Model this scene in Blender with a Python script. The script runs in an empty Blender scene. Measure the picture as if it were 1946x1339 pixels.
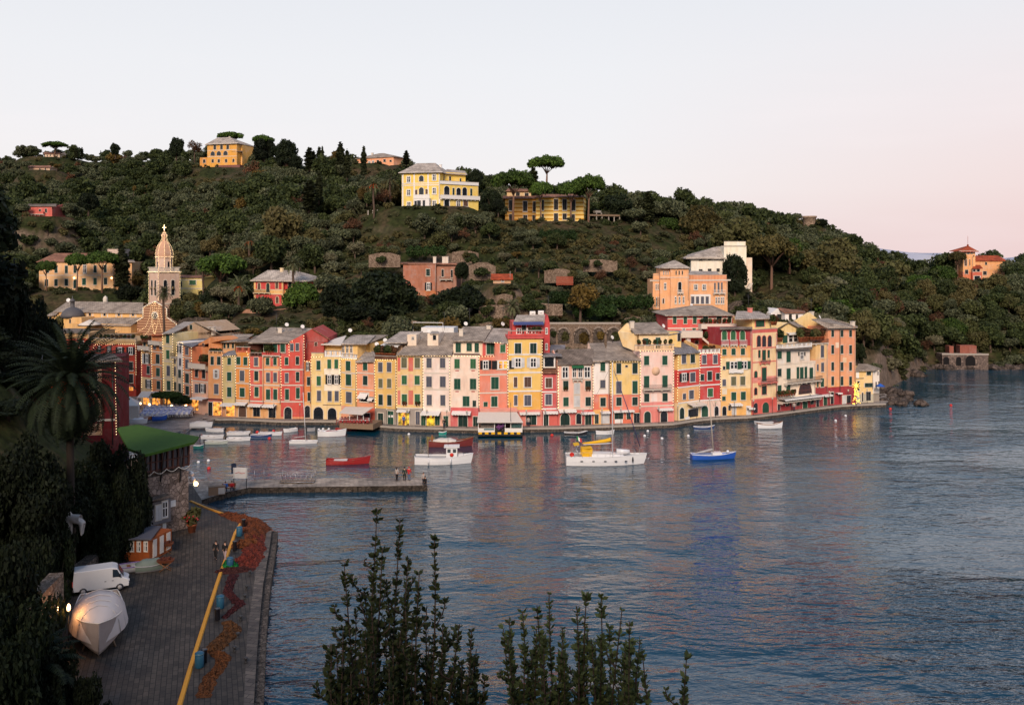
import bpy, math, random
import numpy as np
from mathutils import Vector, Matrix

# ------------------------------------------------------------------ camera, sky, sun, exposure
C = bpy.context.scene
col = C.collection
F, CX, HY, HC = 1758.0, 973.0, 490.0, 29.0       # focal length and horizon of the photograph, camera height in metres
cd = bpy.data.cameras.new('camera'); cam = bpy.data.objects.new('camera', cd); col.objects.link(cam)
cam.location = (0, 0, HC); cam.rotation_euler = (math.radians(90), 0, 0)
cd.sensor_width = 36; cd.lens = 36*F/1946; cd.shift_y = -(669.5-HY)/1946
cd.clip_start = 0.5; cd.clip_end = 40000
C.camera = cam
C.view_settings.view_transform = 'Standard'; C.view_settings.look = 'None'
C.view_settings.gamma = 1; C.view_settings.exposure = 0.35
C.cycles.use_denoising = True
C.cycles.sample_clamp_indirect = 3
C.cycles.max_bounces = 6; C.cycles.diffuse_bounces = 3; C.cycles.glossy_bounces = 3; C.cycles.transparent_max_bounces = 6
C.cycles.caustics_reflective = False; C.cycles.caustics_refractive = False

SUN_EL, SUN_AZ = math.radians(30), math.radians(188)   # behind the camera, a little to its left
W = bpy.data.worlds.new('World'); C.world = W; W.use_nodes = True
nt = W.node_tree; N = nt.nodes; Lk = nt.links
bg = N['Background']; out = N['World Output']
sky = N.new('ShaderNodeTexSky'); sky.sky_type = 'NISHITA'; sky.sun_disc = False
sky.sun_elevation = SUN_EL; sky.sun_rotation = SUN_AZ; sky.altitude = 0; sky.air_density = 1.4; sky.dust_density = 3
tc = N.new('ShaderNodeTexCoord'); sp = N.new('ShaderNodeSeparateXYZ'); Lk.new(tc.outputs['Generated'], sp.inputs[0])
ramp = N.new('ShaderNodeValToRGB'); Lk.new(sp.outputs['Z'], ramp.inputs[0])
el = ramp.color_ramp.elements
el[0].position = 0.0; el[0].color = (0.70, 0.60, 0.60, 1)
el[1].position = 1.0; el[1].color = (0.09, 0.18, 0.36, 1)
for p, c in ((0.07, (0.735, 0.70, 0.705)), (0.13, (0.72, 0.705, 0.725)), (0.20, (0.70, 0.70, 0.725)), (0.28, (0.66, 0.67, 0.705)), (0.45, (0.46, 0.52, 0.65)), (0.7, (0.16, 0.26, 0.44))):
    e = el.new(p); e.color = (*c, 1)
# pink dusk band low on the side away from the sun's glow
mr = N.new('ShaderNodeMapRange'); Lk.new(sp.outputs['X'], mr.inputs[0]); mr.inputs[1].default_value = 0.10; mr.inputs[2].default_value = 0.62
mz = N.new('ShaderNodeMapRange'); Lk.new(sp.outputs['Z'], mz.inputs[0]); mz.inputs[1].default_value = 0.28; mz.inputs[2].default_value = -0.02
mm = N.new('ShaderNodeMath'); mm.operation = 'MULTIPLY'; Lk.new(mr.outputs[0], mm.inputs[0]); Lk.new(mz.outputs[0], mm.inputs[1])
mx = N.new('ShaderNodeMixRGB'); Lk.new(mm.outputs[0], mx.inputs[0]); Lk.new(ramp.outputs[0], mx.inputs[1]); mx.inputs[2].default_value = (0.71, 0.50, 0.49, 1)
sc_ = N.new('ShaderNodeMixRGB'); sc_.blend_type = 'MULTIPLY'; sc_.inputs[0].default_value = 1
Lk.new(sky.outputs[0], sc_.inputs[1]); sc_.inputs[2].default_value = (0.1, 0.1, 0.1, 1)
cl_ = N.new('ShaderNodeMixRGB'); cl_.inputs[0].default_value = 0.06; Lk.new(mx.outputs[0], cl_.inputs[1]); Lk.new(sc_.outputs[0], cl_.inputs[2])
cn = N.new('ShaderNodeTexNoise'); cm = N.new('ShaderNodeMapping'); cm.inputs['Scale'].default_value = (1.2, 1.2, 9); Lk.new(tc.outputs['Generated'], cm.inputs[0]); Lk.new(cm.outputs[0], cn.inputs['Vector']); cn.inputs['Scale'].default_value = 2.2; cn.inputs['Detail'].default_value = 6
cr = N.new('ShaderNodeMapRange'); Lk.new(cn.outputs['Fac'], cr.inputs[0]); cr.inputs[1].default_value = .5; cr.inputs[2].default_value = .8; cr.inputs[4].default_value = .22      # the faintest streaks of high cloud
cw_ = N.new('ShaderNodeMixRGB'); Lk.new(cr.outputs[0], cw_.inputs[0]); Lk.new(cl_.outputs[0], cw_.inputs[1]); cw_.inputs[2].default_value = (.80, .73, .74, 1)
Lk.new(cw_.outputs[0], bg.inputs['Color']); bg.inputs['Strength'].default_value = 1.0
sl = bpy.data.lights.new('sun', 'SUN'); so = bpy.data.objects.new('sun', sl); col.objects.link(so)
sl.energy = 2.8; sl.angle = math.radians(22); sl.color = (1.0, 0.80, 0.63)
so.rotation_euler = Vector((math.sin(SUN_AZ)*math.cos(SUN_EL), math.cos(SUN_AZ)*math.cos(SUN_EL), math.sin(SUN_EL))).to_track_quat('Z', 'Y').to_euler()

# ------------------------------------------------------------------ helpers
R = random.Random(7)
REG = dict(A=(69, 600, 5.56), B=(400, 590, 5.579), C=(660, 580, 5.357), D=(900, 580, 5.357), E=(1150, 570, 5.357), F=(1400, 560, 5.355),
           G=(69, 230, 4.324), H=(480, 230, 4.324), I=(880, 270, 4.324), J=(400, 440, 4.324), K=(780, 440, 4.324), L=(1200, 360, 4.324),
           M=(1560, 420, 4.4625), N=(69, 440, 5.56), P=(69, 860, 3.265), Q=(350, 780, 3.892), S=(1050, 680, 4.324), Z=(0, 0, 1.0))
def px(reg, x, y):
    a = REG[reg]; return a[0]+x/a[2], a[1]+y/a[2]
def at(u, v, Y):                                   # a point of the photograph at depth Y
    return Vector(((u-CX)/F*Y, Y, HC-(v-HY)/F*Y))
def gnd(u, v, z):                                  # a point of the photograph on the level z
    Y = F*(HC-z)/(v-HY); return Vector(((u-CX)/F*Y, Y, z))
def s2l(c): return tuple((x/255/12.92 if x/255 <= .04045 else ((x/255+.055)/1.055)**2.4) for x in c)
def tag(o, label=None, cat=None, group=None, kind=None):
    if label: o['label'] = label
    if cat: o['category'] = cat
    if group: o['group'] = group
    if kind: o['kind'] = kind
    return o
def empty(name, loc=(0, 0, 0), rz=0, label=None, cat=None, group=None):
    o = bpy.data.objects.new(name, None); col.objects.link(o); o.location = loc; o.rotation_euler = (0, 0, rz); o.empty_display_size = .1
    return tag(o, label, cat, group)
def link(name, me, parent=None, loc=(0, 0, 0), rz=0, scale=None):
    o = bpy.data.objects.new(name, me); col.objects.link(o); o.location = loc; o.rotation_euler = (0, 0, rz)
    if scale: o.scale = scale
    if parent: o.parent = parent
    return o
KIDS = {}
def copy_tree(o, parent=None):
    c = o.copy(); col.objects.link(c)
    if parent: c.parent = parent
    for ch in KIDS.get(o.name) or [x for x in bpy.data.objects if x.parent == o]:
        copy_tree(ch, c)
    return c
def remember(o):                                   # lists a thing's children once, so copying it stays quick
    ks = [x for x in bpy.data.objects if x.parent == o]; KIDS[o.name] = ks
    for k in ks: remember(k)
    return o

class MB:
    def __init__(s): s.v = []; s.f = []; s.m = []; s.sm = []
    def add(s, vs, fs, m=0, smooth=False):
        n = len(s.v); s.v += [tuple(v) for v in vs]
        for f in fs: s.f.append([n+i for i in f]); s.m.append(m); s.sm.append(smooth)
        return s
    def box(s, a, b, m=0, M=None):
        (x0, y0, z0), (x1, y1, z1) = a, b
        vs = [(x0, y0, z0), (x1, y0, z0), (x1, y1, z0), (x0, y1, z0), (x0, y0, z1), (x1, y0, z1), (x1, y1, z1), (x0, y1, z1)]
        if M: vs = [M @ Vector(v) for v in vs]
        return s.add(vs, [(0, 3, 2, 1), (4, 5, 6, 7), (0, 1, 5, 4), (1, 2, 6, 5), (2, 3, 7, 6), (3, 0, 4, 7)], m)
    def prism(s, top, d, m=0, ms=None):            # polygon swept by the vector d, sides in material ms
        n = len(top); bot = [Vector(p)+Vector(d) for p in top]; k = len(s.m)
        s.add(list(top)+bot, [list(range(n)), list(range(2*n-1, n-1, -1))]+[(i, i+n, (i+1) % n+n, (i+1) % n) for i in range(n)], m)
        if ms is not None: s.m[k+1:] = [ms]*(len(s.m)-k-1)
        return s
    def tube(s, pts, r, m=0, k=6, smooth=True):
        pts = [Vector(p) for p in pts]; rs = r if isinstance(r, (list, tuple)) else [r]*len(pts)
        vs = []; 
        for i, p in enumerate(pts):
            d = (pts[min(i+1, len(pts)-1)]-pts[max(i-1, 0)]).normalized()
            a = d.orthogonal() if abs(d.z) > .9 else d.cross(Vector((0, 0, 1))); a.normalize(); b = d.cross(a)
            vs += [p+(a*math.cos(2*math.pi*j/k)+b*math.sin(2*math.pi*j/k))*rs[i] for j in range(k)]
        fs = [(i*k+j, i*k+(j+1) % k, (i+1)*k+(j+1) % k, (i+1)*k+j) for i in range(len(pts)-1) for j in range(k)]
        n = (len(pts)-1)*k
        fs += [tuple(range(k-1, -1, -1)), tuple(range(n, n+k))]
        return s.add(vs, fs, m, smooth)
    def lathe(s, prof, c=(0, 0, 0), m=0, k=12, smooth=True, a0=0, sx=1):
        vs = []
        for r, z in prof: vs += [(c[0]+r*sx*math.cos(a0+2*math.pi*j/k), c[1]+r*math.sin(a0+2*math.pi*j/k), c[2]+z) for j in range(k)]
        fs = [(i*k+j, i*k+(j+1) % k, (i+1)*k+(j+1) % k, (i+1)*k+j) for i in range(len(prof)-1) for j in range(k)]
        n = (len(prof)-1)*k; fs += [tuple(range(k-1, -1, -1)), tuple(range(n, n+k))]
        return s.add(vs, fs, m, smooth)
    def ball(s, c, r, m=0, k=8, q=None):
        r = r if isinstance(r, (tuple, list)) else (r, r, r); vs = [(c[0], c[1], c[2]-r[2])]
        h = k//2
        for i in range(1, h):
            t = math.pi*i/h-math.pi/2
            vs += [(c[0]+r[0]*math.cos(t)*math.cos(2*math.pi*j/k), c[1]+r[1]*math.cos(t)*math.sin(2*math.pi*j/k), c[2]+r[2]*math.sin(t)) for j in range(k)]
        vs.append((c[0], c[1], c[2]+r[2])); e = len(vs)-1
        fs = [(0, 1+(j+1) % k, 1+j) for j in range(k)]
        fs += [(1+i*k+j, 1+i*k+(j+1) % k, 1+(i+1)*k+(j+1) % k, 1+(i+1)*k+j) for i in range(h-2) for j in range(k)]
        b = 1+(h-2)*k; fs += [(b+j, b+(j+1) % k, e) for j in range(k)]
        return s.add(vs, fs, m, True)
    def mesh(s, name, mats):
        me = bpy.data.meshes.new(name); me.from_pydata(s.v, [], s.f)
        for m in (mats if isinstance(mats, (list, tuple)) else [mats]): me.materials.append(m)
        me.polygons.foreach_set('material_index', s.m); me.polygons.foreach_set('use_smooth', s.sm); me.update()
        return me
    def build(s, name, mats, parent=None, loc=(0, 0, 0), rz=0):
        return link(name, s.mesh(name, mats), parent, loc, rz)
def quads(name, V, mat, matidx=None):              # V: array (n, 4, 3), one face each
    n = len(V); me = bpy.data.meshes.new(name); me.vertices.add(4*n); me.loops.add(4*n); me.polygons.add(n)
    me.vertices.foreach_set('co', np.ascontiguousarray(V, dtype=np.float32).ravel())
    me.loops.foreach_set('vertex_index', np.arange(4*n, dtype=np.int32)); me.polygons.foreach_set('loop_start', np.arange(0, 4*n, 4, dtype=np.int32))
    me.polygons.foreach_set('loop_total', np.full(n, 4, dtype=np.int32))
    for m in (mat if isinstance(mat, list) else [mat]): me.materials.append(m)
    if matidx is not None: me.polygons.foreach_set('material_index', matidx.astype(np.int32))
    me.update(calc_edges=True); return me

# ------------------------------------------------------------------ materials
_mc = {}
def node(nt, t, **k):
    n = nt.nodes.new('ShaderNode'+t)
    for a, b in k.items():
        if a.startswith('i_'): n.inputs[int(a[2:]) if a[2:].isdigit() else a[2:].replace('_', ' ')].default_value = b
        else: setattr(n, a, b)
    return n
def base(name, rough=.8, spec=.3):
    m = bpy.data.materials.new(name); m.use_nodes = True; p = m.node_tree.nodes['Principled BSDF']
    p.inputs['Roughness'].default_value = rough; p.inputs['Specular IOR Level'].default_value = spec
    return m, m.node_tree, p
def plain(name, c, rough=.7, spec=.3, metal=0, emit=0, var=.12, scale=3.0):
    if name in _mc: return _mc[name]
    m, t, p = base(name, rough, spec); p.inputs['Metallic'].default_value = metal
    if emit:
        p.inputs['Base Color'].default_value = (*c, 1); p.inputs['Emission Color'].default_value = (*c, 1); p.inputs['Emission Strength'].default_value = emit
    else:
        g = node(t, 'NewGeometry'); n = node(t, 'TexNoise', i_Scale=scale, i_Detail=4.0); t.links.new(g.outputs['Position'], n.inputs['Vector'])
        x = node(t, 'MixRGB'); x.inputs[1].default_value = (*[v*(1-var) for v in c], 1); x.inputs[2].default_value = (*[min(1, v*(1+var)) for v in c], 1)
        t.links.new(n.outputs['Fac'], x.inputs[0]); t.links.new(x.outputs[0], p.inputs['Base Color'])
    _mc[name] = m; return m
def plaster(rgb, stain=.6, stripes=None):         # sun-faded lime wash with run-off streaks and pale patches
    key = ('pl', rgb, stain, stripes)
    if key in _mc: return _mc[key]
    c = s2l(rgb); av = sum(c)/3; c = tuple(v*.86+av*.14 for v in c); m, t, p = base('plaster', .92, .15); L = t.links.new
    g = node(t, 'NewGeometry')
    n1 = node(t, 'TexNoise', i_Scale=.55, i_Detail=6.0, i_Roughness=.65); L(g.outputs['Position'], n1.inputs['Vector'])
    mp = node(t, 'Mapping'); mp.inputs['Scale'].default_value = (1.1, 1.1, .3); L(g.outputs['Position'], mp.inputs['Vector'])
    n2 = node(t, 'TexNoise', i_Scale=1.3, i_Detail=5.0); L(mp.outputs[0], n2.inputs['Vector'])
    r1 = node(t, 'ValToRGB'); r1.color_ramp.elements[0].position = .48; r1.color_ramp.elements[1].position = .72; L(n1.outputs['Fac'], r1.inputs[0])
    r2 = node(t, 'ValToRGB'); r2.color_ramp.elements[0].position = .45; r2.color_ramp.elements[1].position = .75; L(n2.outputs['Fac'], r2.inputs[0])
    av = sum(c)/3
    a = node(t, 'MixRGB'); a.inputs[1].default_value = (*c, 1); a.inputs[2].default_value = (*[min(.8, (v*.5+av*.5)*1.15+.04) for v in c], 1)
    k1 = node(t, 'Math', operation='MULTIPLY', i_1=stain); L(r1.outputs[0], k1.inputs[0]); L(k1.outputs[0], a.inputs[0])
    b = node(t, 'MixRGB'); b.inputs[2].default_value = (c[0]*.46, c[1]*.40, c[2]*.38, 1)
    k2 = node(t, 'Math', operation='MULTIPLY', i_1=stain*.55); L(r2.outputs[0], k2.inputs[0]); L(k2.outputs[0], b.inputs[0]); L(a.outputs[0], b.inputs[1])
    last = b.outputs[0]
    if stripes:
        sx = node(t, 'SeparateXYZ'); L(g.outputs['Position'], sx.inputs[0])
        fr = node(t, 'Math', operation='MULTIPLY', i_1=1/stripes[0]); L(sx.outputs['Z'], fr.inputs[0])
        f2 = node(t, 'Math', operation='FRACT'); L(fr.outputs[0], f2.inputs[0]); gt = node(t, 'Math', operation='GREATER_THAN', i_1=stripes[1]); L(f2.outputs[0], gt.inputs[0])
        q = node(t, 'MixRGB'); q.inputs[2].default_value = (*s2l(stripes[2:]), 1); L(last, q.inputs[1]); L(gt.outputs[0], q.inputs[0]); last = q.outputs[0]
    L(last, p.inputs['Base Color'])
    n3 = node(t, 'TexNoise', i_Scale=9.0, i_Detail=5.0); L(g.outputs['Position'], n3.inputs['Vector'])
    bu = node(t, 'Bump', i_Strength=.25, i_Distance=.03); L(n3.outputs['Fac'], bu.inputs['Height']); L(bu.outputs[0], p.inputs['Normal'])
    _mc[key] = m; return m
def rock(name, c1, c2, scale=1.0, mortar=None, rough=.95):
    if name in _mc: return _mc[name]
    m, t, p = base(name, rough, .15); L = t.links.new; g = node(t, 'NewGeometry')
    v = node(t, 'TexVoronoi', i_Scale=scale*2.2); L(g.outputs['Position'], v.inputs['Vector'])
    v2 = node(t, 'TexVoronoi', feature='DISTANCE_TO_EDGE', i_Scale=scale*2.2); L(g.outputs['Position'], v2.inputs['Vector'])
    n = node(t, 'TexNoise', i_Scale=scale*.4, i_Detail=8.0, i_Roughness=.7); L(g.outputs['Position'], n.inputs['Vector'])
    ad = node(t, 'MixRGB', i_0=.45); L(n.outputs['Fac'], ad.inputs[1]); L(v.outputs['Color'], ad.inputs[2])
    r = node(t, 'ValToRGB'); r.color_ramp.elements[0].color = (*c1, 1); r.color_ramp.elements[1].color = (*c2, 1); r.color_ramp.elements[0].position = .3; r.color_ramp.elements[1].position = .7; L(ad.outputs[0], r.inputs[0])
    e = node(t, 'MapRange'); e.inputs[2].default_value = .08; L(v2.outputs['Distance'], e.inputs[0])
    x = node(t, 'MixRGB'); x.inputs[1].default_value = (*(mortar or tuple(q*.5 for q in c1)), 1); L(e.outputs[0], x.inputs[0]); L(r.outputs[0], x.inputs[2]); L(x.outputs[0], p.inputs['Base Color'])
    bu = node(t, 'Bump', i_Strength=.6, i_Distance=.08); L(e.outputs[0], bu.inputs['Height']); L(bu.outputs[0], p.inputs['Normal'])
    _mc[name] = m; return m
def roofmat(name, c, row=.35):                      # rows of slates or tiles laid along the eaves
    if name in _mc: return _mc[name]
    m, t, p = base(name, .9, .2); L = t.links.new; g = node(t, 'NewGeometry'); tc = node(t, 'TexCoord')
    br = node(t, 'TexBrick', i_Scale=1.0); br.inputs['Brick Width'].default_value = .6; br.inputs['Row Height'].default_value = row; br.inputs['Mortar Size'].default_value = .03
    br.inputs['Color1'].default_value = (*[v*.8 for v in c], 1); br.inputs['Color2'].default_value = (*[v*1.15 for v in c], 1); br.inputs['Mortar'].default_value = (*[v*.45 for v in c], 1)
    L(tc.outputs['Object'], br.inputs['Vector'])
    n = node(t, 'TexNoise', i_Scale=.5, i_Detail=7.0, i_Roughness=.7); L(g.outputs['Position'], n.inputs['Vector'])
    r = node(t, 'ValToRGB'); r.color_ramp.elements[0].color = (.55, .52, .5, 1); r.color_ramp.elements[1].color = (1.35, 1.3, 1.25, 1); r.color_ramp.elements[0].position = .35; r.color_ramp.elements[1].position = .7; L(n.outputs['Fac'], r.inputs[0])
    x = node(t, 'MixRGB', blend_type='MULTIPLY', i_0=1.0); L(br.outputs['Color'], x.inputs[1]); L(r.outputs[0], x.inputs[2]); L(x.outputs[0], p.inputs['Base Color'])
    bu = node(t, 'Bump', i_Strength=.5, i_Distance=.05); L(br.outputs['Fac'], bu.inputs['Height']); bu.invert = True; L(bu.outputs[0], p.inputs['Normal'])
    _mc[name] = m; return m
def glow(name, c, e):                               # a lit room's glow put into a flat panel as noise, dim to bright
    m, t, p = base(name, .8, .1); g = node(t, 'NewGeometry'); n = node(t, 'TexNoise', i_Scale=1.6, i_Detail=3.0); t.links.new(g.outputs['Position'], n.inputs['Vector']); r = node(t, 'ValToRGB'); q = r.color_ramp.elements
    q[0].position = .36; q[0].color = (*[v*.07 for v in c], 1); q[1].position = .66; q[1].color = (*c, 1); t.links.new(n.outputs['Fac'], r.inputs[0]); t.links.new(r.outputs[0], p.inputs['Emission Color']); p.inputs['Emission Strength'].default_value = e; p.inputs['Base Color'].default_value = (.05, .03, .02, 1); return m
def louvre(name, c):
    if name in _mc: return _mc[name]
    m, t, p = base(name, .55, .4); L = t.links.new; g = node(t, 'NewGeometry'); sx = node(t, 'SeparateXYZ'); L(g.outputs['Position'], sx.inputs[0])
    k = node(t, 'Math', operation='MULTIPLY', i_1=1/.09); L(sx.outputs['Z'], k.inputs[0]); fr = node(t, 'Math', operation='FRACT'); L(k.outputs[0], fr.inputs[0])
    n = node(t, 'TexNoise', i_Scale=1.1, i_Detail=4.0); L(g.outputs['Position'], n.inputs['Vector'])
    x = node(t, 'MixRGB'); x.inputs[1].default_value = (*[v*.7 for v in c], 1); x.inputs[2].default_value = (*[v*1.5 for v in c], 1); L(n.outputs['Fac'], x.inputs[0]); L(x.outputs[0], p.inputs['Base Color'])
    bu = node(t, 'Bump', i_Strength=.7, i_Distance=.03); L(fr.outputs[0], bu.inputs['Height']); L(bu.outputs[0], p.inputs['Normal'])
    _mc[name] = m; return m
def leafmat(name, c1, c2, c3=None, trans=.25):
    m, t, p = base(name, .75, .25); L = t.links.new; g = node(t, 'NewGeometry'); oi = node(t, 'ObjectInfo')
    n = node(t, 'TexNoise', i_Scale=.35, i_Detail=3.0); L(g.outputs['Position'], n.inputs['Vector'])
    x = node(t, 'MixRGB'); x.inputs[1].default_value = (*c1, 1); x.inputs[2].default_value = (*c2, 1)
    a = node(t, 'Math', operation='ADD'); L(n.outputs['Fac'], a.inputs[0]); L(g.outputs['Random Per Island'], a.inputs[1]); b = node(t, 'Math', operation='MULTIPLY_ADD', i_1=.8, i_2=-.3); L(a.outputs[0], b.inputs[0]); b.use_clamp = True
    L(b.outputs[0], x.inputs[0]); last = x.outputs[0]
    if c3:
        y = node(t, 'MixRGB'); r = node(t, 'ValToRGB'); r.color_ramp.elements[0].position = .6; r.color_ramp.elements[1].position = 1.0; L(oi.outputs['Random'], r.inputs[0]); k = node(t, 'Math', operation='MULTIPLY', i_1=.8); L(r.outputs[0], k.inputs[0])
        L(k.outputs[0], y.inputs[0]); L(last, y.inputs[1]); y.inputs[2].default_value = (*c3, 1); last = y.outputs[0]
    hs = node(t, 'HueSaturation'); v = node(t, 'MapRange'); v.inputs[3].default_value = .65; v.inputs[4].default_value = 1.35; L(oi.outputs['Random'], v.inputs[0]); L(v.outputs[0], hs.inputs['Value']); L(last, hs.inputs['Color'])
    L(hs.outputs[0], p.inputs['Base Color'])
    tr = node(t, 'BsdfTranslucent'); L(hs.outputs[0], tr.inputs['Color']); ms = node(t, 'MixShader', i_0=trans); L(p.outputs[0], ms.inputs[1]); L(tr.outputs[0], ms.inputs[2]); L(ms.outputs[0], t.nodes['Material Output'].inputs[0])
    return m

SLATE = roofmat('slate roof', (.37, .315, .265)); SLATE_D = roofmat('dark slate roof', (.21, .175, .15)); SLATE_B = roofmat('blue grey slate roof', (.27, .265, .285))
SLATE_P = roofmat('pale roof', (.47, .42, .375)); TERRA = roofmat('terracotta roof', (.42, .085, .035)); TERRA_D = roofmat('old clay tile roof', (.30, .15, .10))
GREEN = louvre('green shutter paint', (.010, .062, .038)); DGREEN = louvre('dark green shutter paint', (.007, .028, .024)); GREY_S = louvre('blue grey shutter paint', (.085, .09, .12))
OLIVE_S = louvre('faded olive shutter paint', (.13, .13, .075)); BROWN_S = louvre('brown shutter paint', (.10, .055, .04)); BLACK_S = louvre('black shutter paint', (.012, .013, .015)); WHITE_S = louvre('white shutter paint', (.55, .55, .56)); LGREEN = louvre('bright green shutter paint', (.03, .12, .05)) 
GLASS = plain('window glass', (.012, .016, .022), .12, .6); WHITE = plain('white paint', (.72, .70, .68), .6); TRIM = plain('pale stucco trim', (.62, .55, .47), .8)
TRIMY = plain('cream stucco trim', (.68, .53, .34), .85); IRON = plain('dark iron', (.03, .03, .032), .5, .4); STONE_T = plain('stone coping', (.36, .32, .28), .9)
WOODM = plain('bleached wood', (.22, .15, .10), .8); GLOW = glow('warm lit shop interior', (1.0, .36, .06), 1.6); GLOWY = glow('yellow lit shop interior', (1.0, .62, .04), 1.1); GLOWW = plain('glowing warm bulb', (1.0, .70, .36), emit=3.4)
LAMPM = plain('bright lamp glass', (1.0, .62, .30), emit=5.0)
for _m in (GLOWW,): _m.cycles.emission_sampling = 'NONE'
STONEW = rock('rubble stone wall', (.13, .09, .065), (.33, .245, .185), 1.6); STONED = rock('dark stone masonry', (.045, .038, .033), (.15, .12, .10), 1.4)
CANVAS = plain('cream canvas', (.62, .56, .50), .9); POT = plain('terracotta pot', (.30, .09, .04), .9)
BARK = plain('bark', (.09, .06, .045), .95, var=.35, scale=6); BARKP = plain('pine bark', (.17, .095, .065), .95, var=.3, scale=6)
OLV = ((.018, .027, .011), (.185, .20, .105)); L_OLIVE = leafmat('olive leaves', *OLV, (.12, .105, .065)); OKV = ((.010, .020, .006), (.085, .108, .032)); L_OAK = leafmat('evergreen leaves', *OKV, (.10, .075, .03))
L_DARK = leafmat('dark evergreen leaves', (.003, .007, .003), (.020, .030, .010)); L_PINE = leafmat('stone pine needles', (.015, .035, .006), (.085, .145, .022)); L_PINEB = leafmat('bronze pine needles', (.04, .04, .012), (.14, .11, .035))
L_CYP = leafmat('cypress leaves', (.008, .013, .005), (.055, .062, .024)); L_PALM = leafmat('palm leaves', (.04, .05, .02), (.17, .17, .085)); L_PALMD = leafmat('shaded palm leaves', (.005, .011, .005), (.022, .034, .014))  # second palm material is a darker copy, foreground shade put into its greens
L_AUT = leafmat('autumn leaves', (.06, .04, .010), (.19, .125, .03)); L_BARE = leafmat('russet leaves', (.055, .025, .012), (.17, .08, .04)); L_FG = leafmat('near shrub leaves', (.020, .030, .009), (.125, .145, .05)); L_HEDGE = leafmat('clipped hedge leaves', (.01, .025, .006), (.035, .07, .015))
FRUIT = plain('orange palm fruit', (.50, .075, .008), .7)

# ------------------------------------------------------------------ terrain
KN = {  # column of the photograph -> (depth, row) knots up the slope; the first knot is a height in metres
 -150: [(200, .3), (228, 3.0), (245, 600), (262, 548), (330, 450), (420, 378), (520, 314)],
 100: [(195, .3), (222, 2.5), (245, 600), (262, 548), (330, 450), (420, 378), (510, 311)],
 300: [(190, .3), (222, 2.5), (245, 625), (265, 560), (320, 450), (400, 360), (470, 306)],
 450: [(174, .3), (186, 655), (205, 600), (235, 520), (290, 425), (360, 348), (420, 300)],
 600: [(170, .3), (182, 645), (205, 590), (235, 510), (280, 420), (320, 374), (365, 340)],
 750: [(167, .3), (180, 640), (205, 585), (230, 510), (255, 425), (268, 396), (330, 353)],
 900: [(165, .3), (178, 635), (200, 590), (225, 510), (250, 430), (265, 397), (320, 367)],
 1020: [(164, .3), (179, 648), (196, 606), (225, 518), (250, 438), (265, 417), (310, 388)],
 1055: [(164, .3), (188.5, 675), (194, 613), (225, 520), (250, 440), (265, 420), (310, 391)],
 1190: [(167, .3), (188.5, 675), (195, 611), (230, 520), (255, 440), (275, 417), (310, 400)],
 1225: [(167, .3), (182, 645), (200, 600), (230, 520), (255, 440), (275, 417), (310, 400)],
 1350: [(172, .3), (186, 640), (205, 592), (235, 520), (265, 450), (290, 430), (320, 416)],
 1500: [(178, .3), (190, 645), (210, 600), (240, 540), (275, 475), (300, 452), (325, 438)],
 1600: [(185, .3), (196, 655), (215, 612), (245, 560), (280, 512), (310, 486), (335, 473)],
 1665: [(191, .0), (200, 672), (215, 640), (245, 585), (280, 552), (310, 522), (335, 505)],
 1710: [(215, -1), (222, 692), (235, 660), (255, 610), (285, 575), (315, 540), (345, 522)],
 1760: [(240, -2), (246, 672), (256, 640), (275, 590), (300, 568), (325, 545), (355, 533)],
 1830: [(242, -2), (248, 672), (258, 635), (275, 580), (295, 555), (318, 532), (350, 525)],
 2150: [(243, -2), (249, 672), (260, 632), (278, 575), (300, 550), (325, 530), (360, 520)]}
KU = sorted(KN); KY = np.array([[k[0] for k in KN[u]] for u in KU], float)
KZ = np.array([[k[1] if i == 0 or k[1] < 20 else HC-(k[1]-HY)/F*k[0] for i, k in enumerate(KN[u])] for u in KU])
KD = 20.0
def _n2(x, y, s):                                  # smooth value noise from a few sines
    return (math.sin(x*s+1.3)*math.cos(y*s*1.1+.7)+.5*math.sin(x*s*2.3-y*s*1.7+2.1)+.35*math.cos(x*s*3.9+y*s*4.3))/1.85
PADS = []                                          # (X, Y, Z, r): level ground made for the villas
def terr(X, Y):
    u = CX+F*X/Y
    us = min(max(u, KU[0]), KU[-1]); i = min(max(np.searchsorted(KU, us)-1, 0), len(KU)-2); w = (us-KU[i])/(KU[i+1]-KU[i]); w = w*w*(3-2*w)*.5+w*.5
    ys = KY[i]*(1-w)+KY[i+1]*w; zs = KZ[i]*(1-w)+KZ[i+1]*w
    if Y <= ys[0]: z = zs[0]-min(4, (ys[0]-Y)*.6)
    elif Y >= ys[-1]: z = zs[-1]-(Y-ys[-1])*.12
    else: z = float(np.interp(Y, ys, zs))
    k = min(1, max(0, (Y-ys[0])/20))
    z += k*(1.1*_n2(X, Y, .07)+.35*_n2(X, Y, .31))
    t = (z % 2.6)/2.6; z += k*.55*((min(1, t*3.2) if t < .3125 else 1)-t)*2.2*(.6 if u < 640 else 1)    # old farm terraces
    for a, b, c, r in PADS:
        d = math.hypot(X-a, Y-b)
        if d < r*1.7: q = min(1, max(0, (r*1.7-d)/(r*.7))); z = z*(1-q)+c*q
    return z
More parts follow.
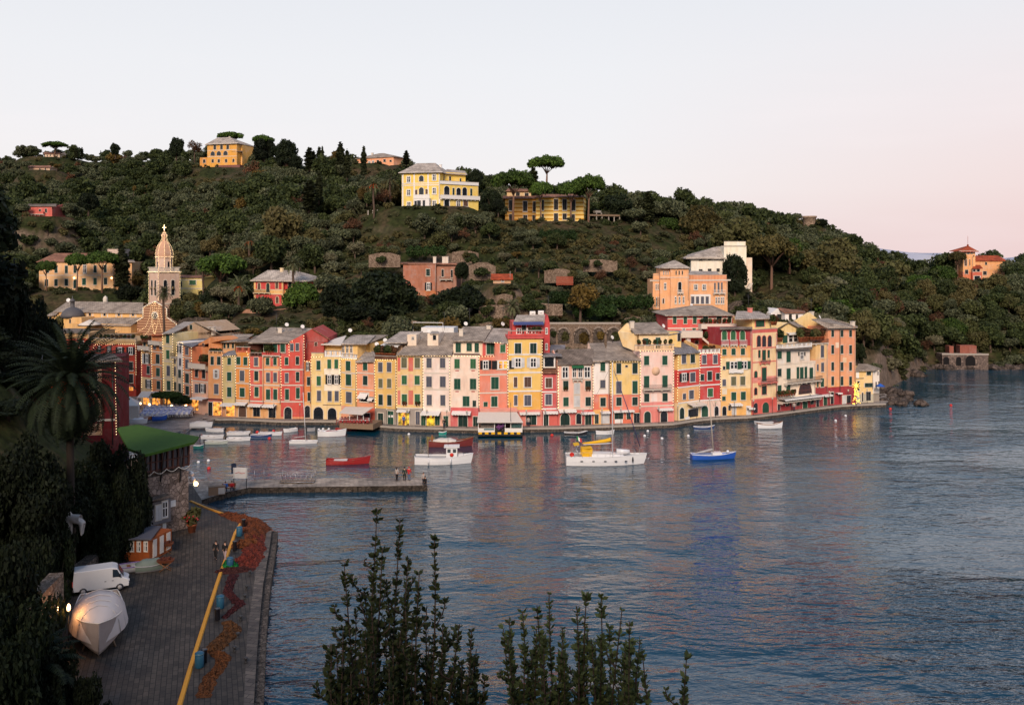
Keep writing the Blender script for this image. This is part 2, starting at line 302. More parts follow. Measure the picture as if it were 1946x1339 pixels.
def soil():
    m, t, p = base('hillside soil and grass', .95, .1); L = t.links.new; g = node(t, 'NewGeometry'); sx = node(t, 'SeparateXYZ'); L(g.outputs['Normal'], sx.inputs[0])
    n = node(t, 'TexNoise', i_Scale=.09, i_Detail=8.0, i_Roughness=.65); L(g.outputs['Position'], n.inputs['Vector'])
    n2 = node(t, 'TexNoise', i_Scale=.9, i_Detail=6.0); L(g.outputs['Position'], n2.inputs['Vector'])
    r = node(t, 'ValToRGB'); e = r.color_ramp.elements; e[0].position = .3; e[0].color = (.022, .030, .010, 1); e[1].position = .75; e[1].color = (.13, .085, .05, 1)
    q = e.new(.47); q.color = (.035, .042, .014, 1); q = e.new(.6); q.color = (.085, .062, .035, 1); L(n.outputs['Fac'], r.inputs[0])
    x = node(t, 'MixRGB', blend_type='MULTIPLY', i_0=.6); L(r.outputs[0], x.inputs[1]); r2 = node(t, 'ValToRGB'); r2.color_ramp.elements[0].position = .3; r2.color_ramp.elements[1].position = .65; L(n2.outputs['Fac'], r2.inputs[0]); L(r2.outputs[0], x.inputs[2])
    sl = node(t, 'MapRange'); sl.inputs[1].default_value = .62; sl.inputs[2].default_value = .42; L(sx.outputs['Z'], sl.inputs[0])
    v = node(t, 'TexVoronoi', i_Scale=1.6); L(g.outputs['Position'], v.inputs['Vector']); r3 = node(t, 'ValToRGB'); r3.color_ramp.elements[0].color = (.09, .065, .05, 1); r3.color_ramp.elements[1].color = (.22, .16, .12, 1); L(v.outputs['Color'], r3.inputs[0])
    y = node(t, 'MixRGB'); L(sl.outputs[0], y.inputs[0]); L(x.outputs[0], y.inputs[1]); L(r3.outputs[0], y.inputs[2]); L(y.outputs[0], p.inputs['Base Color'])
    bu = node(t, 'Bump', i_Strength=.8, i_Distance=.3); L(n2.outputs['Fac'], bu.inputs['Height']); L(bu.outputs[0], p.inputs['Normal'])
    return m
SOIL = soil()
def pad(reg, x, y, Y, r, dz=0): u, v = px(reg, x, y); p = at(u, v, Y); PADS.append((p.x, p.y, p.z+dz, r))
pad('H', 1400, 718, 268, 14); pad('H', 1750, 718, 272, 12); pad('I', 500, 655, 268, 11); pad('I', 840, 660, 268, 11); pad('G', 1530, 400, 405, 14); pad('J', 480, 600, 220, 8); pad('J', 650, 600, 222, 8)
pad('K', 150, 570, 222, 9); pad('L', 480, 1000, 207, 11); pad('L', 650, 1000, 207, 11); pad('L', 620, 700, 235, 9); pad('L', 860, 920, 235, 7); pad('N', 200, 612, 272, 13); pad('N', 650, 612, 272, 13)
pad('N', 1620, 665, 250, 8); pad('M', 1280, 495, 316, 12); pad('M', 1400, 495, 318, 10); pad('H', 1000, 375, 348, 14); pad('G', 60, 790, 305, 9); pad('G', 120, 312, 500, 14); pad('G', 60, 412, 450, 9); pad('K', 750, 425, 200, 4); pad('L', 1462, 290, 322, 5)
us = list(range(-420, 2460, 10)); m = MB(); rows = []
for u in us:
    uu = min(max(u, KU[0]), KU[-1]); y0 = float(np.interp(uu, KU, KY[:, 0])); y1 = float(np.interp(uu, KU, KY[:, -1]))
    ys = [y0-8, y0-3, y0]+[y0+(y1-y0)*(k/95)**1.25 for k in range(1, 96)]+[y1+12, y1+40, y1+100, y1+220, y1+450]
    rows.append([Vector(((u-CX)/F*Y, Y, terr((u-CX)/F*Y, Y))) for Y in ys])
nr = len(rows[0]); m.add([p for r in rows for p in r], [(i*nr+j, (i+1)*nr+j, (i+1)*nr+j+1, i*nr+j+1) for i in range(len(us)-1) for j in range(nr-1)], 0, True)
tag(m.build('hillside', SOIL), 'steep wooded hillside behind the harbour', kind='structure')

# the near promontory: the slope the camera stands on and the bank left of the near quay
def XL(Y): return float(np.interp(Y, [20, 60, 75, 92, 100, 125, 150, 200], [-26, -34, -38.5, -39, -39, -52, -74, -96]))
def near(X, Y):
    f = float(np.interp(Y, [-90, -40, -14, -5, 0, 4, 16, 27, 36, 60], [52, 46, 36, 30.5, 27.0, 23, 12, 3.5, -2.5, -4]))  # unseen rise behind the camera, its height shaped to shade the quay
    f *= 1 if X < 60 else max(0, 1-(X-60)/60)
    l = max(0, XL(Y)-X); h = 0 if l <= 0 else 1.2+min(34, l*(.55 if Y < 110 else .38)+.02*l*l)
    if Y > 132: h *= max(0, 1-(Y-132)/22)
    if Y > 110 and l > 0: h += .4
    return max(f, h if l > 0 else -4)+.5*_n2(X, Y, .12)+.25*_n2(X, Y, .45)
m = MB(); xs = np.concatenate([np.arange(-190, -66, 4), np.arange(-66, 30, 1.5), np.arange(30, 150, 8)]); ys = np.concatenate([np.arange(-120, -20, 8), np.arange(-20, 160, 1.8)])
m.add([(x, y, near(x, y)) for x in xs for y in ys], [(i*len(ys)+j, (i+1)*len(ys)+j, (i+1)*len(ys)+j+1, i*len(ys)+j+1) for i in range(len(xs)-1) for j in range(len(ys)-1)], 0, True)
tag(m.build('headland', SOIL), 'steep near headland slope above the quay', kind='structure')
# far coast beyond the saddle at the right
m = MB(); pts = []
FARM = plain('hazy far mountain', (.36, .38, .46), .95, 0, var=.06, scale=.002)  # distance haze is put into this pale blue base colour
for i in range(60):
    X = 500+i*130; h = 60+170*(.5+.5*math.sin(i*.42+1.2))*(min(1, i/16))+30*math.sin(i*1.3)
    pts += [(X, 6000, -30), (X, 6200+200*math.sin(i), max(8, h*.22)), (X, 6700, max(10, h*.42)), (X, 8200, -30)]
m.add(pts, [(i*4+j, (i+1)*4+j, (i+1)*4+j+1, i*4+j+1) for i in range(59) for j in range(3)], 0, True); tag(m.build('far_mountains', FARM), 'pale blue mountains far across the bay', kind='structure')

# ------------------------------------------------------------------ water
def watermat():
    m, t, p = base('sea water', .035, .85); L = t.links.new; p.inputs['IOR'].default_value = 1.42
    g = node(t, 'NewGeometry'); 
    mp = node(t, 'Mapping'); mp.inputs['Rotation'].default_value = (0, 0, math.radians(-14)); mp.inputs['Scale'].default_value = (.5, 1.0, 1); L(g.outputs['Position'], mp.inputs['Vector'])
    big = node(t, 'TexNoise', i_Scale=.045, i_Detail=4.0, i_Distortion=.6); L(mp.outputs[0], big.inputs['Vector'])       # gusts that ruffle some stretches more than others
    sx = node(t, 'SeparateXYZ'); L(g.outputs['Position'], sx.inputs[0])
    sh = node(t, 'MapRange'); sh.inputs[1].default_value = -30; sh.inputs[2].default_value = 45; L(sx.outputs['X'], sh.inputs[0])                     # open side is rougher than the sheltered inner harbour
    sy = node(t, 'MapRange'); sy.inputs[1].default_value = 135; sy.inputs[2].default_value = 75; L(sx.outputs['Y'], sy.inputs[0])
    sh.inputs[4].default_value = .55; sy.inputs[4].default_value = 1.35; mx = node(t, 'Math', operation='MAXIMUM'); L(sh.outputs[0], mx.inputs[0]); L(sy.outputs[0], mx.inputs[1])
    am = node(t, 'Math', operation='MULTIPLY_ADD', i_1=.70, i_2=.30); L(mx.outputs[0], am.inputs[0])
    gr = node(t, 'MapRange'); gr.inputs[1].default_value = .42; gr.inputs[2].default_value = .60; gr.inputs[3].default_value = .30; L(big.outputs['Fac'], gr.inputs[0]); a2 = node(t, 'Math', operation='MULTIPLY'); L(am.outputs[0], a2.inputs[0]); L(gr.outputs[0], a2.inputs[1])
    n1 = node(t, 'TexNoise', i_Scale=.34, i_Detail=3.5, i_Roughness=.5, i_Distortion=.9); L(mp.outputs[0], n1.inputs['Vector'])
    n2 = node(t, 'TexNoise', i_Scale=1.7, i_Detail=3.0, i_Distortion=.3); L(mp.outputs[0], n2.inputs['Vector'])
    s1 = node(t, 'Math', operation='MULTIPLY', i_1=.75); L(n1.outputs['Fac'], s1.inputs[0])
    s2 = node(t, 'Math', operation='MULTIPLY_ADD', i_1=.30); L(n2.outputs['Fac'], s2.inputs[0]); L(s1.outputs[0], s2.inputs[2])
    h = node(t, 'Math', operation='MULTIPLY'); L(s2.outputs[0], h.inputs[0]); L(a2.outputs[0], h.inputs[1])
    bu = node(t, 'Bump', i_Strength=1.0, i_Distance=.95); L(h.outputs[0], bu.inputs['Height']); L(bu.outputs[0], p.inputs['Normal'])
    n3 = node(t, 'TexNoise', i_Scale=.02, i_Detail=2.0); L(g.outputs['Position'], n3.inputs['Vector'])
    c = node(t, 'MixRGB'); c.inputs[1].default_value = (.002, .030, .055, 1); c.inputs[2].default_value = (.004, .052, .088, 1); L(n3.outputs['Fac'], c.inputs[0]); L(c.outputs[0], p.inputs['Base Color'])
    return m
WATER = watermat()
m = MB(); S = 22000; m.add([(-S, -S, 0), (S, -S, 0), (S, S, 0), (-S, S, 0)], [(0, 1, 2, 3)]); tag(m.build('sea', WATER), 'dark blue rippled harbour water', kind='structure')
m = MB(); m.add([(-S, -S, -6), (S, -S, -6), (S, S, -6), (-S, S, -6)], [(0, 1, 2, 3)]); tag(m.build('sea_floor', plain('sea bed', (.02, .03, .03), .95)), kind='structure')

# ------------------------------------------------------------------ quays
def paving(name, c1, c2, bw, rh, rot=0, wear=.5):
    m, t, p = base(name, .72, .35); L = t.links.new; g = node(t, 'NewGeometry'); mp = node(t, 'Mapping'); mp.inputs['Rotation'].default_value = (0, 0, rot); L(g.outputs['Position'], mp.inputs['Vector'])
    br = node(t, 'TexBrick', i_Scale=1.0); br.inputs['Brick Width'].default_value = bw; br.inputs['Row Height'].default_value = rh; br.inputs['Mortar Size'].default_value = .025
    br.inputs['Color1'].default_value = (*c1, 1); br.inputs['Color2'].default_value = (*c2, 1); br.inputs['Mortar'].default_value = (*[v*.35 for v in c1], 1); L(mp.outputs[0], br.inputs['Vector'])
    n = node(t, 'TexNoise', i_Scale=.35, i_Detail=9.0, i_Roughness=.7); L(g.outputs['Position'], n.inputs['Vector']); r = node(t, 'ValToRGB'); r.color_ramp.elements[0].color = (.45, .45, .46, 1); r.color_ramp.elements[1].color = (1.4, 1.36, 1.3, 1); r.color_ramp.elements[0].position = .35; r.color_ramp.elements[1].position = .68; L(n.outputs['Fac'], r.inputs[0])
    x = node(t, 'MixRGB', blend_type='MULTIPLY', i_0=1.0); L(br.outputs['Color'], x.inputs[1]); L(r.outputs[0], x.inputs[2]); L(x.outputs[0], p.inputs['Base Color'])
    bu = node(t, 'Bump', i_Strength=.5, i_Distance=.04, invert=True); L(br.outputs['Fac'], bu.inputs['Height']); L(bu.outputs[0], p.inputs['Normal'])
    return m
QZ = .7                                            # level of the far quay
BU = [160, 270, 330, 366, 400, 425, 470, 540, 590, 640, 680, 714, 755, 860, 910, 1000, 1060, 1130, 1160, 1215, 1280, 1330, 1370, 1425, 1478, 1548, 1600, 1672, 1700]
BV = [755, 768, 779, 787, 790, 791, 793, 796, 795.5, 796, 801, 804, 807, 809.5, 810.5, 808.5, 808, 806, 805, 803, 800.5, 793, 790, 788, 782, 773, 767, 763.5, 763]
def BY(u): return F*(HC-QZ)/(float(np.interp(u, BU, BV))-HY)
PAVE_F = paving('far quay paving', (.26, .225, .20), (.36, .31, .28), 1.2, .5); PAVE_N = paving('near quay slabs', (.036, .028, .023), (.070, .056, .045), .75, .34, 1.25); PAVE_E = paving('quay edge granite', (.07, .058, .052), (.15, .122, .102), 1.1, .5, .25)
edge = [(280, 190.5), (300, 180), (318, 171)]       # beach side of the plaza, then the quay edge (column, depth)
E = [(u, BY(u)-(2.2 if u > 420 else 3.0)) for u in list(range(400, 1680, 20))+[1684]]
def P2(u, Y, z): return Vector(((u-CX)/F*Y, Y, z))
top = [P2(u, Y, QZ) for u, Y in E]; back = [P2(u, BY(u)+14, QZ) for u, _ in reversed(E)]
m = MB(); poly = [P2(385, 163, QZ)]+top+[P2(1690, 184, QZ)]+back; poly = [Vector(p) for p in poly]; m.prism(poly[::-1], (0, 0, -3.5), 0, 1); tag(m.build('far_quay', [PAVE_F, STONED]), 'stone quay below the painted houses', kind='structure')
m = MB()
for (u0, Y0), (u1, Y1) in zip(E, E[1:]):
    a, b = P2(u0, Y0-.12, QZ+.05), P2(u1, Y1-.12, QZ+.05); n = (b-a).normalized().cross(Vector((0, 0, 1)))
    m.prism([a, b, b-n*.5, a-n*.5][::-1], (0, 0, -.25))
    m.prism([a-n*-.02-Vector((0, 0, .25)), b-n*-.02-Vector((0, 0, .25)), b-n*.3-Vector((0, 0, .25)), a-n*.3-Vector((0, 0, .25))][::-1], (0, 0, -1.2), 1)
tag(m.build('quay_kerb', [STONE_T, STONED]), 'worn pale kerb stones along the far quay', kind='structure')
m = MB(); m.prism([Vector((-135, 148, .72)), Vector((-135, 236, 1.5)), Vector((-70, 236, 1.5)), P2(425, 185, .76), P2(425, 165, .74), P2(395, 160.5, .72), P2(372, 158, .35), P2(345, 152, -.15), P2(320, 146, -.35), P2(270, 140, -.3)], (0, 0, -3))
tag(m.build('piazza', PAVE_F), 'paved square and slipway at the head of the harbour', kind='structure')
# near quay and its stepped edge, and the mole
NZ = 1.2; MZ = .7
npx = [(478, 1400), (491, 1200), (500, 1110), (512, 1040), (517, 1003), (500, 1000), (488, 989), (440, 974), (407, 963), (384, 956), (384, 949), (425, 936), (473, 926)]
N1 = [gnd(u, v, NZ) for u, v in npx]
body = N1[:11]+[gnd(384, 949, NZ), gnd(372, 912, NZ), Vector((-66, 118, NZ)), Vector((-66, 40, NZ)), Vector((-14, 40, NZ))]
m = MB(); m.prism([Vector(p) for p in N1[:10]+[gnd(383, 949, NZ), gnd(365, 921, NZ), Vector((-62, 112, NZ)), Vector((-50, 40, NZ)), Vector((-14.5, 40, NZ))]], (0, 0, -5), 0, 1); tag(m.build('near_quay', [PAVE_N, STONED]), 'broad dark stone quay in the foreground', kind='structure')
m = MB(); m.prism([gnd(383.5, 949.3, MZ), gnd(425, 936, MZ), gnd(473, 926, MZ), gnd(633, 924, MZ), gnd(811, 922, MZ), gnd(812, 918, MZ), gnd(803, 907, MZ), gnd(607, 908, MZ), gnd(473, 912, MZ), gnd(364, 913, MZ), gnd(340, 921, MZ)], (0, 0, -5), 0, 1); tag(m.build('mole', [paving('mole paving', (.27, .225, .185), (.42, .35, .29), .7, .52, .4), rock('dark mole stone', (.03, .024, .02), (.10, .08, .065), .9)]), 'low stone mole reaching into the harbour', kind='structure')  # sides of the mole take a darker stone than its top
m = MB()
w = [(462, 1400), (476, 1200), (486, 1100), (497, 1010)]
m.prism([gnd(u, v, NZ+.006) for u, v in [(460, 1400), (470, 1200), (484, 1100), (496, 1004)]]+[gnd(517, 1003, NZ+.006), gnd(512, 1040, NZ+.006), gnd(500, 1110, NZ+.006), gnd(491, 1200, NZ+.006), gnd(478, 1400, NZ+.006)][::1], (0, 0, -.005)); tag(m.build('quay_edge_strip', PAVE_E), 'pale granite edging slabs of the near quay', kind='structure')
m = MB()
for k, (a, b) in enumerate((((478, 1400), (491, 1200)), ((491, 1200), (500, 1110)), ((500, 1110), (512, 1040)), ((512, 1040), (517, 1003)))):
    p, q = gnd(*a, NZ), gnd(*b, NZ); n = Vector((1, -.15, 0)); z_ = Vector((0, 0, .3)); m.prism([p+n*.01-z_, q+n*.01-z_, q+n*.62-z_, p+n*.62-z_][::-1], (0, 0, -4))
tag(m.build('quay_step', STONED), 'dark lower ledge of the near quay wall', kind='structure')
# ------------------------------------------------------------------ trees
rng = np.random.default_rng(11)
def leaves(lobes, n, size, up=.25, asp=1.7, shell=.55, flat=0, seed=0):      # leaf sprays spread through ellipsoid lobes
    r = np.random.default_rng(seed+3); lo = np.array([l if len(l) == 6 else (*l[:3], l[3], l[3], l[3]) for l in lobes], float)
    w = lo[:, 3]*lo[:, 4]*lo[:, 5]; w = w**.7; k = r.choice(len(lo), n, p=w/w.sum())
    d = r.normal(size=(n, 3)); d /= np.linalg.norm(d, axis=1)[:, None]; rad = shell+(1-shell)*r.random(n)**.6; rad *= 1+.10*r.normal(size=n)
    c = lo[k, :3]+d*lo[k, 3:]*rad[:, None]
    nn = d*.8+r.normal(size=(n, 3))*.75; nn[:, 2] += up; nn /= np.linalg.norm(nn, axis=1)[:, None]
    a = np.cross(nn, r.normal(size=(n, 3))); a /= np.linalg.norm(a, axis=1)[:, None]; b = np.cross(nn, a)
    s = size*(.6+.8*r.random(n))[:, None]; a = a*s*asp*.5; b = b*s*.5
    return np.stack([c-a-b*.35, c-b*.2+a*.1-b*.8, c+a+b*.3, c+b*.9-a*.1], axis=1)
def lobes(n, rx, rz, zc, rr, seed, dome=0):
    q = random.Random(seed); L_ = []
    for i in range(n):
        a = q.random()*6.283; r = math.sqrt(q.random())*rx; z = zc+(q.random()*2-1)*rz*math.sqrt(max(0, 1-(r/rx)**2)) if not dome else zc+rz*math.sqrt(max(0, 1-(r/rx)**2))*(.55+.45*q.random())
        k = rr*(.7+.6*q.random()); L_.append((r*math.cos(a), r*math.sin(a), z, k, k, k*(.8 if not dome else .72)))
    return L_
def limbs(seed, h, r, spread, n, top, lean=.3):
    q = random.Random(seed); m = MB(); lx, ly = (q.random()-.5)*lean, (q.random()-.5)*lean
    pts = [(0, 0, -1.2), (lx*.2, ly*.2, h*.35), (lx*.7, ly*.7, h*.7), (lx, ly, h)]; m.tube(pts, [r*1.35, r, r*.85, r*.65], k=7)
    for i in range(n):
        a = 6.283*i/n+q.random(); e = spread*(.6+.5*q.random()); z0 = h*(.75+.25*q.random())
        m.tube([(lx*.8, ly*.8, z0), (lx+e*.45*math.cos(a), ly+e*.45*math.sin(a), z0+(top-z0)*.5), (lx+e*math.cos(a), ly+e*math.sin(a), top*(.9+.1*q.random()))], [r*.5, r*.3, r*.1], k=5)
    return m
PROTO = {}
BARKD = plain('dark bark', (.03, .022, .018), .95)  # darker copy of the bark, near bank shade put into its colour
RAW = {}
def proto(kind, i, crown, trunk, lm, bark=BARK):
    RAW.setdefault(kind, []).append(crown)
    PROTO.setdefault(kind, []).append((quads('crown', crown, lm), trunk.mesh('trunk', bark)))
for i in range(6):
    proto('olive', i, leaves(lobes(15, 1.9, 1.1, 3.0, .95, i), 2400, .27, seed=i), limbs(i, 1.5, .2, 1.4, 4, 3.0), L_OLIVE)
    proto('oak', i, leaves(lobes(16, 2.2, 1.7, 3.4, 1.1, 20+i), 2800, .32, seed=20+i), limbs(20+i, 1.7, .24, 1.6, 4, 3.8), L_OAK)
for i in range(3):
    proto('shrub', i, leaves(lobes(8, 1.1, .5, .8, .7, 40+i), 800, .28, seed=40+i), limbs(40+i, .4, .09, .8, 4, .9), L_OAK)
    proto('autumn', i, leaves(lobes(12, 1.8, 1.3, 3.4, .95, 50+i), 1200, .32, seed=50+i), limbs(50+i, 1.6, .18, 1.5, 5, 3.6), L_AUT)
    proto('bare', i, leaves(lobes(10, 1.6, 1.2, 2.8, .8, 60+i), 900, .20, seed=60+i, shell=.2), limbs(60+i, 1.4, .14, 1.7, 8, 3.6), L_BARE)
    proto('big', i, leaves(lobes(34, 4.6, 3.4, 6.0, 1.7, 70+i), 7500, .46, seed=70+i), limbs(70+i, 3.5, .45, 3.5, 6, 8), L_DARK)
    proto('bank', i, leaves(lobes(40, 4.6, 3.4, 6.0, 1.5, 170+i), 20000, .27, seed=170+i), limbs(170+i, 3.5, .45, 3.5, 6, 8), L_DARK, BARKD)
    lob = [(0, 0, .8+j*.62, (.62+.18*math.sin(j*1.9+i)) * (1 if j < 10 else (1-(j-9)/7)), (.62+.18*math.cos(j*2.3+i))*(1 if j < 10 else (1-(j-9)/7)), .6) for j in range(15)]
    proto('cypress', i, leaves(lob, 2300, .30, up=.6, seed=80+i, shell=.75), limbs(80+i, 1.2, .14, .1, 1, 7), L_CYP)
for i, lm in ((0, L_PINE), (1, L_PINE), (2, L_PINEB)):
    proto('pine', i, leaves(lobes(46, 3.7, 1.5, 6.2, 1.15, 90+i, dome=1), 6500, .34, up=.5, seed=90+i, shell=.5), limbs(90+i, 4.6, .26, 3.1, 8, 7.0, .5), lm, BARKP)
    proto('low_pine', i, leaves(lobes(40, 3.0, 2.2, 2.7, 1.2, 95+i, dome=1), 6500, .34, up=.4, seed=95+i, shell=.5), limbs(95+i, 2.2, .26, 2.6, 8, 4.4, .5), lm, BARKP)
def frond(q, az, elv, ln, leaf, droop=1.0, n=26):
    V = []; p = np.array([0., 0., 0.]); e = elv; prev = p; pts = []
    for j in range(n):
        e -= droop*1.15/n*(.5+j/n); d = np.array([math.cos(az)*math.cos(e), math.sin(az)*math.cos(e), math.sin(e)]); q0 = p; p = p+d*ln/n; pts.append(p)
        s = np.array([-math.sin(az), math.cos(az), 0.]); k = leaf*math.sin(math.pi*(j+1.5)/(n+2))**.6; dn = np.array([0, 0, -.35*k])
        for sg in (1, -1):
            t = q0+s*sg*k+d*k*.45+dn*(.6+q.random()*.6); V.append([q0-d*.01, q0+d*ln/n*.75, t+d*.03, t-d*.02])
        V.append([q0+s*.03, q0-s*.03, p-s*.03, p+s*.03])
    return V
def palm(name, lm, n, ln, leaf, h, r, seed, fruit=True, label=None, loc=(0, 0, 0), group=None, leafn=26):
    q = random.Random(seed); root = empty(name, loc, 0, label, 'palm tree', group)
    V = []
    for i in range(n):
        el_ = 1.4-(2.1 if n < 100 else 2.9)*(i/n)+.15*q.random(); V += frond(q, i*2.399+q.random()*.4, el_, ln*(.85+.3*q.random()), leaf, (.9+.5*q.random())*(1 if n < 100 else .7+1.0*i/n), leafn)
    V = np.array(V); V[:, :, 2] += h
    link('crown', quads('crown', V, lm), root)
    m = MB(); k = 14; m.tube([(0.12*math.sin(j*.5), .1*math.cos(j*.7), -1.5+(h+1.5)*j/k) for j in range(k+1)], [r*(1.25 if j == 0 else 1+.07*(j % 2)) if j < k-1 else r*1.5 for j in range(k+1)], k=9); m.build('trunk', BARKD if n > 100 else BARK, root)
    if fruit:
        for i in range(7 if ln > 2 else 5):
            a = 6.283*i/7+.3; m = MB()
            for j in range(60):
                t = q.random(); m.ball((math.cos(a)*(r+.1+t*.24*ln)+q.gauss(0, .03*ln), math.sin(a)*(r+.1+t*.24*ln)+q.gauss(0, .03*ln), h-.05-.30*t*t*ln+q.gauss(0, .06)), .022*ln*(.5+.5*q.random()), k=6)
            m.build('fruit_cluster', FRUIT, root)
    return root
def tree(kind, u, v, Y, s, name, label, cat, group=None, var=None, z=None, sz=None, rz=None):
    ps = PROTO[kind]; c, t = ps[R.randrange(len(ps)) if var is None else var]
    X = (u-CX)/F*Y; zz = z if z is not None else (HC-(v-HY)/F*Y if v is not None else terr(X, Y))
    rz = R.random()*6.28 if rz is None else rz
    o = link(name, t, None, (X, Y, zz), rz, (s, s, (sz or s))); tag(o, label, cat, group); o2 = link('crown', c, o); return o
def crown_tree(*a, **k): return tree(*a, **k)

# ------------------------------------------------------------------ houses
UM = {}
def unit(key, mat, a, b):
    if key not in UM: m = MB(); m.box(a, b); UM[key] = m.mesh(key, mat)
    return UM[key]
SH = dict(g=GREEN, d=DGREEN, b=GREY_S, o=OLIVE_S, n=BROWN_S, k=BLACK_S, w=WHITE_S, l=LGREEN)
class House:
    # reg: which enlarged view of the photograph x, y are read from; local x runs along the front, y backwards, z up
    def __init__(s, name, label, reg, x0, x1, YL=None, YR=None, zb=QZ, cat='house', group=None, off=0.0, trim=TRIM):
        s.reg = reg; u0 = px(reg, x0, 0)[0]; u1 = px(reg, x1, 0)[0]; YL = (YL or BY(u0))+off; YR = (YR or BY(u1))+off
        s.P = Vector(((u0-CX)/F*YL, YL, 0)); Q = Vector(((u1-CX)/F*YR, YR, 0)); s.d = (Q-s.P).normalized(); s.b = Vector((-s.d.y, s.d.x, 0)); s.len = (Q-s.P).length
        s.zb = zb; s.trim = trim; s.o = empty(name, (s.P.x, s.P.y, zb), math.atan2(s.d.y, s.d.x), label, cat, group)
    def pt(s, x, y, t=0.0, z=None):
        u, v = px(s.reg, x, y); r = Vector(((u-CX)/F, 1, 0)); Y = (s.P.dot(s.b)+t)/r.dot(s.b)
        return Vector(((r*Y-s.P).dot(s.d), t, (HC-(v-HY)/F*Y if z is None else z)-s.zb))
    def world(s, p): return Vector((s.P.x, s.P.y, s.zb))+s.d*p[0]+s.b*p[1]+Vector((0, 0, p[2]))
    def wall(s, x0, x1, bands, t=0.0, depth=9.0, ybot=None, name='wall', top_t=None, zbot=-.6):
        # bands: [(y_top, colour or material), ...] from the roof down
        m = MB(); mats = []; a = s.pt(x0, bands[0][0], t); b = s.pt(x1, bands[0][0], t); e = .012
        for i, (y, c) in enumerate(bands):
            mats.append(plaster(c) if isinstance(c, tuple) else c)
            z1 = (s.pt(x0, y, t).z+s.pt(x1, y, t).z)/2; z0 = (s.pt(x0, bands[i+1][0], t).z+s.pt(x1, bands[i+1][0], t).z)/2 if i+1 < len(bands) else (zbot if ybot is None else s.pt((x0+x1)/2, ybot, t).z)
            m.box((a.x+e, t, z0), (b.x-e, t+depth, z1), i)
        return m.build(name, mats, s.o)
    def poly(s, pts, mat, th=.16, name='roof', par=None):          # pts: (x, y, t) or (x, y, t, z)
        P = [s.pt(*p) for p in pts]; m = MB(); m.prism(P, (0, 0, -th)); 
        return m.build(name, mat, par or s.o)
    def roof(s, x0, x1, ye, yr, mat=None, t=0.0, depth=9.0, xr0=None, xr1=None, over=.45, back=True, chim=0):
        mat = mat or SLATE; a = s.pt(x0, ye, t); b = s.pt(x1, ye, t); tr = t+depth*.5; c = s.pt(xr0 if xr0 is not None else x0, yr, tr); d = s.pt(xr1 if xr1 is not None else x1, yr, tr)
        ze = (a.z+b.z)/2; zr = max(ze+.25, (c.z+d.z)/2); sl = (zr-ze)/(depth*.5); tt = .14; m = MB()
        A = Vector((a.x-.15, t-over, ze-sl*over+tt)); B = Vector((b.x+.15, t-over, ze-sl*over+tt)); Cc = Vector((c.x-.05, tr, zr+tt)); D = Vector((d.x+.05, tr, zr+tt))
        A2 = Vector((a.x-.15, t+depth+over*.5, ze-sl*over*.5+tt)); B2 = Vector((b.x+.15, t+depth+over*.5, ze-sl*over*.5+tt))
        m.prism([A, B, D, Cc][::1], (0, 0, -tt)); m.prism([Cc, D, B2, A2], (0, 0, -tt))
        if xr0 is not None: m.prism([A2, A, Cc], (0, 0, -tt))
        if xr1 is not None: m.prism([B, B2, D], (0, 0, -tt))
        r = m.build('roof', mat, s.o)
        g = MB()                                                   # gable ends close the space under the roof
        if xr0 is None: g.prism([Vector((a.x+.02, t, ze-.05)), Vector((a.x+.02, t+depth, ze-.05)), Vector((a.x+.02, tr, zr-.02))], (.2, 0, 0))
        if xr1 is None: g.prism([Vector((b.x-.22, t, ze-.05)), Vector((b.x-.22, t+depth, ze-.05)), Vector((b.x-.22, tr, zr-.02))], (.2, 0, 0))
        if g.v: g.build('gable', s.gm, s.o)
        e = MB(); e.box((a.x-.1, t-over*.7, ze-.14), (b.x+.1, t+.03, ze-.02)); e.build('cornice', s.trim, s.o)
        for i in range(chim):
            f = (i+.5+.25*math.sin(a.x*3+i))/chim; xx = A.x+(B.x-A.x)*f; y_ = tr-1.2+R.random()*.8; z_ = zr-sl*abs(tr-y_)
            q = MB(); q.box((xx-.3, y_-.25, z_-.6), (xx+.3, y_+.25, z_+1.0)); q.box((xx-.38, y_-.33, z_+1.0), (xx+.38, y_+.33, z_+1.1), 1); q.build('chimney', [plaster((205, 175, 150)), SLATE_D], r)
        return r
    gm = None
    def win(s, x, y, w, h, k='g', t=0.0, fr=True, arch=False, sill=True, name='window'):
        p = s.pt(x, y, t); q = s.pt(x+w/2, y-h/2, t); r = s.pt(x-w/2, y+h/2, t); W_, H_ = q.x-r.x, q.z-r.z
        if k in 'WO': W_ = W_*(.5 if k == 'O' else .52)
        if arch: f = s.arched(p, W_, H_, t, k, name)
        else:
            f = link(name, unit('frame%s' % (s.trim.name), s.trim, (-.62, -.035, -.56), (.62, 0, .56)) if fr else unit('narrow frame', WOODM, (-.53, -.02, -.52), (.53, 0, .52)), s.o, (p.x, p.y, p.z), 0, (W_, 1, H_))
